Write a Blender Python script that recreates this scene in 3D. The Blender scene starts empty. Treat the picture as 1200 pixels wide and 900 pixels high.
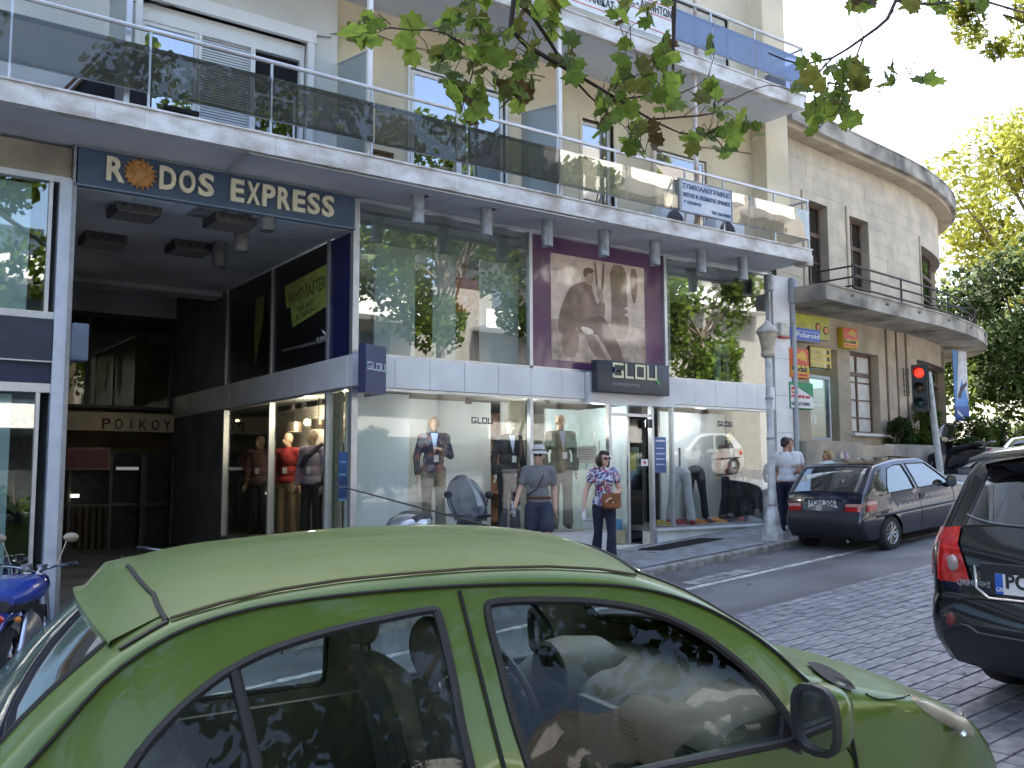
import bpy, bmesh, math, random
import numpy as np
from mathutils import Vector, Matrix
from mathutils.geometry import delaunay_2d_cdt
random.seed(7)
R_ = math.radians
SC = bpy.context.scene
COL = SC.collection
# ---------------------------------------------------------------- camera
F_, TH, PI_, RO = 1106.4, R_(54.7), R_(5.6), R_(-.2)
cv = Vector((math.cos(TH)*math.cos(PI_), math.sin(TH)*math.cos(PI_), math.sin(PI_)))
cr0 = Vector((math.sin(TH), -math.cos(TH), 0)); cu0 = cr0.cross(cv)
cr = cr0*math.cos(RO)+cu0*math.sin(RO); cu = -cr0*math.sin(RO)+cu0*math.cos(RO)
cd = bpy.data.cameras.new("camera"); cam = bpy.data.objects.new("camera", cd); COL.objects.link(cam)
cd.sensor_width = 36; cd.lens = F_/1200*36; cd.clip_end = 2000; cd.clip_start = .05
cam.matrix_world = Matrix(((cr.x, cu.x, -cv.x, 0), (cr.y, cu.y, -cv.y, 0), (cr.z, cu.z, -cv.z, 0), (0, 0, 0, 1)))
SC.camera = cam
# ---------------------------------------------------------------- sky, sun, exposure
SUN_EL, SUN_AZ = 52, 8          # azimuth from +Y towards +X
w = bpy.data.worlds.new("World"); SC.world = w; w.use_nodes = True
nt = w.node_tree; sk = nt.nodes.new('ShaderNodeTexSky'); sk.sky_type = 'NISHITA'; sk.sun_disc = False
sk.sun_elevation = R_(SUN_EL); sk.sun_rotation = R_(SUN_AZ); sk.air_density = .9; sk.dust_density = 4.5; sk.ozone_density = .6
bg = nt.nodes['Background']; bg.inputs[1].default_value = .15
nt.links.new(sk.outputs[0], bg.inputs[0])
sl = bpy.data.lights.new("sun", 'SUN'); sl.energy = 4.6; sl.angle = R_(.5); sl.color = (1, .94, .84)
so = bpy.data.objects.new("sun", sl); COL.objects.link(so)
sd = Vector((math.sin(R_(SUN_AZ))*math.cos(R_(SUN_EL)), math.cos(R_(SUN_AZ))*math.cos(R_(SUN_EL)), math.sin(R_(SUN_EL))))
so.rotation_euler = sd.to_track_quat('Z', 'Y').to_euler()
SC.view_settings.view_transform = 'Standard'; SC.view_settings.look = 'None'
SC.view_settings.exposure = 2.4; SC.view_settings.gamma = 1
SC.cycles.max_bounces = 8; SC.cycles.transparent_max_bounces = 12; SC.cycles.glossy_bounces = 4
SC.cycles.caustics_reflective = False; SC.cycles.caustics_refractive = False; SC.cycles.sample_clamp_indirect = 4
try: SC.cycles.use_denoising = True
except Exception: pass
# ---------------------------------------------------------------- where a line of sight meets a wall plane
def ray(px, py): return cv+cr*((px-600)/F_)-cu*((py-450)/F_)
def onY(px, py, Y): d = ray(px, py); return d*(Y/d.y)
def onX(px, py, X): d = ray(px, py); return d*(X/d.x)
def onZ(px, py, Z): d = ray(px, py); return d*(Z/d.z)
YF = 11.6
def sstep(a, b, x):
    t = min(1, max(0, (x-a)/(b-a))); return t*t*(3-2*t)
def G(X, Y):                     # height of the street
    Xc = X if -12 < X < 22 else (22+4*(1-math.exp(-(X-22)/4)) if X >= 22 else -12-4*(1-math.exp((X+12)/4)))
    return -2.24+.0865*Xc+.28*min(1, max(0, (8.5-Y)/5.7))
def GS(X, Y): return G(X, 9.95)+.12+.03*(Y-9.95)   # far pavement
# ---------------------------------------------------------------- materials
MATS = {}
def mat(name, col, rough=.6, metal=0, var=.08, scale=6, bump=0, bscale=40, coat=0, emit=0, spec=.5, col2=None, stretch=(1, 1, 1), detail=6, trans=0):
    if name in MATS: return MATS[name]
    m = bpy.data.materials.new(name); m.use_nodes = True; n = m.node_tree.nodes; L = m.node_tree.links
    b = n['Principled BSDF']; b.inputs['Roughness'].default_value = rough; b.inputs['Metallic'].default_value = metal
    b.inputs['Specular IOR Level'].default_value = spec
    if coat: b.inputs['Coat Weight'].default_value = coat; b.inputs['Coat Roughness'].default_value = .04
    tc = n.new('ShaderNodeTexCoord'); mp = n.new('ShaderNodeMapping'); mp.inputs['Scale'].default_value = stretch
    L.new(tc.outputs['Object'], mp.inputs[0])
    nz = n.new('ShaderNodeTexNoise'); nz.inputs['Scale'].default_value = scale; nz.inputs['Detail'].default_value = detail
    L.new(mp.outputs[0], nz.inputs[0])
    cr_ = n.new('ShaderNodeValToRGB'); c2 = col2 or tuple(max(0, c*(1-2.2*var)) for c in col)
    hi = col if col2 else tuple(min(1, c*(1+var)) for c in col)
    cr_.color_ramp.elements[0].position = .32; cr_.color_ramp.elements[1].position = .62
    cr_.color_ramp.elements[0].color = (*c2, 1); cr_.color_ramp.elements[1].color = (*hi, 1)
    L.new(nz.outputs[0], cr_.inputs[0]); L.new(cr_.outputs[0], b.inputs['Base Color'])
    if emit: b.inputs['Emission Strength'].default_value = emit; L.new(cr_.outputs[0], b.inputs['Emission Color'])
    if bump:
        n2 = n.new('ShaderNodeTexNoise'); n2.inputs['Scale'].default_value = bscale; n2.inputs['Detail'].default_value = 5
        L.new(mp.outputs[0], n2.inputs[0]); bp = n.new('ShaderNodeBump'); bp.inputs['Strength'].default_value = bump; bp.inputs['Distance'].default_value = .02
        L.new(n2.outputs[0], bp.inputs['Height']); L.new(bp.outputs[0], b.inputs['Normal'])
    if trans:
        t = n.new('ShaderNodeBsdfTranslucent'); mx = n.new('ShaderNodeMixShader'); mx.inputs[0].default_value = trans
        out = n['Material Output']; L.new(cr_.outputs[0], t.inputs[0]); L.new(b.outputs[0], mx.inputs[1]); L.new(t.outputs[0], mx.inputs[2]); L.new(mx.outputs[0], out.inputs[0])
    MATS[name] = m; return m
def glass(name, tint=(.9, .95, .93), refl=2.0, base=.05, rough=0.0, wob=0, wscale=.8, milk=0, milkcol=(.8, .85, .85)):
    if name in MATS: return MATS[name]
    m = bpy.data.materials.new(name); m.use_nodes = True; n = m.node_tree.nodes; L = m.node_tree.links
    n.remove(n['Principled BSDF']); out = n['Material Output']
    t = n.new('ShaderNodeBsdfTransparent'); t.inputs[0].default_value = (*tint, 1)
    g = n.new('ShaderNodeBsdfGlossy'); g.inputs['Roughness'].default_value = rough; g.inputs[0].default_value = (1, 1, 1, 1)
    fr = n.new('ShaderNodeLayerWeight'); fr.inputs[0].default_value = .25
    mm = n.new('ShaderNodeMath'); mm.operation = 'MULTIPLY_ADD'; mm.inputs[1].default_value = refl*.5; mm.inputs[2].default_value = base; mm.use_clamp = True
    L.new(fr.outputs['Fresnel'], mm.inputs[0])
    mx = n.new('ShaderNodeMixShader'); L.new(mm.outputs[0], mx.inputs[0]); L.new(g.outputs[0], mx.inputs[2])
    src = t
    if milk:
        d = n.new('ShaderNodeBsdfDiffuse'); d.inputs[0].default_value = (*milkcol, 1); m2 = n.new('ShaderNodeMixShader'); m2.inputs[0].default_value = milk
        L.new(t.outputs[0], m2.inputs[1]); L.new(d.outputs[0], m2.inputs[2]); src = m2
    L.new(src.outputs[0], mx.inputs[1]); L.new(mx.outputs[0], out.inputs[0])
    if wob:
        tc = n.new('ShaderNodeTexCoord'); nz = n.new('ShaderNodeTexNoise'); nz.inputs['Scale'].default_value = wscale; nz.inputs['Detail'].default_value = 1
        L.new(tc.outputs['Object'], nz.inputs[0]); bp = n.new('ShaderNodeBump'); bp.inputs['Strength'].default_value = wob; bp.inputs['Distance'].default_value = .05
        L.new(nz.outputs[0], bp.inputs['Height']); L.new(bp.outputs[0], g.inputs['Normal'])
    MATS[name] = m; return m
# ---------------------------------------------------------------- mesh builder
ORG = {}
def base(name): return name
def link(o, parent=None):
    COL.objects.link(o)
    if parent is not None: o.parent = parent
    return o
def tag(o, label=None, cat=None, group=None, kind=None):
    if label: o['label'] = label
    if cat: o['category'] = cat
    if group: o['group'] = group
    if kind: o['kind'] = kind
    return o
def thing(name, loc, label, cat, group=None, rot=None):
    o = bpy.data.objects.new(name, None); o.location = loc; o.empty_display_size = .2
    if rot: o.rotation_euler = rot
    COL.objects.link(o); tag(o, label, cat, group); ORG[o.name] = Vector((0, 0, 0)) if rot else Vector(loc)
    return o
class MB:
    def __init__(s): s.v = []; s.f = []; s.mi = []
    def add(s, vs, fs, mi=0):
        k = len(s.v); s.v += [tuple(v) for v in vs]; s.f += [tuple(i+k for i in f) for f in fs]; s.mi += [mi]*len(fs); return s
    def box(s, a, b, mi=0):
        x0, y0, z0 = a; x1, y1, z1 = b
        if x0 > x1: x0, x1 = x1, x0
        if y0 > y1: y0, y1 = y1, y0
        if z0 > z1: z0, z1 = z1, z0
        return s.add([(x0, y0, z0), (x1, y0, z0), (x1, y1, z0), (x0, y1, z0), (x0, y0, z1), (x1, y0, z1), (x1, y1, z1), (x0, y1, z1)],
                     [(0, 3, 2, 1), (4, 5, 6, 7), (0, 1, 5, 4), (1, 2, 6, 5), (2, 3, 7, 6), (3, 0, 4, 7)], mi)
    def cbox(s, c, sz, rot=None, mi=0):
        hx, hy, hz = sz[0]/2, sz[1]/2, sz[2]/2
        vs = [Vector((x*hx, y*hy, z*hz)) for x, y, z in ((-1, -1, -1), (1, -1, -1), (1, 1, -1), (-1, 1, -1), (-1, -1, 1), (1, -1, 1), (1, 1, 1), (-1, 1, 1))]
        if rot is not None: vs = [rot @ v for v in vs]
        return s.add([v+Vector(c) for v in vs], [(0, 3, 2, 1), (4, 5, 6, 7), (0, 1, 5, 4), (1, 2, 6, 5), (2, 3, 7, 6), (3, 0, 4, 7)], mi)
    def tube(s, pts, r, n=8, cap=True, mi=0):
        pts = [Vector(p) for p in pts]; m = len(pts); rs = r if isinstance(r, (list, tuple)) else [r]*m
        rings = []; prev = None
        for i, p in enumerate(pts):
            t = (pts[min(i+1, m-1)]-pts[max(i-1, 0)])
            if t.length < 1e-9: t = Vector((0, 0, 1))
            t.normalize()
            if prev is None:
                a = t.orthogonal().normalized()
            else:
                a = prev-t*prev.dot(t); a = a.normalized() if a.length > 1e-6 else t.orthogonal().normalized()
            prev = a; b = t.cross(a)
            rings.append([p+(a*math.cos(2*math.pi*k/n)+b*math.sin(2*math.pi*k/n))*rs[i] for k in range(n)])
        vs = [v for rg in rings for v in rg]
        fs = [(i*n+k, i*n+(k+1) % n, (i+1)*n+(k+1) % n, (i+1)*n+k) for i in range(m-1) for k in range(n)]
        if cap: fs += [tuple(range(n-1, -1, -1)), tuple((m-1)*n+k for k in range(n))]
        return s.add(vs, fs, mi)
    def lathe(s, prof, c=(0, 0, 0), n=20, axis='Z', mi=0, rot=None):
        vs = []; 
        for r, h in prof:
            for k in range(n):
                a = 2*math.pi*k/n; p = (r*math.cos(a), r*math.sin(a), h)
                if axis == 'Y': p = (p[0], p[2], p[1])
                if axis == 'X': p = (p[2], p[0], p[1])
                p = Vector(p)
                if rot is not None: p = rot @ p
                vs.append(p+Vector(c))
        m = len(prof)
        fs = [(i*n+k, i*n+(k+1) % n, (i+1)*n+(k+1) % n, (i+1)*n+k) for i in range(m-1) for k in range(n)]
        return s.add(vs, fs, mi)
    def ell(s, c, r, n=12, m=8, rot=None, mi=0):
        vs = []
        for i in range(m+1):
            ph = math.pi*i/m
            for k in range(n):
                a = 2*math.pi*k/n; p = Vector((r[0]*math.sin(ph)*math.cos(a), r[1]*math.sin(ph)*math.sin(a), r[2]*math.cos(ph)))
                if rot is not None: p = rot @ p
                vs.append(p+Vector(c))
        return s.add(vs, [(i*n+k, (i+1)*n+k, (i+1)*n+(k+1) % n, i*n+(k+1) % n) for i in range(m) for k in range(n)], mi)
    def prism(s, poly, d, mi=0):
        """poly: list of 3-D points of one face, d: extrusion vector"""
        n = len(poly); d = Vector(d); a = [Vector(p) for p in poly]
        return s.add(a+[p+d for p in a], [tuple(range(n)), tuple(range(2*n-1, n-1, -1))]+[(i, i+n, (i+1) % n+n, (i+1) % n) for i in range(n)], mi)
    def build(s, name, m=None, parent=None, smooth=False, kind=None, fixn=True, origin=None, angle=40):
        me = bpy.data.meshes.new(name)
        off = Vector((0, 0, 0))
        if parent is not None: off = ORG.get(parent.name, Vector((0, 0, 0)))
        loc = Vector((0, 0, 0))
        if origin is not None: loc = Vector(origin)-off
        tot = off+loc
        me.from_pydata([(v[0]-tot.x, v[1]-tot.y, v[2]-tot.z) for v in s.v], [], s.f)
        if m is not None:
            for q in (m if isinstance(m, (list, tuple)) else [m]): me.materials.append(q)
            if isinstance(m, (list, tuple)): me.polygons.foreach_set('material_index', s.mi)
        if fixn:
            bm = bmesh.new(); bm.from_mesh(me); bmesh.ops.recalc_face_normals(bm, faces=bm.faces); bm.to_mesh(me); bm.free()
        if smooth:
            me.polygons.foreach_set('use_smooth', [True]*len(me.polygons))
            try: me.set_sharp_from_angle(angle=R_(angle))
            except Exception: pass
        me.update()
        o = bpy.data.objects.new(name, me); o.location = loc; link(o, parent); ORG[o.name] = tot
        if kind: o['kind'] = kind
        return o
def box(name, a, b, m, parent=None, **k): return MB().box(a, b).build(name, m, parent, **k)
def bevbox(name, a, b, m, parent=None, r=.01, seg=2, **k):
    bm = bmesh.new(); bmesh.ops.create_cube(bm, size=1)
    c = [(a[i]+b[i])/2 for i in range(3)]; sz = [abs(b[i]-a[i]) for i in range(3)]
    for v in bm.verts: v.co = Vector((v.co[i]*sz[i]+c[i] for i in range(3)))
    bmesh.ops.bevel(bm, geom=bm.edges[:], offset=min(r, min(sz)*.45), segments=seg, affect='EDGES', profile=.5)
    mb = MB(); bm.verts.ensure_lookup_table()
    mb.add([v.co.copy() for v in bm.verts], [[v.index for v in f.verts] for f in bm.faces]); bm.free()
    return mb.build(name, m, parent, smooth=True, angle=50, **k)
def text(name, s, size, M, m, parent=None, ext=.004, sx=1, align='LEFT', bold=0, shear=0):
    """lettering: text in the local XZ plane (x right, z up); M: matrix placing it"""
    cu_ = bpy.data.curves.new(name, 'FONT'); cu_.body = s; cu_.size = size; cu_.extrude = ext; cu_.align_x = align; cu_.align_y = 'BOTTOM_BASELINE' if 'BOTTOM_BASELINE' in ('',) else 'BOTTOM'
    cu_.offset = bold; cu_.shear = shear; cu_.resolution_u = 3
    t = bpy.data.objects.new(name, cu_); COL.objects.link(t)
    dg = bpy.context.evaluated_depsgraph_get(); ev = t.evaluated_get(dg); me = bpy.data.meshes.new_from_object(ev)
    bpy.data.objects.remove(t)
    off = ORG.get(parent.name, Vector((0, 0, 0))) if parent is not None else Vector((0, 0, 0))
    for v in me.vertices:
        p = Vector((v.co.x*sx, -v.co.z, v.co.y)); v.co = (M @ p)-off
    me.materials.clear(); me.materials.append(m)
    for p in me.polygons: p.material_index = 0
    o = bpy.data.objects.new(name, me); link(o, parent); ORG[o.name] = off
    return o
def Mxz(p, xd=(1, 0, 0), zd=(0, 0, 1)):
    x = Vector(xd).normalized(); z = Vector(zd).normalized(); y = z.cross(x)
    return Matrix(((x.x, y.x, z.x, p[0]), (x.y, y.y, z.y, p[1]), (x.z, y.z, z.z, p[2]), (0, 0, 0, 1)))
def dup(o, off=(0, 0, 0), parent=None):
    c = o.copy(); c.location = o.location+Vector(off); COL.objects.link(c)
    c.parent = parent if parent is not None else o.parent; ORG[c.name] = ORG[o.name]+Vector(off)
    return c
def dup_tree(root, loc, rot=None, label=None, matswap=None):
    c = root.copy(); c.location = loc
    if rot is not None: c.rotation_euler = rot
    if label: c['label'] = label
    COL.objects.link(c)
    def rec(a, b):
        for ch in list(a.children):
            d = ch.copy(); COL.objects.link(d); d.parent = b
            if matswap and d.type == 'MESH':
                for i, sl_ in enumerate(d.data.materials):
                    if sl_ and sl_.name in matswap:
                        d.data = d.data.copy(); d.data.materials[i] = matswap[sl_.name]
            rec(ch, d)
    rec(root, c); return c
# ================================================================ street surfaces
asph = mat('asphalt', (.145, .149, .160), .85, var=.16, scale=.9, bump=.5, bscale=180)
pavem = mat('paving_tile', (.24, .25, .27), .8, var=.16, scale=5, bump=.3, bscale=120)
kerbm = mat('kerb_stone', (.26, .255, .245), .85, var=.2, scale=7, bump=.5, bscale=60)
paverm = [mat('paver_a', (.205, .214, .235), .8, var=.15, scale=9, bump=.4, bscale=90), mat('paver_b', (.235, .244, .262), .8, var=.15, scale=9, bump=.4, bscale=90),
          mat('paver_c', (.18, .19, .215), .8, var=.15, scale=9, bump=.4, bscale=90)]
jointm = mat('joint_sand', (.12, .12, .125), .95, var=.2)
paintm = mat('road_paint', (.62, .62, .6), .8, col2=(.2, .2, .2), scale=9, detail=8)
earth = mat('earth', (.16, .13, .10), .95, var=.25, scale=.6, bump=.5, bscale=10)
def sheet(name, xs, ys, fn, m, dz=0, parent=None, kind='structure'):
    mb = MB(); nx, ny = len(xs), len(ys)
    mb.add([(x, y, fn(x, y)+dz) for y in ys for x in xs], [(j*nx+i, j*nx+i+1, (j+1)*nx+i+1, (j+1)*nx+i) for j in range(ny-1) for i in range(nx-1)])
    o = mb.build(name, m, parent, smooth=True, fixn=False)
    if kind: o['kind'] = kind
    return o
fr = lambda a, b, n: [a+(b-a)*i/n for i in range(n+1)]
sheet('ground', [-500, -200, -60]+fr(-30, 60, 30)+[120, 250, 500], [-500, -150, -60, -30, -16, 0, 3, 8.6, 12, 30, 60, 150, 500], lambda x, y: G(x, y) if abs(y) < 70 else G(x, 12), earth, -.12)
# asphalt lane on the far side, paved lane in front of the camera
YJ = 6.9
road = sheet('road', fr(-30, 60, 90), fr(.6, 9.95, 12), G, asph, 0)
road['label'] = 'grey asphalt and block paved street climbing to the right'
# block paving: bed plus paving blocks
BX, BY = .235, .17
def inview(X, Y):
    p = Vector((X, Y, G(X, Y)));
    d = p.dot(cv)
    if d < .5: return None
    return 600+F_*p.dot(cr)/d, 450-F_*p.dot(cu)/d, d
near = []; far = []
random.seed(3)
j = 0; Y = .75
while Y < YJ:
    nx = 0
    X = -6+(j % 2)*BX/2
    while X < 34:
        q = inview(X, Y)
        yj = YJ-.25*math.sin(X*.5)*.3
        if Y < yj:
            if q and 700 < q[0] < 1240 and 640 < q[1] < 860 and X < 13: near.append((q[1], X, Y))
            elif q is None or X < 22: far.append((X, Y))
        X += BX
    Y += BY; j += 1
near.sort(reverse=True)
nearB, rest = near[:300], near[300:]
def block(mb, X, Y, dz, w_=BX-.009, d_=BY-.008):
    x0, x1, y0, y1 = X-w_/2, X+w_/2, Y-d_/2, Y+d_/2; e = .006
    z = lambda x, y: G(x, y)+dz
    vs = [(x0, y0, z(x0, y0)-.03), (x1, y0, z(x1, y0)-.03), (x1, y1, z(x1, y1)-.03), (x0, y1, z(x0, y1)-.03),
          (x0+e, y0+e, z(x0, y0)), (x1-e, y0+e, z(x1, y0)), (x1-e, y1-e, z(x1, y1)), (x0+e, y1-e, z(x0, y1))]
    mb.add(vs, [(4, 5, 6, 7), (0, 1, 5, 4), (1, 2, 6, 5), (2, 3, 7, 6), (3, 0, 4, 7)])
# shared block meshes (the slope is the same all over the climb)
protos = []
for k in range(3):
    mb = MB(); block(mb, 5, 4, .028); o = mb.build('paving_block', paverm[k], road, fixn=False, origin=(5, 4, G(5, 4))); protos.append(o)
g45 = G(5, 4)
for i, (_, X, Y) in enumerate(nearB):
    k = random.choice((0, 0, 1, 1, 2)); dz = random.uniform(-.003, .003)
    dup(protos[k], (X-5, Y-4, G(X, Y)-g45+dz), road)
for o in protos: bpy.data.objects.remove(o)
for k in range(3):
    mb = MB()
    for (X, Y) in [(a[1], a[2]) for a in rest]+far:
        if hash((round(X*100), round(Y*100))) % 3 == k: block(mb, X, Y, .028+random.uniform(-.003, .003))
    o = mb.build('block_paving', paverm[k], road, fixn=False); o['kind'] = 'stuff'
sheet('paving_bed', fr(-6.2, 30, 80), fr(.6, YJ+.05, 14), G, jointm, .008, road, None)
# kerb-side parking line
mb = MB()
for i in range(120):
    x0 = -4+i*.25; x1 = x0+.25; w2 = .06+.008*math.sin(i*1.7)
    mb.add([(x0, 8.82-w2, G(x0, 8.8)+.006), (x1, 8.82-w2, G(x1, 8.8)+.006), (x1, 8.82+w2, G(x1, 8.8)+.006), (x0, 8.82+w2, G(x0, 8.8)+.006)], [(0, 1, 2, 3)])
mb.build('parking_line', paintm, road, fixn=False)
mb = MB()
for i in range(16):
    x0 = 9.3+i*.1; mb.add([(x0, 8.95, G(x0, 8.9)+.006), (x0+.1, 8.95, G(x0, 8.9)+.006+.0086), (x0+.1, 9.25+.02*(i % 3), G(x0, 8.9)+.006+.0086), (x0, 9.25+.02*(i % 2), G(x0, 8.9)+.006)], [(0, 1, 2, 3)])
mb.build('worn_marking', mat('worn_paint', (.33, .335, .34), .85, col2=(.10, .10, .105), scale=5), road, fixn=False)
# far pavement with kerb stones
pv = sheet('pavement', fr(-30, 40, 140), [10.1, 10.6, 11.1, 11.62], GS, pavem, 0)
kp = MB()
def kerbmb(X, L=.98):
    mb = MB(); z0 = GS(X, 9.95)-.004; z1 = GS(X+L, 9.95)-.004
    mb.add([(X, 9.95, G(X, 9.95)-.1), (X+L, 9.95, G(X+L, 9.95)-.1), (X+L, 10.1, z1-.1), (X, 10.1, z0-.1), (X, 9.95, z0-.02), (X+L, 9.95, z1-.02), (X+L, 9.97, z1), (X, 9.97, z0), (X+L, 10.1, z1), (X, 10.1, z0)],
           [(0, 1, 5, 4), (4, 5, 6, 7), (7, 6, 8, 9), (9, 8, 2, 3), (0, 4, 7, 9, 3), (1, 2, 8, 6, 5)])
    return mb
k0 = kerbmb(0).build('kerb_stone', kerbm, pv, fixn=True, origin=(0, 9.95, G(0, 9.95)))
for i in range(-8, 22):
    if i: dup(k0, (i, 0, G(i, 9.95)-G(0, 9.95)+random.uniform(-.004, .004)))
# slabs of paving just below the shop window (small setts)
mb = MB()
for i in range(46):
    for r_ in range(2):
        x = 11.2+i*.062; y = 11.42+r_*.06; z = GS(x, y)+.012
        mb.box((x, y, z-.03), (x+.055, y+.052, z))
o = mb.build('small_setts', mat('sett', (.34, .34, .33), .8, var=.25, scale=20), pv); o['kind'] = 'stuff'
# near pavement
np_ = sheet('near_pavement', fr(-30, 60, 90), [-14, -8, -4, -1, .45], lambda x, y: G(x, 0)+.12, pavem, 0)
mb = MB()
for i in range(-20, 40):
    x = float(i); z = G(x, .5)+.12
    mb.add([(x, .6, z-.25), (x+.98, .6, z-.17), (x+.98, .6, z+.0865), (x, .6, z), (x, .45, z), (x+.98, .45, z+.0865)], [(0, 1, 2, 3), (3, 2, 5, 4)])
mb.build('near_kerb', kerbm, np_, fixn=False)
# ================================================================ apartment building with the shops
blue_white = mat('plaster_pale', (.62, .64, .62), .8, var=.06, scale=1.3, bump=.15, bscale=30)
beige = mat('plaster_cream', (.66, .58, .42), .85, var=.07, scale=1.1, bump=.2, bscale=30)
soff = mat('soffit_paint', (.58, .62, .66), .85, var=.06, scale=1.2)
conc = mat('balcony_edge', (.76, .76, .76), .85, col2=(.42, .38, .33), scale=2.6, bump=.5, bscale=25, stretch=(1, 1, 1.6), detail=9)
alu = mat('aluminium', (.55, .57, .60), .38, .7, var=.06, scale=4)
alud = mat('aluminium_dull', (.30, .31, .33), .45, .6, var=.08)
white = mat('white_pvc', (.78, .79, .79), .4, var=.02)
clad = mat('cladding_panel', (.74, .75, .77), .35, var=.05, scale=1.5)
marble = mat('marble_slab', (.72, .73, .74), .35, var=.07, scale=2.2, bump=.05)
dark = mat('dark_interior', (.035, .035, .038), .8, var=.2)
navy = mat('navy_panel', (.014, .02, .09), .35, var=.1)
shop_glass = glass('shop_glass', (.94, .96, .95), .6, .03, wob=.05, wscale=.7)
up_glass = glass('upper_glass', (.90, .94, .93), 1.4, .13, wob=.06, wscale=.7)
smoke = glass('smoked_glass', (.50, .49, .46), .45, .035, wob=.10, wscale=.9, milk=.22, milkcol=(.13, .13, .125))
bluegl = glass('blue_glass', (.42, .48, .60), .9, .07, milk=.25, milkcol=(.22, .27, .38))
win_gl = glass('window_glass', (.55, .62, .70), 2.0, .32, wob=.05)
curtain = mat('curtain', (.50, .60, .76), .9, var=.1, scale=3, stretch=(6, 1, .3))
curtain2 = mat('curtain_beige', (.62, .58, .48), .9, var=.15, scale=3, stretch=(8, 1, .3))
B = thing('apartment_building', (8, 14, -1.6), 'cream apartment block with glass shopfronts below and long glazed balconies', 'building')
YW = 11.75
XL, XC, XR, XE = 1.99, 5.59, 14.2, 14.82    # passage left, shop corner, glass end, building end
ZB0, ZB1, ZT = 1.22, 1.65, 3.83             # cladding band, head of the upper glass
ZS = -.86                                   # shop window sill
# --- big masses
mb = MB()
mb.box((-14, YW, 4.0), (2.6, YW+.25, 12.5))
mb.build('front_wall', blue_white, B)
def wall_with_holes(name, x0, x1, z0, z1, holes, y, t, m):
    xs = sorted({x0, x1}|{h[0] for h in holes}|{h[1] for h in holes}); mb = MB()
    zs = sorted({z0, z1}|{h[2] for h in holes}|{h[3] for h in holes})
    for i in range(len(xs)-1):
        for j in range(len(zs)-1):
            cx, cz = (xs[i]+xs[i+1])/2, (zs[j]+zs[j+1])/2
            if any(h[0] < cx < h[1] and h[2] < cz < h[3] for h in holes): continue
            mb.box((xs[i], y, zs[j]), (xs[i+1], y+t, zs[j+1]))
    return mb.build(name, m, B)
WZ = 4.04
wins = [(2.78, 4.68, WZ, 5.85, 'L'), (6.5, 8.2, WZ, 5.98, 'M'), (9.75, 10.45, WZ, 5.95, 'S'), (11.4, 12.7, WZ, 5.75, 'S2')]
wall_with_holes('front_wall', 2.6, 5.29, 4.0, 6.7, [(2.68, 4.86, WZ, 6.0)], YW-.12, .25, blue_white)
wall_with_holes('front_wall', 5.29, 14.0, 4.0, 6.7, [w_[:4] for w_ in wins[1:]], YW, .25, beige)
wall_with_holes('front_wall', 2.6, 14.0, 6.7, 12.5, [(10.6, 13.4, 6.95, 8.7), (3, 5, 6.95, 9), (6.5, 8.5, 6.95, 9)], YW, .25, beige)
MB().box((14.0, YW-.35, 4.0), (14.2, YW+.3, 12.5)).box((14.22, YW-.33, 4.0), (XE-.15, YW+.3, 12.5)).build('corner_pilaster', beige, B)
MB().box((-14, 24, -2.5), (XE, 24.3, 12.5)).box((XE-.25, YW+.31, -1.5), (XE-.02, 24, 12.5)).box((-14.3, YW, -3), (-14, 24.3, 12.5)).build('rear_wall', beige, B)
MB().box((-14, YW+.01, 12.5), (XE, 24.3, 18.8)).build('roof', conc, B)  # unseen upper block, made taller to cut sky light and darken reflections
MB().box((-14, YW+.3, 6.72), (XE-.26, 23.9, 6.9)).build('floor_slab', conc, B)
# rooms behind the flats' windows
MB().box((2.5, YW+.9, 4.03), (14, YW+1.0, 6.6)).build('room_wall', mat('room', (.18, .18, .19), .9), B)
# --- balcony slabs
def slab(name, z0, z1, x0, x1, y0=10.5):
    mb = MB(); mb.box((x0, y0, z0+.06), (x1, YW+.05, z1)); 
    # rounded nosing of the edge
    for i in range(int((x1-x0)/.5)):
        xa = x0+i*.5; mb.box((xa+.002, y0-.012-random.random()*.006, z0), (min(xa+.5, x1), y0+.1, z1-.025))
    s_ = mb.build(name, conc, B)
    MB().box((x0+.02, y0+.12, z0+.03), (x1-.02, YW+.04, z0+.06)).build('soffit', soff, s_)
    MB().box((x0, y0-.03, z1), (x1, y0+.16, z1+.022)).build('drip_cap', conc, s_)
    return s_
S1 = slab('balcony_slab', 3.80, 4.03, -14, 14.06)
S2 = slab('balcony_slab', 6.66, 6.9, -14, 14.06)
# far-side end piece
MB().box((13.95, 10.55, 3.78), (14.16, 10.8, 3.96)).build('slab_end_block', conc, S1)
# --- railings: posts, rails and one pane between each pair
def railing(zb, x0, x1, panes, posts, top=.92, yr=10.53):
    Rl = MB().tube([(x0, yr, zb+top), (x1, yr, zb+top)], .028, 8).build('hand_rail', alu, B, smooth=True)
    for z in (.70, .22):
        MB().box((x0, yr-.02, zb+z-.018), (x1, yr+.02, zb+z+.018)).build('lower_rail', alu, Rl)
    for x in posts:
        MB().box((x-.014, yr-.012, zb), (x+.014, yr+.012, zb+top-.02)).build('rail_post', alu, Rl)
    for (a, b, m) in panes:
        MB().box((a+.012, yr-.034, zb+.20), (b-.012, yr-.026, zb+.72)).build('glass_panel', m, Rl)
    # return at the far end
    MB().tube([(x1, yr, zb+top), (x1, YW-.05, zb+top)], .026, 8).build('end_rail', alu, Rl)
    MB().box((x1-.004, yr+.02, zb+.20), (x1+.004, YW-.1, zb+.72)).build('glass_panel', panes[-1][2], Rl)
    return Rl
clearp = glass('film_glass', (.78, .76, .70), 1.0, .12, wob=.12, wscale=1.0, milk=.2, milkcol=(.5, .47, .40))
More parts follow.
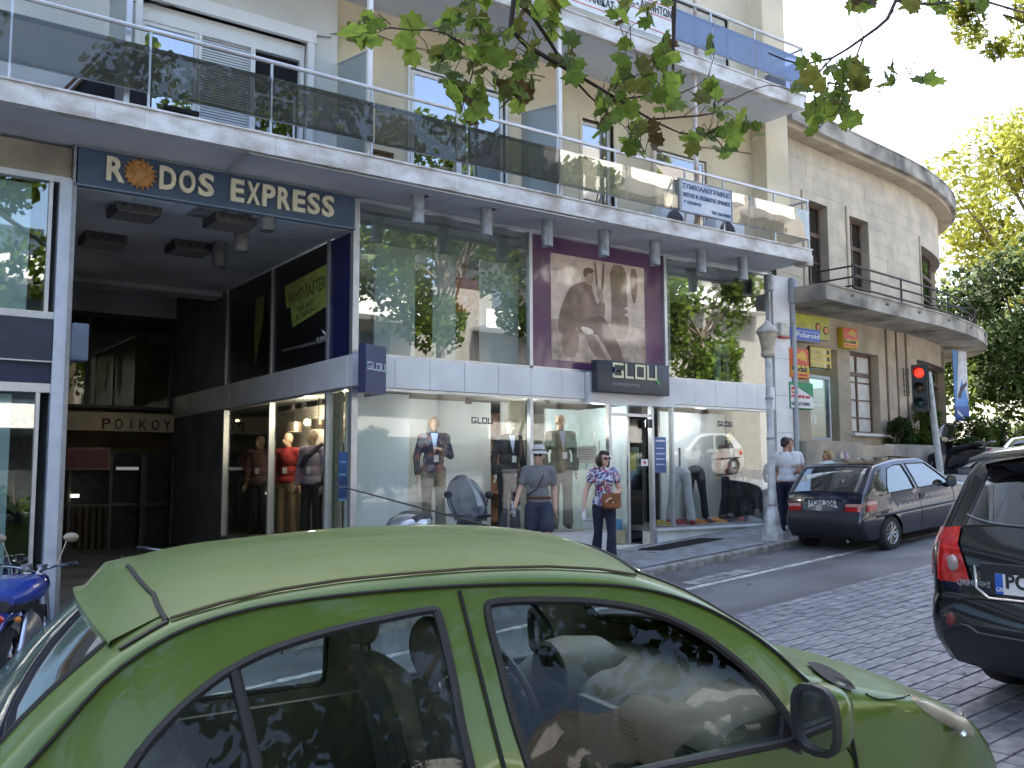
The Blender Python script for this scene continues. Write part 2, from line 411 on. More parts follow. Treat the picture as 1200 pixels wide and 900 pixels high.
ps = [-4.5, -3, -1.5, 0, 1.18, 2.55, 3.95, 5.3, 6.7, 8.3, 9.6, 10.95, 12.4, 14.02]
RL1 = railing(4.03, -14, 14.04, [(ps[i], ps[i+1], clearp if i >= 9 else smoke) for i in range(len(ps)-1)], [2.55, 3.95, 5.28, 6.75, 8.28, 9.4, 10.9, 11.8, 13.1, 14.02, -1.5, 1.18])
ps2 = [6.6, 8.2, 10.7, 11.6, 12.7, 14.02]
RL2 = railing(6.9, 4, 14.04, [(ps2[i], ps2[i+1], bluegl) for i in range(len(ps2)-1)], [8.2, 10.7, 11.6, 12.7, 14.02])
# --- thin steel posts between the balconies with glass fins
rust = mat('rusty_white_post', (.72, .74, .76), .5, col2=(.36, .20, .11), scale=3.2, detail=9)
for x, m in ((2.34, alu), (5.3, white), (8.42, white), (11.3, rust)):
    MB().box((x-.03, 10.62, 4.03), (x+.03, 10.68, 6.68)).build('balcony_post', m, B)
    MB().box((x+.032, 10.63, 6.9), (x+.075, 10.67, 9.4)).build('balcony_post', m, B)
frost = glass('frosted_fin', (.55, .62, .60), .8, .05, milk=.55, milkcol=(.50, .56, .55))
for x in (2.33, 5.29, 8.41):
    mb = MB(); mb.prism([(x, 10.7, 4.1), (x, YW-.15, 4.1), (x, YW-.15, 5.66), (x, 10.7, 5.50)], (.012, 0, 0)); fn = mb.build('glass_fin', frost, B)
    MB().tube([(x, 10.69, 5.51), (x, YW-.15, 5.67)], .014, 6).build('fin_rail', alu, fn)
# --- flat windows
def sash(x0, x1, z0, z1, y, m, gm, parent, fw=.05, back=None, nm='sash'):
    s_ = MB().box((x0, y, z0), (x0+fw, y+.04, z1)).box((x1-fw, y, z0), (x1, y+.04, z1)).box((x0+fw, y, z0), (x1-fw, y+.04, z0+fw)).box((x0+fw, y, z1-fw), (x1-fw, y+.04, z1)).build(nm, m, parent)
    MB().box((x0+fw, y+.016, z0+fw), (x1-fw, y+.024, z1-fw)).build('pane', gm, s_)
    if back is not None:
        mb = MB(); n = int((x1-x0)/.035); vs = []; 
        for i in range(n+1):
            xx = x0+.01+(x1-x0-.02)*i/n; yy = y+.12+.022*math.sin(i*1.15)+.01*math.sin(i*.37)
            vs += [(xx, yy, z0), (xx, yy, z1-.03)]
        mb.add(vs, [(2*i, 2*i+2, 2*i+3, 2*i+1) for i in range(n)]); mb.build('curtain', back, s_, smooth=True, fixn=False)
    return s_
yb = YW+.02
# big opening on the left: surround, glass, roller shutter, open leaf
Wn = MB().box((2.60, YW-.2, 5.85), (4.95, YW-.13, 6.02)).box((2.62, YW-.19, WZ), (2.70, YW-.13, 5.85)).box((4.84, YW-.19, WZ), (4.93, YW-.13, 5.85)).build('window', white, B)
MB().box((2.70, YW-.06, 5.62), (4.84, YW+.02, 5.84)).build('shutter_box', white, Wn)
sash(2.72, 3.42, WZ, 5.62, YW-.04, white, win_gl, Wn, .05, curtain)
mb = MB()
for i in range(44): z = WZ+.04+i*.036; mb.add([(3.46, YW-.02, z), (4.1, YW-.02, z), (4.1, YW-.008, z+.031), (3.46, YW-.008, z+.031), (3.46, YW+.01, z+.036), (4.1, YW+.01, z+.036)], [(0, 1, 2, 3), (3, 2, 5, 4)])
mb.build('roller_shutter', mat('shutter_slats', (.66, .69, .70), .5, var=.03), Wn, fixn=False)
MB().box((3.42, YW-.06, WZ), (3.46, YW+.02, 5.62)).box((4.1, YW-.06, WZ), (4.16, YW+.02, 5.62)).box((4.78, YW-.06, WZ), (4.84, YW+.02, 5.62)).build('frame_stile', white, Wn)
sash(4.16, 4.74, WZ, 5.05, YW-.02, white, glass('dark_glass', (.10, .14, .28), 1.6, .12), Wn, .03, curtain)
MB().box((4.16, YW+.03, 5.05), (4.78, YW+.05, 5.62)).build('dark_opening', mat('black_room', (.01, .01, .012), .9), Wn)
Wn = MB().box((6.46, YW-.03, WZ), (6.50, YW+.05, 6.02)).box((8.2, YW-.03, WZ), (8.24, YW+.05, 6.02)).box((6.5, YW-.03, 5.98), (8.2, YW+.05, 6.02)).build('window', white, B)
sash(6.52, 7.36, WZ, 5.96, yb-.03, white, win_gl, Wn, .055, curtain2); sash(7.36, 8.18, WZ, 5.96, yb+.0, white, win_gl, Wn, .055, curtain)
Wn = MB().box((9.7, YW-.02, WZ), (9.76, YW+.06, 6.0)).box((10.45, YW-.03, WZ), (10.62, YW+.06, 6.08)).box((9.76, YW-.02, 5.95), (10.45, YW+.06, 6.0)).build('window', beige, B)
sash(9.78, 10.43, WZ, 5.93, yb+.05, white, win_gl, Wn, .05, curtain)
Wn = MB().box((11.34, YW-.04, WZ), (11.4, YW+.06, 5.85)).box((12.7, YW-.04, WZ), (12.84, YW+.06, 5.85)).box((11.4, YW-.04, 5.75), (12.7, YW+.06, 5.85)).build('window', beige, B)
MB().box((11.42, YW+.02, 4.04), (12.68, YW+.05, 5.72)).build('blue_blind', mat('blind_blue', (.30, .42, .58), .6, var=.05), Wn)
sash(11.42, 12.68, WZ, 5.73, yb-.02, white, win_gl, Wn, .04)
Wn = MB().box((10.55, YW-.04, 6.95), (10.6, YW+.06, 8.75)).box((13.4, YW-.04, 6.95), (13.5, YW+.06, 8.75)).box((10.6, YW-.04, 8.7), (13.4, YW+.06, 8.75)).build('window', beige, B)
mb = MB()
for i in range(38): z = 6.97+i*.045; mb.box((10.62, YW+.03+.004*(i % 2), z), (13.38, YW+.05+.004*(i % 2), z+.04))
mb.build('roller_shutter', mat('shutter_cream', (.60, .57, .50), .6), Wn)
# clutter on the balcony: separate things
def ac_unit(x, y, z, label, w=.75, h=.5):
    t = thing('air_conditioner', (x, y, z), label, 'air conditioner', 'air conditioning units on the balcony')
    bevbox('casing', (x, y, z), (x+w, y+.28, z+h), white, t, .02)
    c = (x+w*.38, y-.004, z+h*.5)
    mb = MB()
    for r in (.07, .11, .15, .19): mb.tube([(c[0]+r*math.cos(a), c[1]-.01, c[2]+r*math.sin(a)) for a in [k*math.pi/10 for k in range(21)]], .006, 4)
    mb.build('fan_grille', alud, t)
    MB().lathe([(.001, 0), (.2, 0)], c, 20, 'Y').build('fan', mat('black_plastic', (.02, .02, .022), .5), t)
ac_unit(11.05, 11.2, 4.05, 'white air conditioner left of the notary sign, larger fan');
ac_unit(12.35, 11.2, 4.05, 'white air conditioner behind the notary sign on the balcony floor')
blk = mat('black_plastic', (.02, .02, .022), .5)
t = thing('folded_lounger', (2.0, 11.2, 4.05), 'dark folded lounger leaning on the left end of the balcony', 'lounger')
mb = MB(); mb.prism([(1.75, 11.1, 4.1), (2.75, 11.2, 4.1), (2.75, 11.2, 4.95), (2.35, 11.2, 5.0)], (0, .06, 0)); mb.build('canvas', mat('dark_canvas', (.02, .022, .03), .8), t)
mb = MB(); mb.tube([(1.65, 11.08, 4.08), (2.3, 11.18, 5.02)], .018).tube([(1.72, 11.08, 4.08), (2.36, 11.18, 5.02)], .018); mb.build('frame', mat('wood_dark', (.13, .08, .04), .6), t)
t = thing('crate', (2.85, 11.0, 4.05), 'dark plastic crate on the balcony below the open window', 'crate')
for i in range(4): box('slat', (2.85, 11.0, 4.07+i*.07), (3.25, 11.25, 4.12+i*.07), blk, t)
t = thing('vent_box', (5.42, 10.75, 4.05), 'small brown slatted vent box on the balcony beside the post', 'vent')
for i in range(4): box('slat', (5.42, 10.75, 4.06+i*.05), (5.72, 10.9, 4.095+i*.05), mat('brown_vent', (.12, .085, .04), .6), t)

for pl in ([(140, 0), (230, 10), (330, 38), (388, 44)], [(388, 40), (430, 36), (470, 52), (560, 72), (625, 80)], [(820, 172), (850, 176), (880, 180)]):
    MB().tube([onY(a, b, YW-.145 if a < 389 else YW-.02) for a, b in pl], .008, 5).build('wall_cable', mat('cable_grey', (.12, .10, .10), .7), B)
# ================================================================ shopfront
def bar(x0, x1, z0, z1, y0=YF-.05, y1=YF+.03): return MB().box((x0, y0, z0), (x1, y1, z1))
SF = MB()
# uprights on the street side
SF.box((XC-.05, YF-.05, -1.5), (XC+.04, YF+.05, ZT-.02))
for x in (8.55,): SF.box((x-.03, YF-.045, ZB1+.005), (x+.03, YF+.04, ZT-.05)).box((x-.03, YF-.045, ZS), (x+.03, YF+.04, ZB0-.04))
for x in (11.43,): SF.box((x-.03, YF-.045, ZB1+.005), (x+.03, YF+.04, ZT-.05))
for x in (10.13, 11.07): SF.box((x-.03, YF-.045, -1.12), (x+.03, YF+.04, ZB0-.04))
SF.box((11.52, YF-.04, ZS), (11.57, YF+.04, ZB0-.04)).box((XR-.06, YF-.045, ZS), (XR, YF+.04, ZB0-.04)).box((XR-.06, YF-.045, ZB1), (XR, YF+.04, ZT-.05))
SF.box((XC+.04, YF-.05, ZT-.05), (XR, YF+.05, ZT-.005)).box((XC+.04, YF-.045, ZB1), (XR-.06, YF+.04, ZB1+.04)).box((XC+.04, YF-.05, ZB0-.04), (XR, YF+.05, ZB0-.003))
SF.box((XC+.04, YF-.045, ZS-.04), (10.1, YF+.04, ZS)).box((11.1, YF-.045, ZS-.04), (XR, YF+.04, ZS))
SF.box((10.16, YF-.03, .98), (11.04, YF+.03, 1.03))
SF.build('shopfront_frame', alu, B)
# header strip over the upper glass (dark gap + rail under the balcony)
MB().box((XC, YF-.08, ZT-.005), (XR+.02, YF+.1, ZT+.012)).build('head_rail', alud, B)
def pane(name, x0, x1, z0, z1, m, y=YF): return MB().box((x0, y-.006, z0), (x1, y+.006, z1)).build(name, m, B)
pane('glass_pane', XC+.04, 8.52, ZB1+.04, ZT-.05, up_glass); pane('glass_pane', 11.46, XR-.06, ZB1+.04, ZT-.05, up_glass)
pane('glass_pane', XC+.04, 8.52, ZS, ZB0-.04, shop_glass); pane('glass_pane', 8.58, 10.1, ZS, ZB0-.04, shop_glass)
pane('glass_pane', 11.1, 11.52, ZS, ZB0-.04, shop_glass); pane('glass_pane', 11.57, XR-.06, ZS, ZB0-.04, shop_glass)
pane('glass_pane', 10.16, 11.04, 1.03, ZB0-.04, shop_glass)
# cladding panels in the band, one by one
x = XC+.04; n = 0
edges = [XC+.04, 6.9, 7.6, 8.05, 8.52]
def clad_row(xs, y0=YF-.07, z0=ZB0, z1=ZB1):
    for a, b in zip(xs, xs[1:]): MB().box((a+.004, y0, z0+.004), (b-.004, YF+.06, z1-.002)).build('cladding_panel', clad, B)
clad_row([5.68, 6.18, 6.74, 7.32, 7.92, 8.52, 9.12, 9.58]); clad_row([11.5, 12.05, 12.6, 13.15, 13.7, XR])
MB().box((9.6, YF-.16, ZB0-.06), (11.5, YF+.06, ZB1+.0)).build('sign_fascia', clad, B)
MB().box((XC-.06, YF-.09, ZB0-.0), (5.67, YF+.06, ZB1)).build('cladding_panel', clad, B)
# passage side: panels run into the passage
yk = YF+.06
for i in range(14):
    a = yk+i*.6; MB().box((XC-.07, a+.004, ZB0+.004), (XC+.06, a+.596, ZB1-.002)).build('cladding_panel', clad, B)
# plinth
MB().box((XC, YF-.06, -2), (10.08, YF+.3, ZS-.04)).box((11.12, YF-.06, -2), (XR+.02, YF+.3, ZS-.04)).box((10.08, YF+.02, -2), (11.12, YF+.6, -1.14)).build('plinth', marble, B)
MB().box((10.0, YF-.3, -2), (11.2, YF+.02, -1.24)).build('door_step', marble, B)
MB().box((11.08, YF-.12, ZS-.045), (XR+.03, YF-.05, ZS-.01)).build('window_sill', marble, B)
# white marble pier at the right end
for z0, z1 in ((-1.2, -.6), (-.6, .1), (.1, .8), (.8, 1.5), (1.5, 2.2), (2.2, 2.9), (2.9, 3.79)):
    MB().box((XR+.005, YF-.08, z0+.003), (XE-.13, YF+.3, z1-.003)).build('marble_slab', marble, B)
pipe = MB().tube([(XE-.06, YF-.09, -1.0), (XE-.06, YF-.09, 3.3)], .055, 12).build('downpipe', mat('grey_pipe', (.33, .36, .40), .5, .2), B, smooth=True)
MB().lathe([(.056, 3.3), (.1, 3.3), (.1, 3.72), (.06, 3.79)], (XE-.06, YF-.09, 0), 14).build('pipe_head', mat('grey_pipe', (.33, .36, .40)), pipe, smooth=True)
t = thing('alarm_box', (14.42, YF-.1, 2.4), 'small cream alarm box on the white pier beside the downpipe', 'alarm box')
bevbox('casing', (14.3, YF-.18, 2.62), (14.54, YF-.081, 2.88), mat('alarm_cream', (.6, .58, .5), .5), t, .015); box('base_strip', (14.3, YF-.185, 2.585), (14.54, YF-.082, 2.615), mat('red_plastic', (.45, .03, .03), .4), t)
# downlights under the balcony: the photo shows a row of eight cans
canm = mat('zinc_can', (.36, .40, .44), .5, .45, var=.12, scale=8)
for i, (px, py) in enumerate([(490, 222), (570, 238), (641, 252), (707, 266), (767, 278), (821, 288), (870, 298)]):
    p = onY(px, py, 11.0)
    m_ = MB().lathe([(.001, 3.9), (.088, 3.9), (.088, 3.50), (.078, 3.49), (.074, 3.53), (.001, 3.53)], (p.x, 11.0, -.07), 18)
    o = m_.build('downlight', canm, B, smooth=True)
    MB().box((p.x-.05, 10.95, 3.83), (p.x+.16, 11.05, 3.85)).build('downlight_bracket', alud, o)
m_ = MB().lathe([(.001, 3.8), (.088, 3.8), (.088, 3.50), (.001, 3.5)], (13.9, 11.35, -.08), 18).build('downlight', canm, B, smooth=True)
MB().tube([(3.75, 11.55, 3.84), (3.72, 10.62, 3.80)], .02).tube([(3.7, 10.56, 3.79), (9.0, 10.56, 3.79)], .012).build('conduit', alu, B)
# ---------------- interior of the shop
wallw = mat('display_white', (.72, .77, .79), .75, var=.03, scale=.8)
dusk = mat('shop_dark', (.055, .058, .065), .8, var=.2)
fl = mat('shop_floor', (.20, .19, .18), .4)
MB().box((XC+.05, YF+.05, ZS-.06), (10.1, YF+1.6, ZS)).box((11.1, YF+.05, ZS-.06), (XR, YF+1.6, ZS)).build('display_floor', fl, B)
MB().box((XC+.05, YF+.62, -1.2), (XE-.3, 20, -1.14)).build('shop_floor', fl, B)
MB().box((XC+.05, YF+.07, ZB0+.1), (XE-.3, 20, ZB0+.2)).build('mezzanine', mat('ceiling_white', (.6, .62, .62), .8), B)
MB().box((XC+.05, YF+.10, 3.72), (XE-.3, 20, 3.80)).build('shop_ceiling', mat('ceiling_white', (.6, .62, .62), .8), B)
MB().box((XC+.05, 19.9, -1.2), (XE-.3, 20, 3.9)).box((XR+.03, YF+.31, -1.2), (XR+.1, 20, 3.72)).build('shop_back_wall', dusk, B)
# white display boards standing behind the glass (ground floor, upper floor)
for (x0, x1, y) in ((5.75, 6.75, 12.15), (7.05, 8.6, 12.75), (8.65, 8.95, 12.5), (12.4, 14.15, 12.75)):
    MB().box((x0, y, ZS), (x1, y+.05, 1.2)).build('display_board', wallw, B)
MB().box((8.6, 12.2, ZS), (8.9, 12.25, 1.2)).box((5.68, 12.2, ZS), (5.73, 12.6, 1.2)).build('display_board', mat('board_cream', (.55, .5, .38), .8), B)
for (x0, x1) in ((onY(439, 300, 11.85).x, onY(486, 300, 11.85).x), (onY(507, 300, 11.85).x, onY(533, 300, 11.85).x), (onY(562, 300, 11.85).x, 8.5), (11.6, 11.8)):
    MB().box((x0, 11.83, ZB1+.02), (x1, 11.86, 3.62 if x0 > 6.5 else 3.5)).build('hanging_board', wallw, B)
MB().box((XC+.1, YF+.2, 3.3), (8.5, YF+.9, 3.7)).box((11.5, YF+.25, 3.25), (12.9, YF+.9, 3.7)).build('ceiling_boxing', mat('display_white2', (.42, .46, .47), .8), B)
# entrance: open passage with a blue-green wall and the glass door leaf folded back
tealw = mat('teal_wall', (.50, .60, .62), .6, var=.05)
MB().box((10.9, YF+.4, -1.14), (10.95, 15, 1.2)).box((10.15, 13.3, -1.14), (10.9, 13.35, 1.2)).build('entrance_wall', tealw, B)
D_ = MB().box((10.60, YF+.06, -1.1), (10.64, YF+.1, .95)).build('glass_door', alu, B)
MB().box((10.64, YF+.07, -1.1), (11.02, YF+.085, .95)).build('door_pane', shop_glass, D_)
MB().tube([(10.35, YF+.5, -.9), (10.35, YF+.5, .6)], .012).tube([(10.42, YF+.7, -.9), (10.42, YF+.7, .75)], .012).build('door_handle', alu, D_)
MB().box((10.97, YF-.06, .8), (11.05, YF-.03, .95)).build('door_closer', blk, D_)
# warm wooden shelving deep inside (left of door)
shelf = mat('shelf_wood', (.22, .11, .06), .6, var=.3, scale=9)
sh = MB().box((8.95, 14.2, -1.14), (10.1, 14.35, 1.15)).build('shelving', shelf, B)
for i in range(4): MB().box((9.0, 13.9, -.8+i*.5), (10.1, 14.2, -.77+i*.5)).build('shelf', shelf, sh)
# lit ceiling lamps in the windows
lampm = mat('lamp_glow', (1, .86, .62), .5, var=0, emit=3)
lampc = mat('lamp_glow_cool', (.95, .97, 1), .5, var=0, emit=2)
def spot(x, y, z, label, m=lampm, r=.045, grp='lit spot lamps in the shop'):
    t = thing('spot_lamp', (x, y, z), label, 'spot lamp', grp)
    MB().lathe([(.001, .1), (r, .09), (r*1.25, 0), (r*1.05, -.005)], (x, y, z), 12).build('lamp_housing', blk, t, smooth=True)
    MB().lathe([(.001, 0), (r, 0)], (x, y, z+.004), 12).build('bulb', m, t)
    return t
for px, py, y, lb, m in [(489, 288, 12.2, 'lit spot lamp in the upper left window, small warm dot', lampm), (641, 432, 12.4, 'lit ceiling lamp above the beige suit mannequin', lampm),
        (733, 437, 12.9, 'lit ceiling lamp just right of the entrance glass', lampc), (822, 485, 12.6, 'left lit ceiling lamp in the right hand window', lampc), (867, 487, 12.6, 'right lit ceiling lamp in the right hand window', lampc),
        (549, 473, 12.3, 'lit lamp above the cardigan mannequin window, greenish', lampc)]:
    p = onY(px, py, y); spot(p.x, p.y, min(p.z, 1.20) if py > 400 else p.z, lb, m)
def plight(x, y, z, e, c=(1, .82, .6), r=.06):
    l = bpy.data.lights.new('shop_light', 'POINT'); l.energy = e; l.color = c; l.shadow_soft_size = r
    o = bpy.data.objects.new('shop_light', l); o.location = (x, y, z); COL.objects.link(o)
# unlit clip-on spots seen in the upper windows
for px, py in ((527, 268), (802, 316), (860, 325), (641, 262)):
    if px == 641: continue
    p = onY(px, py, 11.9); t = thing('clip_spot', p, 'dark clip-on spot under the upper window head, at %s' % {527: 'the left window', 802: 'the left of the right window', 860: 'the far right window'}[px], 'spot lamp')
    MB().tube([(p.x, 11.9, 3.72), (p.x, 11.9, p.z+.05)], .01).tube([(p.x-.02, 11.88, p.z+.06), (p.x+.07, 11.84, p.z-.03)], [.035, .06], 10).build('lamp_body', mat('dark_green_metal', (.05, .07, .06), .5), t)
    MB().box((p.x-.08, 11.85, p.z-.08), (p.x+.1, 11.9, p.z-.06)).build('bracket', blk, t)
# ---------------- signs on the shop
signm = mat('sign_charcoal', (.035, .04, .055), .35, var=.05)
cream = mat('letter_cream', (.72, .68, .52), .5, var=.04); letw = mat('letter_white', (.8, .8, .8), .5, var=0)
pale_y = mat('letter_pale_yellow', (.72, .72, .48), .4, var=0)
p0 = onY(700, 421, YF-.32); p1 = onY(784, 464, YF-.32)
t = thing('shop_sign', (p0.x, YF-.3, p1.z), 'dark rectangular GLOU menstores sign above the shop entrance', 'sign')
bevbox('sign_board', (p0.x, YF-.32, p1.z-.0), (p1.x+.02, YF-.165, p0.z+.0), signm, t, .012)
MB().box((p0.x+.45, YF-.165, p1.z+.1), (p1.x-.3, YF-.0, p0.z-.1)).build('bracket', signm, t)
W_ = p1.x-p0.x; H_ = p0.z-p1.z
def glou(M, s, m, parent, t_=.12, ext=.006, tip=None, blue=None):
    """GLOU in squared strokes: drawn as bars, the last letter reads like a 4 turned U"""
    def bars(lst, mt, nm):
        mb = MB()
        for (x0, z0, x1, z1) in lst:
            vs = [(x0, 0, z0), (x1, 0, z0), (x1, 0, z1), (x0, 0, z1)]; vs = [Vector((a*s, -.001, b*s)) for a, _, b in vs]
            mb.prism([M @ v for v in vs], (M.to_3x3() @ Vector((0, -ext, 0))))
        return mb.build(nm, mt, parent)
    q = t_
    bars([(0, 0, .95, q), (0, q, q, 1-q), (0, 1-q, .95, 1), (.95-q, q, .95, .5), (.45, .5-q, .95-q, .5),
          (1.12, 0, 1.12+q, 1), (1.12+q, 0, 1.85, q),
          (2.0, 0, 2.95, q), (2.0, 1-q, 2.95, 1), (2.0, q, 2.0+q, 1-q), (2.95-q, q, 2.95, 1-q),
          (3.1, 0, 3.1+q, 1), (3.1+q, 0, 4.0-q, q), (4.0-q, 0, 4.0, 1)], m, 'lettering')
    if blue: bars([(.0-.001, .28, q+.02, .72), (.45, .5-q*.9, .75, .5)], blue, 'blue_accent')
    if tip: bars([(3.98, -.14, 4.14, .04), (4.06, -.26, 4.22, -.10)], tip, 'green_tip')
greenm = mat('green_tip', (.10, .45, .12), .5, var=0); bluem = mat('blue_accent', (.05, .22, .55), .5, var=0)
glou(Mxz((p0.x+W_*.20, YF-.325, p1.z+H_*.47)), W_*.62/4.0, pale_y, t, .15, tip=greenm, blue=bluem)
text('lettering', 'menstores', H_*.19, Mxz((p0.x+W_*.20, YF-.323, p1.z+H_*.19)), mat('letter_grey', (.28, .30, .32), .5), t, sx=1.42)
# projecting sign at the shop corner
t = thing('projecting_sign', (5.75, YF-.6, 1.0), 'navy square GLOU sign projecting from the shop corner over the pavement', 'sign')
a0 = onY(429, 402, 11.0); a1 = onY(464, 461, 11.0)
zlo, zhi = a1.z+.0, a0.z+.0
xd = Vector((1, .55, 0)).normalized()
c0 = Vector((a0.x, 11.0, zlo))
bd = Vector((-.55, 1, 0)).normalized()*.09
wS = (a1.x-a0.x)*1.02+.02
poly = [c0, c0+xd*wS, c0+xd*wS+Vector((0, 0, zhi-zlo)), c0+Vector((0, 0, zhi-zlo))]
MB().prism(poly, bd).build('sign_board', navy, t)
MB().prism([q_+bd*1.02+xd*.05 for q_ in poly], bd*.7).build('sign_back', navy, t)
MB().prism([q_+bd*1.0+xd*.02+Vector((0, 0, -.0)) for q_ in [c0+xd*wS*.97, c0+xd*wS*1.0, c0+xd*wS*1.0+Vector((0, 0, zhi-zlo-.03)), c0+xd*wS*.97+Vector((0, 0, zhi-zlo-.03))]], Vector((0, .5, 0))).build('bracket', alud, t)
glou(Mxz(c0+xd*(wS*.06)+Vector((0, 0, (zhi-zlo)*.47)), xd), wS*.88/4, mat('letter_pale_blue', (.45, .52, .62), .4, var=0), t, .17, blue=bluem, tip=greenm)
# small GLOU lettering stuck on the glass
for px, py in ((552, 490), (841, 494)):
    p = onY(px, py+3, YF); t = thing('window_lettering', p, 'small dark GLOU lettering on the %s window glass' % ('left' if px < 600 else 'right'), 'lettering')
    glou(Mxz((p.x, YF-.009, p.z-.04)), .3/4*1.25, mat('letter_dark', (.03, .04, .07), .5), t, .2, .003)
# ---------------- the large advertising picture
t = thing('advertising_poster', (8.6, YF, ZB1), 'purple bordered sepia photograph of a seated man filling the upper middle window', 'poster')
purp = mat('poster_purple', (.15, .06, .135), .22, col2=(.09, .035, .10), scale=.7, coat=1.0)
MB().box((8.58, YF-.0, ZB1+.04), (11.4, YF+.02, ZT-.05)).build('border', purp, t)
q0 = onY(645, 296, YF); q1 = onY(756, 420, YF)
X0, X1, Z1, Z0 = q0.x, q1.x, q0.z-.0, ZB1+.17
sep = lambda n, c, v=.12: mat(n, c, .3, var=v, scale=5, coat=1.0)
mb = MB().box((X0, YF-.006, Z0), (X1, YF-.001, Z1)); mb.build('photo_background', sep('sepia_light', (.66, .53, .45)), t)
def pf(u, v): return (X0+(X1-X0)*u, YF-.0075, Z1+(Z0-Z1)*v)
def flat(nm, pts, m, k=0):
    c = Vector((0, -.0016, 0)); mb = MB(); off = Vector((0, -.0012*k, 0)); mb.prism([Vector(pf(*p))+off for p in pts], c); mb.build(nm, m, t)
def smoothp(pts, it=2):
    for _ in range(it):
        o = []
        for i in range(len(pts)):
            a, b = pts[i], pts[(i+1) % len(pts)]; o += [(a[0]*.75+b[0]*.25, a[1]*.75+b[1]*.25), (a[0]*.25+b[0]*.75, a[1]*.25+b[1]*.75)]
        pts = o
    return pts
dk, md, lt, gr = sep('sepia_dark', (.11, .06, .05), .15), sep('sepia_mid', (.22, .135, .105), .2), sep('sepia_pale', (.66, .57, .48)), sep('sepia_ground', (.40, .31, .25), .25)
flat('photo_ground', [(0, .62), (.5, .58), (1, .60), (1, 1), (0, 1)], gr)
def zz(*pts):
    o = []
    for x, y in pts: u = (x-588)/254; o.append((u, (y-215-.135*(x-588))/(270-.0*u)))
    return o
flat('tree_trunk', smoothp(zz((742, 240), (792, 246), (790, 330), (798, 440), (742, 440), (750, 340)), 1), md, 1)
flat('tree_trunk', smoothp(zz((700, 235), (706, 236), (712, 300), (706, 300)), 1), md, 1); flat('tree_trunk', smoothp(zz((724, 238), (731, 238), (726, 310), (719, 310)), 1), md, 1)
flat('tree_trunk', smoothp(zz((800, 250), (824, 254), (818, 345), (806, 345)), 1), md, 1)
flat('bench', zz((785, 355), (842, 372), (842, 378), (785, 361)), lt, 2); flat('bench', zz((785, 372), (842, 390), (842, 397), (785, 379)), lt, 2)
flat('figure_coat', smoothp(zz((672, 287), (640, 298), (622, 330), (608, 372), (603, 408), (618, 428), (664, 424), (700, 410), (726, 386), (731, 352), (722, 332), (708, 352), (698, 318), (694, 294)), 1), md, 2)
flat('figure_coat', smoothp(zz((612, 415), (662, 420), (654, 484), (616, 480)), 1), md, 1)
flat('figure_legs', smoothp(zz((650, 392), (712, 376), (730, 384), (748, 422), (772, 468), (776, 492), (748, 498), (724, 448), (704, 422), (662, 424)), 1), dk, 3)
flat('figure_legs', smoothp(zz((672, 424), (700, 428), (724, 472), (734, 494), (700, 486)), 1), md, 2)
flat('figure_hand', smoothp(zz((706, 306), (722, 308), (727, 332), (722, 350), (712, 330)), 1), sep('sepia_skin', (.42, .30, .23)), 4)
flat('figure_head', smoothp(zz((676, 262), (696, 262), (700, 276), (697, 292), (684, 298), (676, 288)), 1), sep('sepia_skin', (.42, .30, .23)), 3)
flat('figure_hair', smoothp(zz((672, 256), (684, 250), (700, 256), (699, 266), (684, 266), (678, 278), (672, 272)), 1), dk, 4)
flat('figure_paper', smoothp(zz((660, 402), (692, 410), (700, 424), (674, 426)), 1), lt, 4)
flat('figure_shoe', smoothp(zz((748, 486), (774, 482), (782, 500), (744, 500)), 1), dk, 4)
# ---------------- notices, stands, mat
def card(x0, x1, z0, z1, y, m, name, label, cat, grp=None, th=.006, lines=None, lm=None):
    t = thing(name, (x0, y, z0), label, cat, grp)
    MB().box((x0, y, z0), (x1, y+th, z1)).build('card', m, t)
    if lines:
        for i, (s_, hgt, zz) in enumerate(lines): 
            mb = MB(); n = max(2, int((x1-x0)/.02)); xx = x0+(x1-x0)*.1
            while xx < x1-(x1-x0)*.18:
                w3 = random.uniform(.25, .7)*hgt*1.8; mb.box((xx, y-.002, z1-(z1-z0)*zz-hgt), (min(xx+w3, x1-.01), y-.0003, z1-(z1-z0)*zz)); xx += w3+hgt*.4
            mb.build('print_line', lm, t)
    return t
bluep = mat('poster_blue', (.10, .20, .45), .5, col2=(.05, .06, .12), scale=2)
a0, a1 = onY(767, 512, YF-.03), onY(781, 554, YF-.03)
card(a0.x, a1.x, a1.z, a0.z, YF-.03, bluep, 'opening_notice', 'narrow blue notice with white lines stuck right of the shop door', 'notice', lines=[(0, .03, .08), (0, .02, .3), (0, .02, .45), (0, .02, .6), (0, .02, .75)], lm=letw)
a0, a1 = onY(676, 522, 12.0), onY(699, 543, 12.0)
t = card(a0.x, a1.x, a1.z, a0.z, 12.0, mat('paper', (.75, .68, .58), .7, var=.03), 'price_board', 'pale price board on a thin stand left of the entrance', 'notice', lines=[(0, .012, .2+.13*i) for i in range(5)], lm=mat('print_brown', (.4, .25, .2), .7))
MB().tube([((a0.x+a1.x)/2, 12.01, a1.z), ((a0.x+a1.x)/2, 12.01, ZS)], .01).build('stand_rod', alu, t)
a0, a1 = onY(731, 524, 12.6), onY(747, 556, 12.6)
t = thing('donation_box', (a0.x, 12.6, -1.1), 'dark green information box on a thin pole inside the shop entrance', 'box')
dg = mat('dark_green', (.02, .12, .06), .5)
bevbox('box_body', (a0.x, 12.55, a1.z), (a1.x, 12.68, a0.z), dg, t, .01); MB().box((a0.x+.06, 12.54, a1.z+.06), (a1.x-.08, 12.549, a0.z-.1)).build('yellow_label', mat('label_yellow', (.5, .45, .08), .5), t)
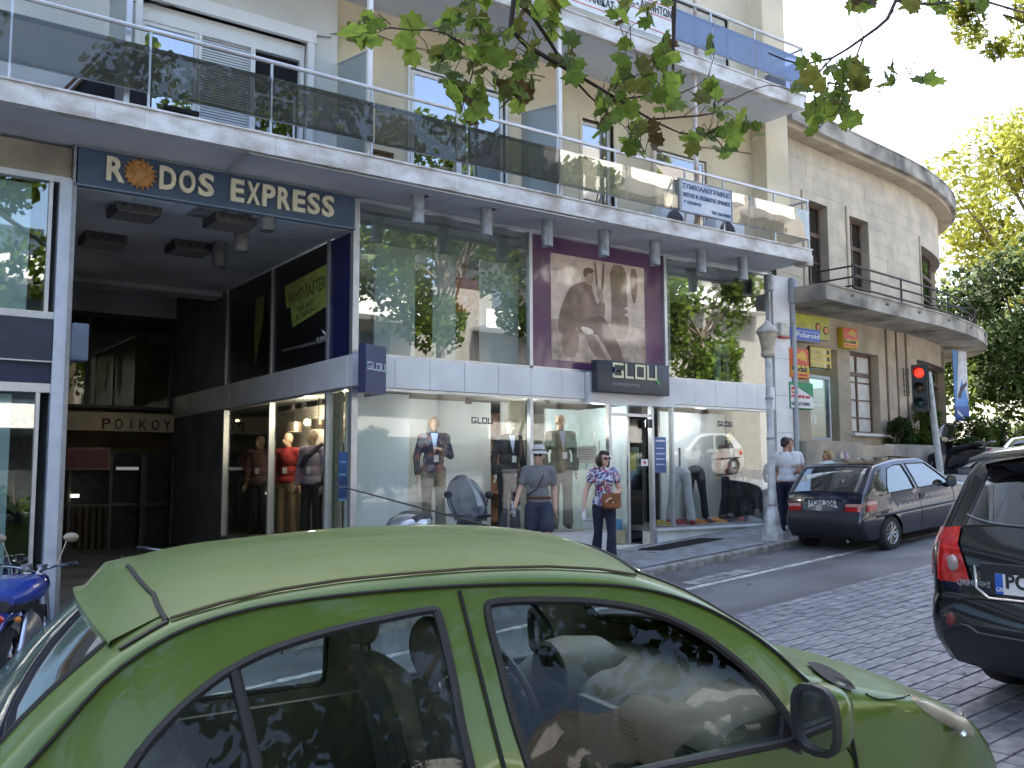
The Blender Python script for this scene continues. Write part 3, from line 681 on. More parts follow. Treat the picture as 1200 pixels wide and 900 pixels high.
MB().tube([((a0.x+a1.x)/2+.02, 12.62, a1.z), ((a0.x+a1.x)/2+.02, 12.62, -1.1)], .012).build('pole', blk, t)
box('floor_bin', (a0.x+.02, 12.5, -1.13), (a1.x+.03, 12.8, -.25), blk, None); o = bpy.data.objects['floor_bin']; tag(o, 'tall dark bin standing below the green box inside the entrance', 'bin')
for px0, px1, py0, py1, lb in ((684, 697, 607, 628, 'white leaning placard beside the plinth left of the woman'), (664, 671, 620, 629, 'small white card standing by the beige suit mannequin')):
    a0, a1 = onY(px0, py0, YF+.12), onY(px1, py1, YF+.12)
    card(a0.x, a1.x, max(a1.z, ZS+.0), a0.z, YF+.12, mat('paper_white', (.75, .76, .78), .6, var=.02), 'placard', lb, 'placard', lines=[(0, .02, .2), (0, .015, .8)], lm=mat('print_grey', (.3, .3, .35), .7))
o = MB()
for i in range(26):
    for j in range(7): o.box((10.45+i*.055+.1*j*.3, YF-.36-j*.05, GS(10.45+i*.055, YF-.3)+.002), (10.45+i*.055+.045+.1*j*.3, YF-.36-j*.05+.04, GS(10.45+i*.055, YF-.3)+.022))
o = o.box((10.42, YF-.70, GS(10.4, 11)-.05), (11.95, YF-.31, GS(10.4, 11)+.004)).build('door_mat', mat('rubber', (.02, .02, .022), .8), None); tag(o, 'black rubber doormat on the pavement before the entrance', 'doormat')
a0 = onY(752, 600, 12.2)
t = thing('cardboard_box', (10.6, 12.0, -1.13), 'small pale cartons stacked inside the shop door', 'box')
box('carton', (10.62, 12.0, -1.13), (10.82, 12.2, -.9), mat('carton', (.4, .38, .26), .8), t); box('carton', (10.68, 12.05, -.9), (10.80, 12.17, -.72), mat('carton_blue', (.1, .3, .5), .6), t)
t = thing('phone_sticker', (10.97, YF-.04, -.1), 'small pictogram sticker on the door stile', 'sticker')
a0, a1 = onY(752, 538, YF-.06), onY(760, 546, YF-.06); box('sticker', (a0.x, YF-.05, a1.z), (a1.x, YF-.046, a0.z), letw, t); MB().lathe([(.001, 0), (.03, 0)], ((a0.x+a1.x)/2, YF-.052, (a0.z+a1.z)/2), 10, 'Y').build('pictogram', mat('red_plastic', (.45, .03, .03)), t)
# shoes along the right window
shc = [(.5, .02, .03), (.06, .03, .02), (.55, .2, .02), (.03, .03, .03), (.45, .03, .03), (.02, .02, .025), (.6, .58, .5), (.03, .03, .05), (.5, .3, .03), (.04, .04, .05)]
def shoe_thing(x, y, z, c, label, rot=0, grp='shoes on show in the shop windows'):
    t = thing('shoe', (0, 0, 0), label, 'shoe', grp, rot=(0, 0, 0)); t.location = (x, y, z); t.rotation_euler = (0, 0, rot)
    m = mat('shoe_%d' % int(c[0]*100+c[1]*1000+c[2]*10), c, .4)
    mb = MB(); rg = []
    for i, (u, w2, h) in enumerate([(-.13, .01, .03), (-.12, .034, .09), (-.06, .036, .10), (.0, .036, .075), (.06, .044, .055), (.12, .04, .045), (.145, .01, .03)]):
        rg.append([(u, w2*math.cos(a), .015+max(0, h*math.sin(a)*1.0)) for a in [math.pi*k/6 for k in range(7)]])
    vs = [v for r in rg for v in r]; mb.add(vs, [(i*7+k, (i+1)*7+k, (i+1)*7+k+1, i*7+k+1) for i in range(6) for k in range(6)])
    mb.build('upper', m, t, smooth=True)
    mb = MB(); out = [(-.135, 0), (-.12, .036), (0, .037), (.07, .046), (.13, .04), (.15, 0), (.13, -.04), (.07, -.046), (0, -.037), (-.12, -.036)]
    mb.prism([(u, v, 0) for u, v in out], (0, 0, .02)); mb.build('sole', mat('shoe_sole', (.5, .5, .48), .6), t)
poss = [(778, 614), (789, 617), (798, 617), (806, 615), (820, 616), (832, 612), (843, 611), (852, 610), (872, 611), (884, 609)]
nm_ = ['yellow toed', 'maroon', 'red and white', 'brown', 'orange', 'black and red', 'bright orange', 'black laced', 'red', 'pale']
for i, (px, py) in enumerate(poss):
    p = onY(px, py, 11.95); c = [(.5, .35, .03), (.25, .02, .03), (.5, .05, .05), (.12, .04, .02), (.6, .18, .02), (.12, .02, .02), (.65, .25, .03), (.02, .02, .025), (.5, .02, .02), (.55, .55, .52)][i]
    shoe_thing(p.x, 11.95, ZS, c, '%s shoe on the right hand window floor, number %d in the row from the door side' % (nm_[i], i+1) if False else '%s shoe standing on the floor of the right hand shop window' % nm_[i], rot=-.9+.5*(i % 3))
# ================================================================ the passage
psd = mat('passage_paint', (.19, .19, .195), .85, var=.15, scale=1.5)
psc = mat('passage_ceiling', (.52, .54, .56), .85, var=.12, scale=.8)
YB = 20.0
MB().box((XL-.02, YF+.5, 3.38), (XC-.05, 17.0, 3.46)).build('passage_ceiling', psc, B)
MB().box((XL-.02, 17.0, 3.30), (XC-.05, 17.5, 3.9)).build('ceiling_beam', psc, B)
MB().box((XL-.02, 17.5, 3.75), (XC-.05, 20.4, 3.8)).build('passage_ceiling', psc, B)
for i, m_ in enumerate([mat('panel_pale', (.55, .62, .64), .7), mat('panel_bluegrey', (.52, .60, .68), .7), mat('panel_stained', (.30, .31, .31), .8, col2=(.05, .04, .035), scale=6), mat('panel_bluegrey', (.3, .36, .42)), psc]):
    a = XL+.02+i*.71; MB().box((a+.004, YF+.02, 3.352), (a+.704, YF+.49, 3.372)).build('ceiling_panel', m_, B)
MB().box((XL-.02, YF-.0, 3.38), (XC-.05, YF+.5, ZT)).build('lintel', psd, B)
# passage floor
sheet('passage_floor', fr(1.9, 5.6, 4), [11.62, 14, 17, 20], lambda x, y: -1.62+.03*(y-11.6), psd, 0)
# right wall of the passage: grey wall, glazed bays
MB().box((XC-.04, 16.8, -1.7), (XC+.04, YB, ZB0)).box((XC-.04, 16.8, ZB1), (XC+.04, YB, 3.75)).build('side_wall', psd, B)
MB().box((XC-.03, YF+.06, -1.7), (XC+.03, 16.8, -1.05)).build('side_plinth', mat('brown_marble', (.16, .10, .08), .4, var=.25), B)
SW = MB()
for y in (12.37, 14.54, 16.74): SW.box((XC-.06, y-.03, -1.05), (XC+.03, y+.03, ZB0)).box((XC-.06, y-.03, ZB1), (XC+.03, y+.03, 3.38))
SW.box((XC-.05, YF+.06, ZB0-.03), (XC+.03, 16.8, ZB0)).box((XC-.05, YF+.06, -1.05), (XC+.03, 16.8, -1.01))
SW.build('shopfront_frame', alu, B)
for a, b in ((YF+.06, 12.34), (12.4, 14.51), (14.57, 16.71)):
    MB().box((XC-.01, a, -1.01), (XC-.002, b, ZB0-.03)).build('glass_pane', glass('passage_glass', (.9, .93, .9), .7, .03), B)
MB().box((XC-.03, YF+.06, ZB1), (XC-.0, 12.34, 3.37)).build('navy_panel', navy, B)
blackp = mat('poster_black', (.012, .012, .014), .3)
for a, b in ((12.4, 14.51), (14.57, 16.71)): MB().box((XC-.03, a, ZB1), (XC-.0, b, 3.37)).build('black_panel', blackp, B)
MB().box((XC+.05, 13.5, ZS-.4), (XC+2.5, 16.9, -1.0)).build('display_floor', fl, B)
MB().box((XC+.9, 12.75, -1.1), (XC+.95, 17, 1.2)).build('display_back', mat('display_warm', (.30, .285, .26), .8), B)
# sports poster on the black panel
t = thing('sports_poster', (XC-.04, 12.5, 2), 'yellow green WHO FASTER? placard poster on the black passage window', 'poster')
yg = mat('poster_lime', (.34, .42, .10), .5, var=.2, scale=12, col2=(.16, .22, .05))
def PX(px, py, dx=0): v = onX(px, py, XC-.045-dx); return v
MB().prism([PX(*p) for p in ((334, 336), (386, 308), (386, 357), (343, 384), (341, 360), (336, 362))], (-.006, 0, 0)).build('placard', yg, t)
def txt_on(name, s_, pa, pb, hpx, m, parent, dx=.008, bold=.003):
    a = PX(*pa, dx); b = PX(*pb, dx); d = b-a; up = (PX(pa[0], pa[1]-hpx, dx)-a)
    o = text(name, s_, 1.0, Mxz((0, 0, 0)), m, None, ext=0)
    xs = [v.co.x for v in o.data.vertices]; zs = [v.co.z for v in o.data.vertices]; w_ = max(xs)-min(xs); h_ = max(zs)-min(zs); x0 = min(xs); z0 = min(zs)
    for v in o.data.vertices: v.co = a+d*((v.co.x-x0)/w_)+up*((v.co.z-z0)/h_)+Vector((-.004 if v.co.y < 0 else 0, 0, 0))-(ORG[parent.name])
    o.parent = parent
txt_on('lettering', 'WHO FASTER?', (338, 358), (384, 337), 15, blackp, t)
txt_on('lettering', 'WE ARE', (348, 366), (368, 356), 6, blackp, t); txt_on('lettering', 'RUNNING', (347, 376), (372, 362), 6, blackp, t)
txt_on('lettering', 'USAIN BOLT, STILL THE WORLDS FASTEST MAN' if False else 'BORN FAST, STILL THE WORLDS FASTEST MAN.', (331, 413), (369, 404), 3.5, mat('print_pale', (.5, .5, .5), .6), t)
txt_on('lettering', 'PUMA', (371, 403), (383, 399), 7, letw, t)
# the leaping animal mark above the word
MB().prism([PX(*p, .006) for p in ((377, 386), (380, 388), (382, 390), (384, 396), (382.5, 397), (381, 392), (379, 390.5), (378, 389))], (-.003, 0, 0)).build('emblem', letw, t)
MB().prism([PX(*p) for p in ((300, 350), (310, 345), (308, 380), (303, 405), (299, 425), (298, 395))], (-.004, 0, 0)).build('lime_figure', mat('poster_lime_dark', (.14, .17, .03), .6), t)
# back of the passage
BW = MB()
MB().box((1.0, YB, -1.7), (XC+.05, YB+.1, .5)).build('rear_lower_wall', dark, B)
a0 = onY(80, 482, YB); a1 = onY(204, 507, YB)
fasc = mat('fascia_cream', (.55, .48, .34), .7)
MB().box((-.6, YB-.12, a1.z), (XC-.05, YB, a0.z)).build('fascia', fasc, B)
t = thing('arcade_lettering', (4, YB-.13, a1.z), 'brown ΡΟΙΚΟΥ lettering on the cream fascia at the back of the passage', 'lettering')
b0 = onY(117, 500, YB-.13); b1 = onY(203, 500, YB-.13)
for i, ch in enumerate('POIKOY'):
    st_ = (b1.x-b0.x)/6; cxx = b0.x+st_*(i+.5); hw = st_*(.33 if ch != 'I' else .06); o = text('letter', ch, .36, Mxz((0, YB-.125, 0)), mat('letter_brown', (.09, .05, .04), .6), t, ext=.01, bold=.004); xs = [v.co.x for v in o.data.vertices]; zs = [v.co.z for v in o.data.vertices]; og = ORG[t.name]; x0_, x1_, z0_, z1_ = min(xs), max(xs), min(zs), max(zs)
    for v in o.data.vertices: v.co.x = (v.co.x-x0_)/(x1_-x0_)*hw*2+cxx-hw-og.x; v.co.z = (v.co.z-z0_)/(z1_-z0_)*.21+b0.z-.04-og.z
a0 = onY(82, 368, YB); a1 = onY(205, 478, YB)
MB().box((-.6, YB+.3, a1.z), (XC, YB+.35, a0.z)).build('rear_room', mat('rear_room', (.28, .22, .12), .8, var=.3, scale=.8), B)
MB().box((-.6, YB, a1.z), (XC-.1, YB+.01, a0.z)).build('glass_pane', glass('rear_glass', (.7, .7, .6), 1.0, .08), B)
FR = MB().box((-.6, YB-.05, a1.z-.06), (XC-.05, YB+.05, a1.z)).box((-.6, YB-.05, a0.z), (XC-.05, YB+.05, a0.z+.08)).box((XC-.14, YB-.05, a1.z), (XC-.05, YB+.05, a0.z))
c1 = onY(103, 420, YB); FR.box((c1.x-.04, YB-.05, a1.z), (c1.x+.04, YB+.05, a0.z)); FR.build('rear_window_frame', blk, B)
MB().box((-.6, YB-.02, a0.z+.08), (XC, YB+.05, 3.8)).build('rear_upper_wall', psc, B)
bx0, bx1 = onY(173, 390, YB-.1), onY(202, 405, YB-.1); MB().box((bx0.x, YB-.1, bx1.z), (bx1.x, YB-.03, bx0.z)).build('vent_grille', blk, B)
# kiosk front below
kd = mat('kiosk_frame', (.06, .055, .05), .5)
a0 = onY(78, 545, YB-.3); a1 = onY(202, 650, YB-.3)
t = thing('arcade_shopfront', (3, YB-.3, -1.6), 'dim glazed shop counter at the far end of the passage', 'shopfront')
for px in (80, 128, 165, 168, 200):
    p = onY(px, 600, YB-.3); MB().box((p.x-.03, YB-.34, -1.6), (p.x+.03, YB-.26, .45)).build('stile', kd, t)
for px in range(84, 128, 8):
    p = onY(px, 600, YB-.25); MB().box((p.x-.02, YB-.27, -1.6), (p.x+.05, YB-.25, -.55)).build('wood_slat', mat('slat_brown', (.06, .04, .02), .7), t)
MB().box((2.2, YB-.3, -.55), (XC-.1, YB-.24, -.5)).build('counter_rail', kd, t)
p0_, p1_ = onY(78, 526, YB-.32), onY(126, 549, YB-.32)
t2 = thing('red_signboard', p0_, 'dull red signboard hanging at the back of the passage', 'sign'); box('board', (p0_.x, YB-.4, p1_.z), (p1_.x, YB-.36, p0_.z), mat('dull_red', (.14, .02, .02), .5), t2)
box('sign_frame', (p0_.x-.03, YB-.36, p1_.z-.03), (p1_.x+.03, YB-.34, p0_.z+.03), mat('dull_pink', (.3, .15, .14), .5), t2)
p0_ = onY(87, 581, YB-.32); t2 = thing('strip_lamp', p0_, 'tiny lit white lamp low at the back of the passage', 'lamp'); box('tube', (p0_.x-.07, YB-.4, p0_.z-.03), (p0_.x+.07, YB-.37, p0_.z+.03), mat('lamp_white', (1, 1, .8), .5, var=0, emit=.8), t2)
p0_ = onY(150, 549, YB-.6); t2 = thing('ceiling_lamp', p0_, 'faint pale lamp under the fascia at the back of the passage', 'lamp'); box('lamp', (p0_.x-.2, YB-.6, p0_.z-.03), (p0_.x+.2, YB-.5, p0_.z+.03), mat('lamp_dim', (.8, .8, .8), .5, var=0, emit=.04), t2)
# left wall of the passage
MB().box((XL-.1, YF+.1, -1.8), (XL-.02, YB, 3.9)).build('passage_wall_left', psd, B)
# rectangular ceiling lamps and can lamps
for i, (px, py) in enumerate([(157, 250), (269, 262), (120, 284), (221, 293), (92, 325), (168, 332)]):
    p = onZ(px, py, 3.30); 
    if i > 3: p = onZ(px, py, 3.66)
    z1 = 3.38 if i < 4 else 3.75
    t = thing('ceiling_light', (p.x, p.y, z1), ['rectangular dark ceiling light nearest the header sign, left', 'rectangular dark ceiling light nearest the header sign, right', 'dark ceiling light second row, left', 'dark ceiling light second row, right', 'dark ceiling light beyond the beam, left', 'dark ceiling light beyond the beam, right'][i], 'ceiling light', 'rectangular passage lights')
    MB().box((p.x-.27, p.y-.27, z1-.12), (p.x+.27, p.y+.27, z1-.002)).build('housing', mat('lamp_box', (.05, .05, .055), .5), t)
    for k in range(4): MB().lathe([(.001, 0), (.03, 0), (.03, .02)], (p.x-.18+k*.12, p.y-.275, z1-.06), 8, 'Y').build('vent_hole', blk, t)
    MB().box((p.x-.24, p.y-.24, z1-.13), (p.x+.24, p.y+.24, z1-.121)).build('diffuser', mat('diffuser', (.2, .2, .2), .4), t)
for i, (px, py) in enumerate([(283, 280), (257, 298), (313, 269)]):
    p = onZ(px, py, 3.2); t = thing('can_light', (p.x, p.y, 3.38), ['grey can light hanging in the passage, middle one', 'grey can light hanging in the passage, leftmost', 'short can light by the right end of the header'][i], 'ceiling light', 'can lights in the passage')
    h = .36 if i < 2 else .2
    MB().lathe([(.001, 0), (.1, 0), (.1, -h), (.09, -h), (.09, -h+.04), (.001, -h+.04)], (p.x, p.y, 3.378), 16).build('can', mat('can_grey', (.13, .135, .14), .5), t, smooth=True)
# header sign
t = thing('arcade_sign', (2, YF-.1, 3.38), 'long blue RODOS EXPRESS sign with a sun emblem over the passage', 'sign')
hb = mat('header_blue', (.045, .085, .17), .5, col2=(.07, .11, .17), scale=2.2)
MB().box((XL+.03, YF-.10, 3.37), (XC-.06, YF-.02, ZT-.03)).build('sign_board', hb, t)
MB().box((XL+.0, YF-.13, ZT-.03), (XC-.05, YF-.0, ZT-.005)).build('top_trim', alud, t)
MB().box((XL+.0, YF-.12, 3.35), (XC-.05, YF-.02, 3.37)).build('bottom_trim', mat('trim_blue', (.16, .22, .30), .6), t)
def letters(s_, px0, px1, py0, h, y, m, parent, bold=.012, pya=None, dz=0):
    """spread the letters of a word evenly between two sight lines"""
    a = onY(px0, py0, y); b = onY(px1, pya or py0, y); n = len(s_); st = (b.x-a.x)/n
    for i, ch in enumerate(s_):
        if ch == ' ': continue
        mw = .82 if ch not in 'I' else .3
        o = text('letter', ch, h*1.35, Mxz((0, y, a.z)), m, parent, ext=.02, bold=bold)
        xs = [v.co.x for v in o.data.vertices]; zs = [v.co.z for v in o.data.vertices]
        w_ = max(xs)-min(xs); h_ = max(zs)-min(zs); org = ORG[parent.name]
        for v in o.data.vertices:
            v.co.x = (v.co.x-min(xs))/w_*st*mw+a.x+st*i-org.x; v.co.z = (v.co.z-min(zs))/h_*h+a.z-org.z+dz
lz = 3.44
def L_at(s_, px0, px1, m=cream): letters(s_, px0, px1, 240, .28, YF-.125, m, t); 
zfix = onY(200, 240, YF-.125).z

def word(s_, px0, px1):
    a = onY(px0, 230, YF-.125).x; b = onY(px1, 230, YF-.125).x; n = len(s_); st = (b-a)/n
    for i, ch in enumerate(s_):
        o = text('letter', ch, .4, Mxz((0, YF-.125, 0)), cream, t, ext=.02, bold=.012)
        xs = [v.co.x for v in o.data.vertices]; zs = [v.co.z for v in o.data.vertices]; w_ = max(xs)-min(xs); h_ = max(zs)-min(zs); org = ORG[t.name]; x0, z0 = min(xs), min(zs)
        for v in o.data.vertices: v.co.x = (v.co.x-x0)/w_*st*.84+a+st*i-org.x; v.co.z = (v.co.z-z0)/h_*.29+3.455-org.z
word('R', 123.5, 149); word('DOS', 186, 254); word('EXPRESS', 270, 394)
a = onY(164.5, 208, YF-.13)
sunm = mat('sun_ochre', (.42, .20, .05), .6, var=.2, scale=20)
mb = MB(); 
mb.lathe([(.001, -.03), (.10, -.022), (.155, -.006), (.16, .01)], (a.x, YF-.115, 3.60), 24, 'Y')
mb.build('sun_disc', sunm, t, smooth=True)
mb = MB()
for k in range(18):
    an = 2*math.pi*k/18; d = Vector((math.cos(an), 0, math.sin(an))); s2 = Vector((-math.sin(an), 0, math.cos(an))); c = Vector((a.x, YF-.11, 3.60))
    mb.prism([c+d*.14-s2*.024, c+d*.205, c+d*.14+s2*.024], (0, -.015, 0))
mb.build('sun_rays', sunm, t)
MB().lathe([(.001, -.04), (.05, -.035), (.07, -.02)], (a.x, YF-.115, 3.60), 16, 'Y').build('sun_face', mat('sun_pale', (.45, .25, .09), .6), t, smooth=True)
# ---------------- left hand shop
LS = B
mb = MB()
mb.box((1.86, YF-.09, -2), (1.99, YF+.06, 3.40)); mb.build('pilaster_post', mat('post_bluegrey', (.52, .58, .68), .4, .3, var=.04), B)
MB().box((1.99, YF-.1, -2), (2.035, YF+.06, ZT)).build('corner_trim', alud, B)
MB().box((-14, YF-.02, 3.44), (1.98, YF+.1, 3.79)).build('upper_fascia', mat('fascia_dull', (.36, .33, .26), .8, var=.15, scale=2, col2=(.22, .20, .16)), B)
a = MB().box((-14, YF-.06, 3.36), (1.98, YF+.06, 3.43)).box((-14, YF-.05, 1.78), (1.86, YF+.05, 1.86)).box((-14, YF-.05, .95), (1.86, YF+.05, 1.05)).box((1.76, YF-.04, 1.86), (1.80, YF+.04, 3.36)).box((1.72, YF-.04, -2), (1.76, YF+.04, .95)); a.build('shopfront_frame', alu, B)
pane('glass_pane', -14, 1.76, 1.86, 3.36, glass('left_glass', (.85, .92, .92), 1.0, .12)); pane('glass_pane', -14, 1.72, -1.95, .95, glass('left_glass', (.8, .9, .9)))
MB().box((-14, YF-.08, 1.30), (1.85, YF+.05, 1.775)).build('navy_fascia', mat('navy_dull', (.025, .035, .06), .5, var=.1), B)
MB().box((-14, YF-.04, 1.055), (1.85, YF+.05, 1.295)).build('navy_shutter_box', mat('navy_deep', (.012, .02, .06), .5), B)
MB().box((-14, YF-.1, 1.285), (1.86, YF+.0, 1.30)).build('fascia_trim', alu, B)
pw = mat('board_paleblue', (.68, .80, .80), .7, var=.03)
MB().box((-14, YF+.12, 1.87), (1.60, YF+.16, 3.34)).box((-14, YF+.12, -1.9), (1.50, YF+.16, .93)).build('display_board', pw, B)
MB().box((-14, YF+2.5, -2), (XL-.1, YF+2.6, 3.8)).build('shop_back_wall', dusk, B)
MB().box((-14, YF-.04, -3), (1.86, YF+.3, -1.95)).build('plinth', marble, B)
bevbox('blue_lamp_box', (2.04, YF-.15, 1.32), (2.22, YF+.1, 1.75), mat('box_bluegrey', (.11, .14, .19), .5), None, .02); tag(bpy.data.objects['blue_lamp_box'], 'small blue grey box on the passage corner left of the entrance', 'box')
# ---------------- notary sign and upper sign on the balconies
paper = mat('sign_paper', (.60, .65, .72), .5, col2=(.36, .46, .62), scale=2.2); ink = mat('sign_ink', (.10, .13, .22), .6)
a0 = onY(794, 208, 10.46); a1 = onY(856, 264, 10.46)
zlo, zhi = 4.22, 4.72
t = thing('notary_sign', (a0.x, 10.45, zlo), 'white notary signboard with Greek lettering hung on the lower balcony rail', 'sign')
MB().box((a0.x+.05, 10.43, zlo), (a1.x, 10.455, zhi)).build('board', paper, t)
MB().box((a0.x+.0, 10.42, zlo-.02), (a0.x+.05, 10.47, zhi+.02)).box((a0.x+.05, 10.42, zhi), (a1.x+.02, 10.47, zhi+.02)).box((a0.x+.05, 10.42, zlo-.02), (a1.x+.02, 10.47, zlo)).box((a1.x, 10.42, zlo), (a1.x+.02, 10.47, zhi)).build('sign_frame', alud, t)
def fit_text(s_, x0, x1, z0, h, y, m, parent, bold=.002, ext=.003, name='lettering'):
    o = text(name, s_, h*1.3, Mxz((0, y, 0)), m, parent, ext=ext, bold=bold)
    xs = [v.co.x for v in o.data.vertices]; zs = [v.co.z for v in o.data.vertices]; org = ORG[parent.name]; a, b, c, d = min(xs), max(xs), min(zs), max(zs)
    for v in o.data.vertices: v.co.x = (v.co.x-a)/(b-a)*(x1-x0)+x0-org.x; v.co.z = (v.co.z-c)/(d-c)*h+z0-org.z
    return o
xa, xb = a0.x+.08, a1.x-.03
fit_text('ΣΥΜΒΟΛΑΙΟΓΡΑΦΕΙΟ', xa, xb, 4.585, .09, 10.425, ink, t); fit_text('ΧΡΙΣΤΟΣ Φ. ΠΡΩΙΜΙΩΤΗΣ ΟΡΦΑΝΟΣ', xa, xb, 4.45, .075, 10.425, ink, t)
fit_text("Γ' ΟΡΟΦΟΣ", xa+.02, xa+.42, 4.34, .055, 10.425, ink, t); fit_text('ΤΗΛ. 2241-075020', xb-.45, xb, 4.26, .055, 10.425, ink, t)
t = thing('estate_agent_sign', (8.4, 10.45, 7.0), 'long white estate agent banner with red lines and Greek letters on the upper balcony', 'sign')
MB().box((8.4, 10.44, 6.98), (10.64, 10.455, 7.74)).build('board', mat('banner_white', (.72, .75, .76), .6, var=.03), t)
bk = mat('banner_ink', (.05, .05, .06), .6); rdm = mat('banner_red', (.55, .06, .08), .6)
fit_text('ΑΓΟΡΕΣ - ΠΩΛΗΣΕΙΣ - ΑΚΙΝΗΤΩΝ', 8.46, 10.58, 7.36, .14, 10.436, bk, t, .004); fit_text('Λ.ΚΑΡΑΝΙΚΑΣ', 8.46, 9.35, 7.14, .14, 10.436, bk, t, .004)
fit_text('ΜΕΣΙΤΙΚΟ ΓΡΑΦΕΙΟ', 8.46, 10.2, 7.56, .12, 10.436, rdm, t, .004)
for z in (7.32, 7.06, 7.53): MB().box((8.42, 10.436, z), (10.62, 10.4399, z+.014)).build('red_line', rdm, t)
# ================================================================ cars
def pin(p, poly):
    x, y = p; c = False; n = len(poly)
    for i in range(n):
        x1, y1 = poly[i]; x2, y2 = poly[(i+1) % n]
        if (y1 > y) != (y2 > y) and x < (x2-x1)*(y-y1)/(y2-y1)+x1: c = not c
    return c
def dseg(p, a, b):
    px, py = p[0]-a[0], p[1]-a[1]; dx, dy = b[0]-a[0], b[1]-a[1]; L = dx*dx+dy*dy
    t = 0 if L == 0 else max(0, min(1, (px*dx+py*dy)/L)); return math.hypot(px-t*dx, py-t*dy)
def dpoly(p, pl): return min(dseg(p, pl[i], pl[i+1]) for i in range(len(pl)-1))
def resamp(pl, st):
    o = []
    for a, b in zip(pl, pl[1:]):
        n = max(1, int(math.hypot(b[0]-a[0], b[1]-a[1])/st))
        o += [(a[0]+(b[0]-a[0])*i/n, a[1]+(b[1]-a[1])*i/n) for i in range(n)]
    return o+[pl[-1]]
def catm(pl, st=.05):
    o = []
    for i in range(len(pl)-1):
        p0 = pl[max(0, i-1)]; p1 = pl[i]; p2 = pl[i+1]; p3 = pl[min(len(pl)-1, i+2)]
        n = max(1, int(math.hypot(p2[0]-p1[0], p2[1]-p1[1])/st))
        for k in range(n):
            t = k/n; o.append(tuple(.5*((2*p1[j])+(-p0[j]+p2[j])*t+(2*p0[j]-5*p1[j]+4*p2[j]-p3[j])*t*t+(-p0[j]+3*p1[j]-3*p2[j]+p3[j])*t**3) for j in range(len(p1))))
    return o+[tuple(pl[-1])]
def fill2d(outline, holes, st=.06, extra=()):
    vs = []; es = []
    for lp in [outline]+holes:
        k = len(vs); vs += [Vector(p) for p in lp]; es += [(k+i, k+(i+1) % len(lp)) for i in range(len(lp))]
    xs = [p[0] for p in outline]; ys = [p[1] for p in outline]
    vs += [Vector(p) for p in extra]
    x = min(xs)+st/2; loops = [l+[l[0]] for l in [outline]+holes]; r = 0
    while x < max(xs):
        y = min(ys)+st/2+(r % 2)*st/2
        while y < max(ys):
            if pin((x, y), outline) and not any(pin((x, y), h) for h in holes) and min(dpoly((x, y), l) for l in loops) > (st*.35 if not extra else .062): vs.append(Vector((x, y)))
            y += st
        x += st; r += 1
    V, E_, F, *_ = delaunay_2d_cdt(vs, es, [], 0, 1e-5)
    out = []
    for f in F:
        c = (sum(V[i].x for i in f)/len(f), sum(V[i].y for i in f)/len(f))
        if pin(c, outline) and not any(pin(c, h) for h in holes): out.append(tuple(f))
    return [(v.x, v.y) for v in V], out
rub = mat('window_rubber', (.012, .012, .013), .55); tyre = mat('tyre', (.018, .018, .019), .85, bump=.3, bscale=80)
seam = mat('panel_gap', (.008, .01, .008), .8); chromem = mat('chrome', (.6, .6, .62), .12, 1, var=.02)
alloy = mat('alloy_rim', (.50, .50, .50), .35, .85, var=.08); redl = mat('tail_red', (.42, .012, .012), .12, coat=1, var=.2, scale=30)
clearl = mat('lens_clear', (.62, .60, .56), .1, coat=1, var=.1); lblk = mat('car_black_plastic', (.015, .015, .017), .5, bump=.1, bscale=200)
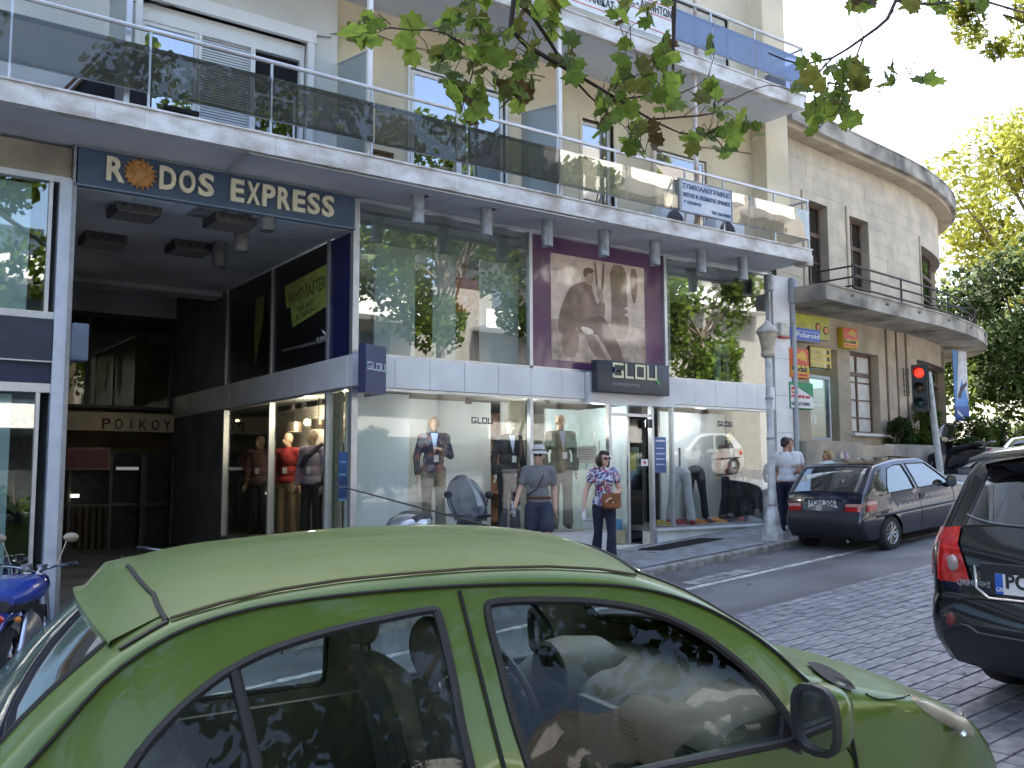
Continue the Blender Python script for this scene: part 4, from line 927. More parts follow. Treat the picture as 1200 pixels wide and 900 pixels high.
class Car:
    """x forward from the rear bumper, y left, z up, in the thing's own frame"""
    def __init__(s, root, yf, rr=.06): s.r = root; s.yf = yf; s.rr = rr; s.top = None
    def Y(s, x, z, inset=0):
        d = dpoly((x, z), s.edge) if s.top else 9
        r = s.rr; e = r-math.sqrt(max(0, r*r-(r-min(d, r))**2))
        return s.yf(x, z)-e-inset
    def P(s, x, z, side=1, off=0): return (x-s.x0, side*(s.Y(x, z)+off), z)
    def side(s, outline, holes, m, st=.06, name='side_panel'):
        ex = []; E = s.edge; hl = [h+[h[0]] for h in holes]
        for i in range(len(E)):
            a, b = E[max(0, i-1)], E[min(len(E)-1, i+1)]; tx, ty = b[0]-a[0], b[1]-a[1]; L = math.hypot(tx, ty) or 1
            for sg in (1, -1):
                for f in (.10, .3, .6, 1.0):
                    q = (E[i][0]-sg*ty/L*s.rr*f, E[i][1]+sg*tx/L*s.rr*f)
                    if pin(q, outline) and dpoly(q, E) > s.rr*f*.9 and not any(pin(q, h) for h in holes) and all(dpoly(q, h) > .008 for h in hl): ex.append(q)
        V, F = fill2d(outline, holes, st, ex)
        for sd in (1, -1):
            mb = MB(); mb.add([s.P(x, z, sd) for x, z in V], F); mb.build(name, m, s.r, smooth=True, angle=60)
    def pane(s, poly, m, inset=.012, name='side_window', sides=(1, -1), st=.08):
        V, F = fill2d(poly, [], st); out = []
        for sd in sides:
            mb = MB(); mb.add([s.P(x, z, sd, -inset) for x, z in V], F); out.append(mb.build(name, m, s.r, smooth=True))
        return out
    def line(s, pts, r, m, name, off=.0, sides=(1, -1), closed=False, st=.04):
        p = resamp(list(pts)+([pts[0]] if closed else []), st)
        for sd in sides: MB().tube([s.P(x, z, sd, off) for x, z in p], r, 6, cap=not closed).build(name, m, s.r, smooth=True)
    def patch(s, poly, m, name, off=.006, sides=(1, -1), st=.05, th=.012):
        V, F = fill2d(poly, [], st); res = []
        for sd in sides:
            mb = MB(); n = len(V)
            mb.add([s.P(x, z, sd, off) for x, z in V]+[s.P(x, z, sd, off-th) for x, z in V], F)
            k = len(poly); a = [s.P(x, z, sd, off) for x, z in poly]+[s.P(x, z, sd, off-th-.01) for x, z in poly]
            mb.add(a, [(i, (i+1) % k, (i+1) % k+k, i+k) for i in range(k)])
            res.append(mb.build(name, m, s.r, smooth=True, angle=35))
        return res
    def frame(s, top, bottom_close=True):
        """top: (x, z, crown, tag) — tag names the segment starting at that point"""
        s.top = top; s.edge = [(t[0], t[1]) for t in top]
    def strip(s, mats, glassfrac=.90, gmat=None, n=14):
        T = s.top; i = 0
        def pt(i, q):
            x, z, c = T[i][:3]; a = T[max(0, i-1)]; b = T[min(len(T)-1, i+1)]; tx, tz = b[0]-a[0], b[1]-a[1]; L = math.hypot(tx, tz) or 1
            nx, nz = -tz/L, tx/L
            if nx*(x-s.xm)+nz*(z-.5) < 0: nx, nz = -nx, -nz
            k = 1-q*q; return (x+nx*c*k-s.x0, s.Y(x, z)*q, z+nz*c*k)
        while i < len(T)-1:
            tg = T[i][3]; j = i
            while j < len(T)-1 and T[j][3] == tg: j += 1
            if tg in ('windscreen', 'rear_window'):
                gf = glassfrac
                for a, b, m, nm, nn in ((-gf, gf, gmat, tg, n), (-1, -gf, mats['body'], 'screen_pillar', 2), (gf, 1, mats['body'], 'screen_pillar', 2)):
                    qs = [a+(b-a)*k/nn for k in range(nn+1)]; mb = MB(); w_ = nn+1
                    mb.add([pt(k, q) for k in range(i, j+1) for q in qs], [(r*w_+c, r*w_+c+1, (r+1)*w_+c+1, (r+1)*w_+c) for r in range(j-i) for c in range(nn)])
                    mb.build(nm, m, s.r, smooth=True, fixn=False)
                loop = [pt(i, q) for q in [-gf+2*gf*k/12 for k in range(13)]]+[pt(k, gf) for k in range(i+1, j+1)]+[pt(j, q) for q in [gf-2*gf*k/12 for k in range(13)]]+[pt(k, -gf) for k in range(j-1, i-1, -1)]
                MB().tube(loop, .009, 6, cap=False).build('window_rubber', rub, s.r, smooth=True)
            else:
                qs = [-1+2*k/n for k in range(n+1)]; mb = MB(); w_ = n+1
                mb.add([pt(k, q) for k in range(i, j+1) for q in qs], [(r*w_+c, r*w_+c+1, (r+1)*w_+c+1, (r+1)*w_+c) for r in range(j-i) for c in range(n)])
                mb.build(tg, mats.get(tg, mats['body']), s.r, smooth=True, fixn=False)
            i = j
        s.pt = pt
    def wheel(s, x, y, r, w_=.17, zc=None, spokes=9, rimm=alloy, steer=0):
        z = r if zc is None else zc
        for sd in (1, -1):
            c = (x-s.x0, sd*y, z); o = sd
            mb = MB().lathe([(r*.62, -w_/2), (r*.9, -w_/2), (r*.98, -w_*.38), (r, -w_*.2), (r, w_*.2), (r*.98, w_*.38), (r*.9, w_/2), (r*.62, w_/2), (r*.60, w_*.3), (r*.60, -w_/2)], c, 30, 'Y')
            wh = mb.build('wheel', tyre, s.r, smooth=True)
            mb = MB().lathe([(r*.66, o*w_*.46), (r*.60, o*w_*.50), (r*.57, o*w_*.42), (r*.56, o*w_*.1)], c, 30, 'Y')
            mb.lathe([(r*.001, o*w_*.44), (r*.10, o*w_*.44), (r*.13, o*w_*.36), (r*.13, o*w_*.2)], c, 16, 'Y')
            for k in range(spokes):
                a = 2*math.pi*k/spokes; 
                for da in (-.10, .10):
                    p0 = Vector((c[0]+math.cos(a)*r*.11, c[1]+o*w_*.38, c[2]+math.sin(a)*r*.11)); p1 = Vector((c[0]+math.cos(a+da)*r*.58, c[1]+o*w_*.40, c[2]+math.sin(a+da)*r*.58))
                    mb.tube([p0, p1], r*.028, 5)
            mb.build('rim', rimm, wh, smooth=True)
            MB().lathe([(.001, o*w_*.12), (r*.57, o*w_*.12)], c, 20, 'Y').build('brake_disc', mat('brake', (.06, .055, .05), .6, .5), wh)
def arch_outline(x0, x1, z, arches, r):
    """bottom line from x1 (front) to x0 (rear) with wheel arches"""
    o = []
    for xc in sorted(arches, reverse=True):
        o.append((xc+r+.015, z)); 
        for k in range(0, 13): a = math.pi*k/12; o.append((xc+r*math.cos(a), max(z, arches[xc]+r*math.sin(a))))
        o.append((xc-r-.015, z))
    return o
def plate(root, c, xd, w_, h, s_, eu=True, zd=(0, 0, 1), label=None):
    """registration plate centred at c, reading along xd"""
    x = Vector(xd).normalized(); z = Vector(zd).normalized(); y = z.cross(x); M = Mxz(c, xd, zd)
    pl = MB().prism([M @ Vector((a, 0, b)) for a, b in ((-w_/2, -h/2), (w_/2, -h/2), (w_/2, h/2), (-w_/2, h/2))], y*.008).build('number_plate', mat('plate_white', (.72, .72, .70), .4, var=.02), root)
    if eu:
        MB().prism([M @ Vector((a, -.003, b)) for a, b in ((-w_/2, -h/2), (-w_/2+.045, -h/2), (-w_/2+.045, h/2), (-w_/2, h/2))], y*.003).build('blue_band', mat('eu_blue', (.03, .12, .5), .4), pl)
        text('lettering', 'GR', .035, Mxz(M @ Vector((-w_/2+.003, -.006, -h/2+.008)), xd, zd), letw, pl, ext=.001)
    o = text('lettering', s_, h*1.0, Mxz(M @ Vector((-w_/2+(.06 if eu else .02), -.004, -h*.36)), xd, zd), mat('plate_ink', (.02, .02, .02), .5), pl, ext=.001, bold=.003)
    return pl
# ---------------------------------------------------------------- green hatchback in front of the camera
GQ = (2.14, 2.81, -1.776, R_(-9.8), R_(3.0))
def frame_of(q):
    X, Y, Z, h, pt = q; ch, sh, cp, sp = math.cos(h), math.sin(h), math.cos(pt), math.sin(pt)
    fw = Vector((ch*cp, sh*cp, sp)); lt = Vector((-sh, ch, 0)); up = fw.cross(lt); return Vector((X, Y, Z)), fw, lt, up
gO, gF, gL, gU = frame_of(GQ)
def gloc(p): d = p-gO; return d.dot(gF), d.dot(gL), d.dot(gU)      # local coords of the thing
X0G = 2.02                                                             # x of the thing's origin measured from the rear bumper
def gyf(x, z):                                                          # half width
    xf = 3.92-x
    y = .80-.035*max(0, z-.6)-max(0, z-.98)*.40
    if z < .5: y -= (.5-z)*.12
    if xf < 1.0: y *= 1-.20*((1.0-xf)/.72)**2
    if xf > 3.3: y *= 1-.14*((xf-3.3)/.65)**2
    return y
def gun(px, py):
    d = ray(px, py); pv = None; t = .5
    while t < 7:
        a, b, c = gloc(d*t); x = a+X0G; g = -b-gyf(x, min(c, 1.6))
        if pv is not None and pv > 0 >= g: return (x, c)
        pv = g; t += .004
    return None
def gplane(px, py, yl):                                                 # sight line meets the local plane y = yl
    d = ray(px, py); k = d.dot(gL); t = (yl+gO.dot(gL))/k; a, b, c = gloc(d*t); return (a, b, c)
grn = mat('green_car_paint', (.092, .152, .024), .36, .15, var=.05, scale=2, coat=.55)
# road dust on the upward faces of the paint
n_ = grn.node_tree.nodes; l_ = grn.node_tree.links; gb = n_['Principled BSDF']
src = gb.inputs['Base Color'].links[0].from_socket
geo = n_.new('ShaderNodeNewGeometry'); sx_ = n_.new('ShaderNodeSeparateXYZ'); l_.new(geo.outputs['Normal'], sx_.inputs[0])
mr = n_.new('ShaderNodeMapRange'); mr.inputs[1].default_value = .55; mr.inputs[2].default_value = 1.0; mr.inputs[3].default_value = 0; mr.inputs[4].default_value = .5; l_.new(sx_.outputs[2], mr.inputs[0])
tc = n_.new('ShaderNodeTexCoord'); nz = n_.new('ShaderNodeTexNoise'); nz.inputs['Scale'].default_value = 5; nz.inputs['Detail'].default_value = 8; mp_ = n_.new('ShaderNodeMapping'); mp_.inputs['Scale'].default_value = (.35, 1.6, 1)
l_.new(tc.outputs['Object'], mp_.inputs[0]); l_.new(mp_.outputs[0], nz.inputs[0])
mu = n_.new('ShaderNodeMath'); mu.operation = 'MULTIPLY'; mu.inputs[1].default_value = 1.5; l_.new(nz.outputs[0], mu.inputs[0]); m3 = n_.new('ShaderNodeMath'); m3.operation = 'MULTIPLY'; m3.use_clamp = True
l_.new(mu.outputs[0], m3.inputs[0]); l_.new(mr.outputs[0], m3.inputs[1])
mxc = n_.new('ShaderNodeMix'); mxc.data_type = 'RGBA'; mxc.inputs[7].default_value = (.085, .108, .065, 1); l_.new(m3.outputs[0], mxc.inputs[0]); l_.new(src, mxc.inputs[6]); l_.new(mxc.outputs[2], gb.inputs['Base Color'])
ra = n_.new('ShaderNodeMapRange'); ra.inputs[3].default_value = .25; ra.inputs[4].default_value = .6; ra.inputs[2].default_value = .6; l_.new(m3.outputs[0], ra.inputs[0]); l_.new(ra.outputs[0], gb.inputs['Roughness'])
rc = n_.new('ShaderNodeMapRange'); rc.inputs[2].default_value = .5; rc.inputs[3].default_value = .55; rc.inputs[4].default_value = .10; l_.new(m3.outputs[0], rc.inputs[0]); l_.new(rc.outputs[0], gb.inputs['Coat Weight'])
gt = thing('parked_car', gO, 'dusty bright green small hatchback filling the foreground, seen from its kerb side', 'car')
gt.matrix_world = Matrix(((gF.x, gL.x, gU.x, gO.x), (gF.y, gL.y, gU.y, gO.y), (gF.z, gL.z, gU.z, gO.z), (0, 0, 0, 1))); ORG[gt.name] = Vector((0, 0, 0))
gc = Car(gt, gyf, .045); gc.x0 = X0G; gc.xm = 1.95
def xf(l): return [(3.92-a, b) for a, b in l]
roof_px = [(137, 763), (165, 745), (197, 727), (260, 706), (320, 692), (450, 673), (540, 666), (640, 664), (720, 669), (765, 680)]
roofline = [gun(*p) for p in roof_px]
rearl = [gun(0, 893), gun(60, 830)]
screen = [gun(820, 700), gun(870, 728), gun(915, 757), gun(950, 790)]
pts = [(.04, .30, .02, 'rear_bumper'), (.0, .42, .05, 'rear_bumper'), (-.03, .58, .07, 'rear_bumper'), (.02, .74, .08, 'rear_bumper'), (.05, .84, .07, 'tailgate'), (.12, .97, .07, 'tailgate'), (.24, 1.10, .06, 'rear_window')]
pts += [(rearl[0][0], rearl[0][1], .075, 'rear_window'), (rearl[1][0], rearl[1][1], .085, 'rear_window'), (roofline[0][0], roofline[0][1]-.0, .10, 'tailgate_top')]
for i, p in enumerate(roofline[1:]): pts.append((p[0], p[1], (.13, .125, .115, .105, .10, .10, .10, .095, .085)[i], 'tailgate_top' if i < 1 else ('roof' if i < 8 else 'windscreen')))
for i, p in enumerate(screen): pts.append((p[0], p[1], .07, 'windscreen' if i < 3 else 'bonnet'))
xs_ = screen[-1][0]; zs_ = screen[-1][1]
pts += [(2.98, 1.005, .05, 'bonnet'), (3.12, .965, .06, 'bonnet'), (3.30, .90, .07, 'bonnet'), (3.46, .80, .08, 'bonnet'), (3.56, .69, .09, 'front_bumper'), (3.62, .55, .10, 'front_bumper'), (3.63, .40, .09, 'front_bumper'), (3.58, .28, .05, 'front_bumper')]
print('MICRA outline', [(round(p[0], 3), round(p[1], 3), p[3]) for p in pts])
def smooth_top(pts, st=.05):
    segs = catm([(p[0], p[1], p[2]) for p in pts], st); out = []; k = 0
    for q in segs:
        # tag of the control segment this sample came from
        while k < len(pts)-1 and abs(q[0]-pts[k+1][0])+abs(q[1]-pts[k+1][1]) < 1e-6: k += 1
        out.append((q[0], q[1], q[2], pts[min(k, len(pts)-1)][3]))
    return out
gc.frame(smooth_top(pts, .05))
zsill = .26; AR = {.62: .29, 3.02: .29}
bottom = [(3.5, zsill)]+arch_outline(0, 3.6, zsill, AR, .335)+[(.12, zsill)]
outline = list(gc.edge)+bottom
belt = .965
rw = [gun(*p) for p in [(150, 900), (190, 850), (240, 805), (280, 778), (330, 756), (400, 736), (460, 723), (505, 714), (513, 716), (530, 790), (540, 850), (552, 900)]]
rw = rw+[(rw[-1][0]-.0, belt), (rw[0][0]-.14, belt+.02)]
fw_ = [gun(*p) for p in [(620, 900), (600, 840), (585, 780), (568, 712), (576, 705), (640, 703), (700, 705), (760, 715), (810, 736), (850, 763), (890, 798), (922, 838), (932, 860)]]
fw_ = [(fw_[0][0]-.0, belt-.02)]+fw_+[(fw_[-1][0]-.01, fw_[-1][1]-.02), (fw_[-1][0]-.5, belt-.02)]
def chk(l, it=2):
    l = resamp(l+[l[0]], .10)[:-1]
    for _ in range(it): l = [p for i in range(len(l)) for p in ((l[i][0]*.75+l[(i+1) % len(l)][0]*.25, l[i][1]*.75+l[(i+1) % len(l)][1]*.25), (l[i][0]*.25+l[(i+1) % len(l)][0]*.75, l[i][1]*.25+l[(i+1) % len(l)][1]*.75))]
    return l
rw = chk(rw); fw_ = chk(fw_)
gc.side(outline, [rw, fw_], grn, .055)
trimm = mat('cabin_trim', (.17, .175, .16), .8)
Vt, Ft = fill2d(outline, [rw, fw_], .07)
Ft = [f for f in Ft if sum(Vt[i][1] for i in f)/len(f) > .90 and sum(Vt[i][0] for i in f)/len(f) < 2.9]
for sd in (1, -1):
    mb = MB(); mb.add([gc.P(x, z, sd, -.035) for x, z in Vt], Ft); mb.build('inner_trim', trimm, gt, smooth=True, angle=60)
gc.strip({'body': grn, 'rear_bumper': grn}, .90, glass('car_screen', (.85, .90, .87), .9, .07))
cg = glass('car_side_glass', (.82, .88, .84), .5, .018)
gc.pane(rw, cg, .014, st=.12); gc.pane(fw_, cg, .014, st=.12)
gc.line(rw, .013, rub, 'window_rubber', .001, closed=True); gc.line(fw_, .013, rub, 'window_rubber', .001, closed=True)
# bar between door glass and quarter light
gc.line([gun(273, 780), gun(285, 830), gun(300, 895), (gun(300, 895)[0]-.0, belt)], .016, rub, 'quarter_bar', -.004)
# door gaps
ds = [gun(*p) for p in [(30, 900), (75, 850), (120, 800), (165, 765), (220, 735), (290, 714), (360, 702), (440, 693), (520, 687), (600, 684), (680, 684), (740, 688), (800, 702), (850, 724), (900, 757), (950, 803), (975, 830)]]
ds = ds+[(ds[-1][0]+.05, ds[-1][1]-.08), (ds[-1][0]+.06, .70), (ds[-1][0]-.02, .30)]
ds = [tuple(p) for p in catm(ds, .04)]
gc.line(ds, .0055, seam, 'door_gap', .0065, st=.02)
gc.line([gun(537, 692), gun(548, 735), gun(562, 790), gun(577, 850), gun(590, 900), (gun(590, 900)[0]+.02, .6), (gun(590, 900)[0]+.02, .30)], .0055, seam, 'door_gap', .0065, st=.02)
# gutter line on the roof and the gap in front of the spoiler
def topcurve(px_list, nm, r, m):
    out = []
    for px, py in px_list:
        best = None
        d = ray(px, py)
        # march until the sight line meets the crowned roof
        t = .6; pv = None
        while t < 7:
            a, b, c = gloc(d*t); x = a+X0G
            zt = roofz(x, b)
            if zt is not None:
                g = c-zt
                if pv is not None and pv > 0 >= g: best = (a, b, zt+.001); break
                pv = g
            t += .004
        if best: out.append(best)
    if len(out) > 1: MB().tube(out, r, 6).build(nm, m, gt, smooth=True)
    return out
def roofz(x, y):
    T = gc.top
    for i in range(len(T)-1):
        a, b = T[i], T[i+1]
        if a[1] > 1.3 and min(a[0], b[0]) <= x <= max(a[0], b[0]) and a[0] != b[0]:
            u = (x-a[0])/(b[0]-a[0]); z = a[1]+(b[1]-a[1])*u; c = a[2]+(b[2]-a[2])*u; 
            if abs(y) > gc.Y(x, z)*1.02: return None
            q = min(1, abs(y)/gc.Y(x, z)); return z+c*(1-q*q)
    return None
# spoiler: lip overhanging the rear window
T = gc.top
def lip():
    i1_ = min(range(len(T)), key=lambda i: abs(T[i][0]-roofline[2][0])+abs(T[i][1]-roofline[2][1])); i0 = min(range(len(T)), key=lambda i: abs(T[i][0]-roofline[0][0])+abs(T[i][1]-roofline[0][1])); mb = MB(); rows = []
    for q in [-.97+1.94*k/16 for k in range(17)]:
        a = Vector(gc.pt(i1_, q)); b = Vector(gc.pt(i0, q)); d = (b-a).normalized()
        k = (1-q*q)
        mid_ = Vector(gc.pt((i0+i1_)//2, q)); rows.append([a+Vector((0, 0, .003)), mid_+Vector((0, 0, .006+.014*(1-q*q))), b+Vector((-.01, 0, .012)), b+d*(.012+.035*k)+Vector((0, 0, .010+.026*k)), b+d*(.010+.03*k)+Vector((0, 0, -.016+.012*k)), b+Vector((0, 0, -.016))])
    vs = [v for r in rows for v in r]; mb.add(vs, [(i*6+j, i*6+j+1, (i+1)*6+j+1, (i+1)*6+j) for i in range(16) for j in range(5)])
    mb.build('spoiler', grn, gt, smooth=True, angle=50)
lip()
# antenna from the front of the roof
a = gplane(664, 641, 0.0); b = gplane(392, 568, .0)
MB().tube([a, b], [.004, .0025], 6).build('antenna', blk, gt); MB().ell((a[0], a[1], a[2]-.0), (.05, .022, .022), 12, 8).build('antenna_base', blk, gt, smooth=True)
# mirror (kerb side as in the photo, and its twin)
def mirror(root, c, sy, bodym, yaw=0, sc=1.0):
    rot = Matrix.Rotation(yaw, 3, 'Z')
    mb = MB(); n = 16; prof = []
    for (x, ry, rz) in ((-.0, .108, .088), (.015, .118, .098), (.05, .115, .094), (.09, .09, .072), (.12, .045, .038), (.13, .004, .004)):
        prof.append([Vector(c)+rot @ Vector((x*sc, math.copysign(1, math.cos(t))*abs(math.cos(t))**.7*ry*.72*sc, math.copysign(1, math.sin(t))*abs(math.sin(t))**.7*rz*1.05*sc)) for t in [2*math.pi*k/n for k in range(n)]])
    mb.add([v for r in prof for v in r], [(i*n+k, i*n+(k+1) % n, (i+1)*n+(k+1) % n, (i+1)*n+k) for i in range(5) for k in range(n)])
    mr_ = mb.build('mirror', bodym, root, smooth=True)
    mb = MB(); rg = [[Vector(c)+rot @ Vector((x*sc, math.copysign(1, math.cos(t))*abs(math.cos(t))**.7*ry*.72*sc, math.copysign(1, math.sin(t))*abs(math.sin(t))**.7*rz*1.05*sc)) for t in [2*math.pi*k/n for k in range(n)]] for (x, ry, rz) in ((.003, .120, .10), (-.02, .120, .10), (-.022, .10, .082), (-.006, .098, .08))]
    mb.add([v for r in rg for v in r], [(i*n+k, i*n+(k+1) % n, (i+1)*n+(k+1) % n, (i+1)*n+k) for i in range(3) for k in range(n)]); mb.build('mirror_rim', blk, mr_, smooth=True)
    MB().add(rg[3], [tuple(range(n))]).build('mirror_glass', mat('mirror_glass', (.5, .52, .55), .04, 1, var=0), mr_, fixn=False)
    MB().tube([Vector(c)+rot @ Vector((.03*sc, -sy*.03*sc, -.06*sc)), Vector(c)+Vector((.06*sc, -sy*.13*sc, -.085*sc))], [.035*sc, .045*sc], 8).build('mirror_arm', blk, mr_, smooth=True)
mc = gplane(958, 843, -.915); mirror(gt, mc, -1, grn, R_(6)); mirror(gt, (mc[0], -mc[1], mc[2]), 1, grn, R_(-6))
gc.patch([gun(918, 835), gun(934, 862), (gun(938, 884)[0], gun(938, 884)[1]), gun(915, 874)], blk, 'mirror_triangle', .004)
# headlamps
hl = [gun(*p) for p in [(1062, 807), (1080, 807), (1098, 813), (1115, 824), (1130, 838), (1143, 856)]]
hl = [p for p in hl if p]
def headlamp():
    pA = [(3.10, .955, .55), (3.2, .93, .66), (3.32, .86, .70), (3.46, .73, .68), (3.52, .66, .62), (3.50, .72, .54), (3.40, .84, .50), (3.25, .93, .48)]
    for sd in (1, -1):
        mb = MB(); c = Vector((3.32-X0G, sd*.60, .865)); n = 20
        ax = Vector((.42, 0, -.26)).normalized(); ay = Vector((0.15, sd*1, -.0)).normalized(); nz_ = Vector((.50, sd*.42, .76)).normalized()
        for k_ in range(1):
            vs = []; m = 7
            for i in range(m+1):
                ph = (math.pi/2)*i/m
                for k in range(n):
                    t = 2*math.pi*k/n; u = math.cos(t); v = math.sin(t)
                    w2 = .105*(1-.25*u)
                    vs.append(c+ax*(.225*u*math.sin(ph))+ay*(w2*v*math.sin(ph))+nz_*(.062*math.cos(ph)-.015))
            mb.add(vs, [(i*n+k, i*n+(k+1) % n, (i+1)*n+(k+1) % n, (i+1)*n+k) for i in range(m) for k in range(n)])
        h_ = mb.build('headlight', glass('lamp_lens', (.93, .90, .80), 1.2, .12, milk=.22, milkcol=(.6, .55, .42)), gt, smooth=True)
        mb = MB(); mb.lathe([(.001, -.02), (.045, .0), (.075, .025)], c+nz_*-.02+ax*-.03, 20, 'Z', rot=nz_.to_track_quat('Z', 'Y').to_matrix())
        mb.build('reflector', chromem, h_, smooth=True)
        MB().prism([c+ax*(.235*math.cos(t))+ay*(.108*(1-.25*math.cos(t))*math.sin(t))-nz_*.018 for t in [2*math.pi*k/24 for k in range(24)]], -nz_*.05).build('lamp_bed', mat('lamp_bed', (.5, .47, .38), .4), h_)
bpy.context.view_layer.update()
def rc(px, py):
    dg = bpy.context.evaluated_depsgraph_get(); d = ray(px, py).normalized(); o0 = V3(0, 0, 0)
    for _ in range(12):
        ok, loc, nrm, fi, ob, mx = SC.ray_cast(dg, o0, d)
        if not ok: return None
        if ob.parent == gt and ob.name.split('.')[0] in ('side_panel', 'bonnet', 'front_bumper', 'roof', 'tailgate_top', 'spoiler', 'screen_pillar'):
            if nrm.dot(d) > 0: nrm = -nrm
            return Vector(gloc(loc)), Vector((nrm.dot(gF), nrm.dot(gL), nrm.dot(gU)))
        o0 = loc+d*.002
    return None
V3 = lambda *a: Vector(a)
hp = [rc(*p) for p in [(1060, 812), (1072, 808), (1088, 811), (1104, 819), (1119, 831), (1131, 844), (1139, 857), (1141, 864), (1130, 861), (1114, 853), (1097, 844), (1081, 832), (1067, 820)]]
print('HEADLAMP hits', [h is not None for h in hp])
hp = [h for h in hp if h]
if len(hp) > 6:
    for sd in (1, -1):
        m_ = lambda v: Vector((v.x, v.y*sd, v.z))
        P_ = [m_(h[0]) for h in hp]; c = sum(P_, V3(0, 0, 0))/len(P_); nn = m_(sum((h[1] for h in hp), V3(0, 0, 0)).normalized())
        n = len(P_); rings = []
        for u, hgt in ((1.0, .002), (.9, .016), (.7, .030), (.4, .040), (.1, .043)): rings.append([c+(p-c)*u+nn*hgt for p in P_])
        mb = MB(); mb.add([v for r in rings for v in r], [(i*n+k, i*n+(k+1) % n, (i+1)*n+(k+1) % n, (i+1)*n+k) for i in range(4) for k in range(n)]+[tuple(4*n+k for k in range(n))])
        h_ = mb.build('headlight', glass('lamp_lens', (.95, .92, .84), 1.1, .10, milk=.62, milkcol=(.60, .55, .42)), gt, smooth=True, angle=70)
        MB().add([c+(p-c)*.98+nn*.004 for p in P_], [tuple(range(n))]).build('lamp_bed', mat('lamp_bed', (.42, .39, .31), .35, .3), h_, fixn=False)
        q_ = nn.to_track_quat('Z', 'Y').to_matrix(); MB().lathe([(.001, .006), (.025, .008), (.045, .024), (.05, .026)], c+nn*.004+(P_[2]-c)*.25, 18, 'Z', rot=q_).build('reflector', chromem, h_, smooth=True)
def on_body(pxl, nm, m, r=None, off=.002):
    h = [rc(*p) for p in pxl]; h = [a for a in h if a]
    if len(h) < 3: print('no hits', nm); return
    for sd in (1, -1):
        P_ = [V3(a[0].x, a[0].y*sd, a[0].z)+V3(a[1].x, a[1].y*sd, a[1].z)*off for a in h]
        if r: MB().tube(P_, r, 5).build(nm, m, gt, smooth=True)
        else: MB().add(P_+[sum(P_, V3(0, 0, 0))/len(P_)], [(k, (k+1) % len(P_), len(P_)) for k in range(len(P_))]).build(nm, m, gt, fixn=False)
on_body([(944, 779), (956, 780), (970, 785), (984, 793), (996, 803), (1001, 810), (992, 811), (980, 807), (966, 799), (953, 789)], 'cowl_grille', mat('grille_black', (.012, .012, .014), .7, bump=.5, bscale=300), off=.012)
on_body([(1014, 813), (1020, 817), (1030, 820), (1045, 820), (1058, 818), (1066, 815)], 'bonnet_gap', seam, .003)
on_body([(139, 654), (150, 664), (162, 679), (173, 691), (180, 697), (184, 708), (190, 720), (196, 728)], 'spoiler_gap', rub, .0075)
on_body([(197, 729), (180, 738), (160, 750), (140, 762)], 'spoiler_gap', rub, .006)
on_body([(200, 727), (260, 709), (330, 693), (400, 682), (470, 675), (560, 668), (640, 666), (700, 669), (745, 676)], 'roof_gutter', mat('gutter', (.06, .045, .025), .7), .0045, off=.0075)
on_body([(975, 790), (974, 800), (971, 815), (970, 822)], 'wing_gap', seam, .0025)
on_body([(986, 862), (992, 875), (1000, 888), (1008, 905), (1012, 925)], 'door_gap', seam, .0035)
# wheels follow the road
for x in (.62, 3.02):
    p = gO+gF*(x-X0G); zc = (G(p.x, p.y)+.03-p.z)+.285
    gc.wheel(x, .70, .285, .17, zc=zc, spokes=7)
MB().box((-1.9, -.62, .22), (1.5, .62, .5)).build('underbody', lblk, gt)
# cabin
seatm = mat('seat_cloth', (.16, .165, .155), .9, var=.15, scale=20); dashm = mat('dash_plastic', (.13, .14, .125), .6, var=.08); dashd = mat('dash_dark', (.03, .032, .033), .5)
def seat(x, y, w_=.5, lab=None, rear=False):
    ob = bevbox('seat', (x-.0, y-w_/2, .50), (x+.5, y+w_/2, .68), seatm, gt, .05, 3)
    mb = MB(); rows = []
    for i, (u, h, t) in enumerate(((0, .55, .16), (-.03, .75, .15), (-.07, .95, .13), (-.11, 1.10, .10), (-.13, 1.16, .05))):
        hw = w_/2*(1, 1, .95, .82, .62)[i]; rows.append([(x+u, y-hw, h), (x+u+t, y-hw*.85, h), (x+u+t*.8, y, h), (x+u+t, y+hw*.85, h), (x+u, y+hw, h), (x+u-.03, y, h)])
    mb.add([v for r in rows for v in r], [(i*6+k, i*6+(k+1) % 6, (i+1)*6+(k+1) % 6, (i+1)*6+k) for i in range(4) for k in range(6)]+[(24, 25, 26, 27, 28, 29)]); mb.build('seat_back', seatm, ob, smooth=True, angle=70)
    mb = MB().ell((x-.12, y, 1.28), (.055, .13, .10), 16, 10); mb.build('headrest', seatm, ob, smooth=True)
    MB().tube([(x-.11, y-.05, 1.14), (x-.12, y-.05, 1.24)], .008).tube([(x-.11, y+.05, 1.14), (x-.12, y+.05, 1.24)], .008).build('headrest_posts', chromem, ob)
for y in (-.36, .36): seat(1.62-X0G, y)
seat(.80-X0G, -.32, .55); seat(.80-X0G, .32, .55)
dz = [(2.30, .80), (2.28, .92), (2.36, .985), (2.6, 1.0), (2.85, .99), (2.95, .9), (2.95, .5), (2.5, .5), (2.40, .72)]
MB().prism([(x-X0G, -.70, z) for x, z in chk(dz, 2)], (0, 1.40, 0)).build('dashboard', dashm, gt, smooth=True, angle=50)
hood = MB(); n = 18
for (r, xx) in ((.15, 2.22), (.155, 2.34), (.12, 2.5)): pass
rg = [[(xx-X0G, .34+r*1.15*math.cos(t), .96+r*math.sin(t)) for t in [2*math.pi*k/n for k in range(n)]] for r, xx in ((.10, 2.30), (.125, 2.255), (.14, 2.26), (.15, 2.34), (.13, 2.5), (.06, 2.6))]
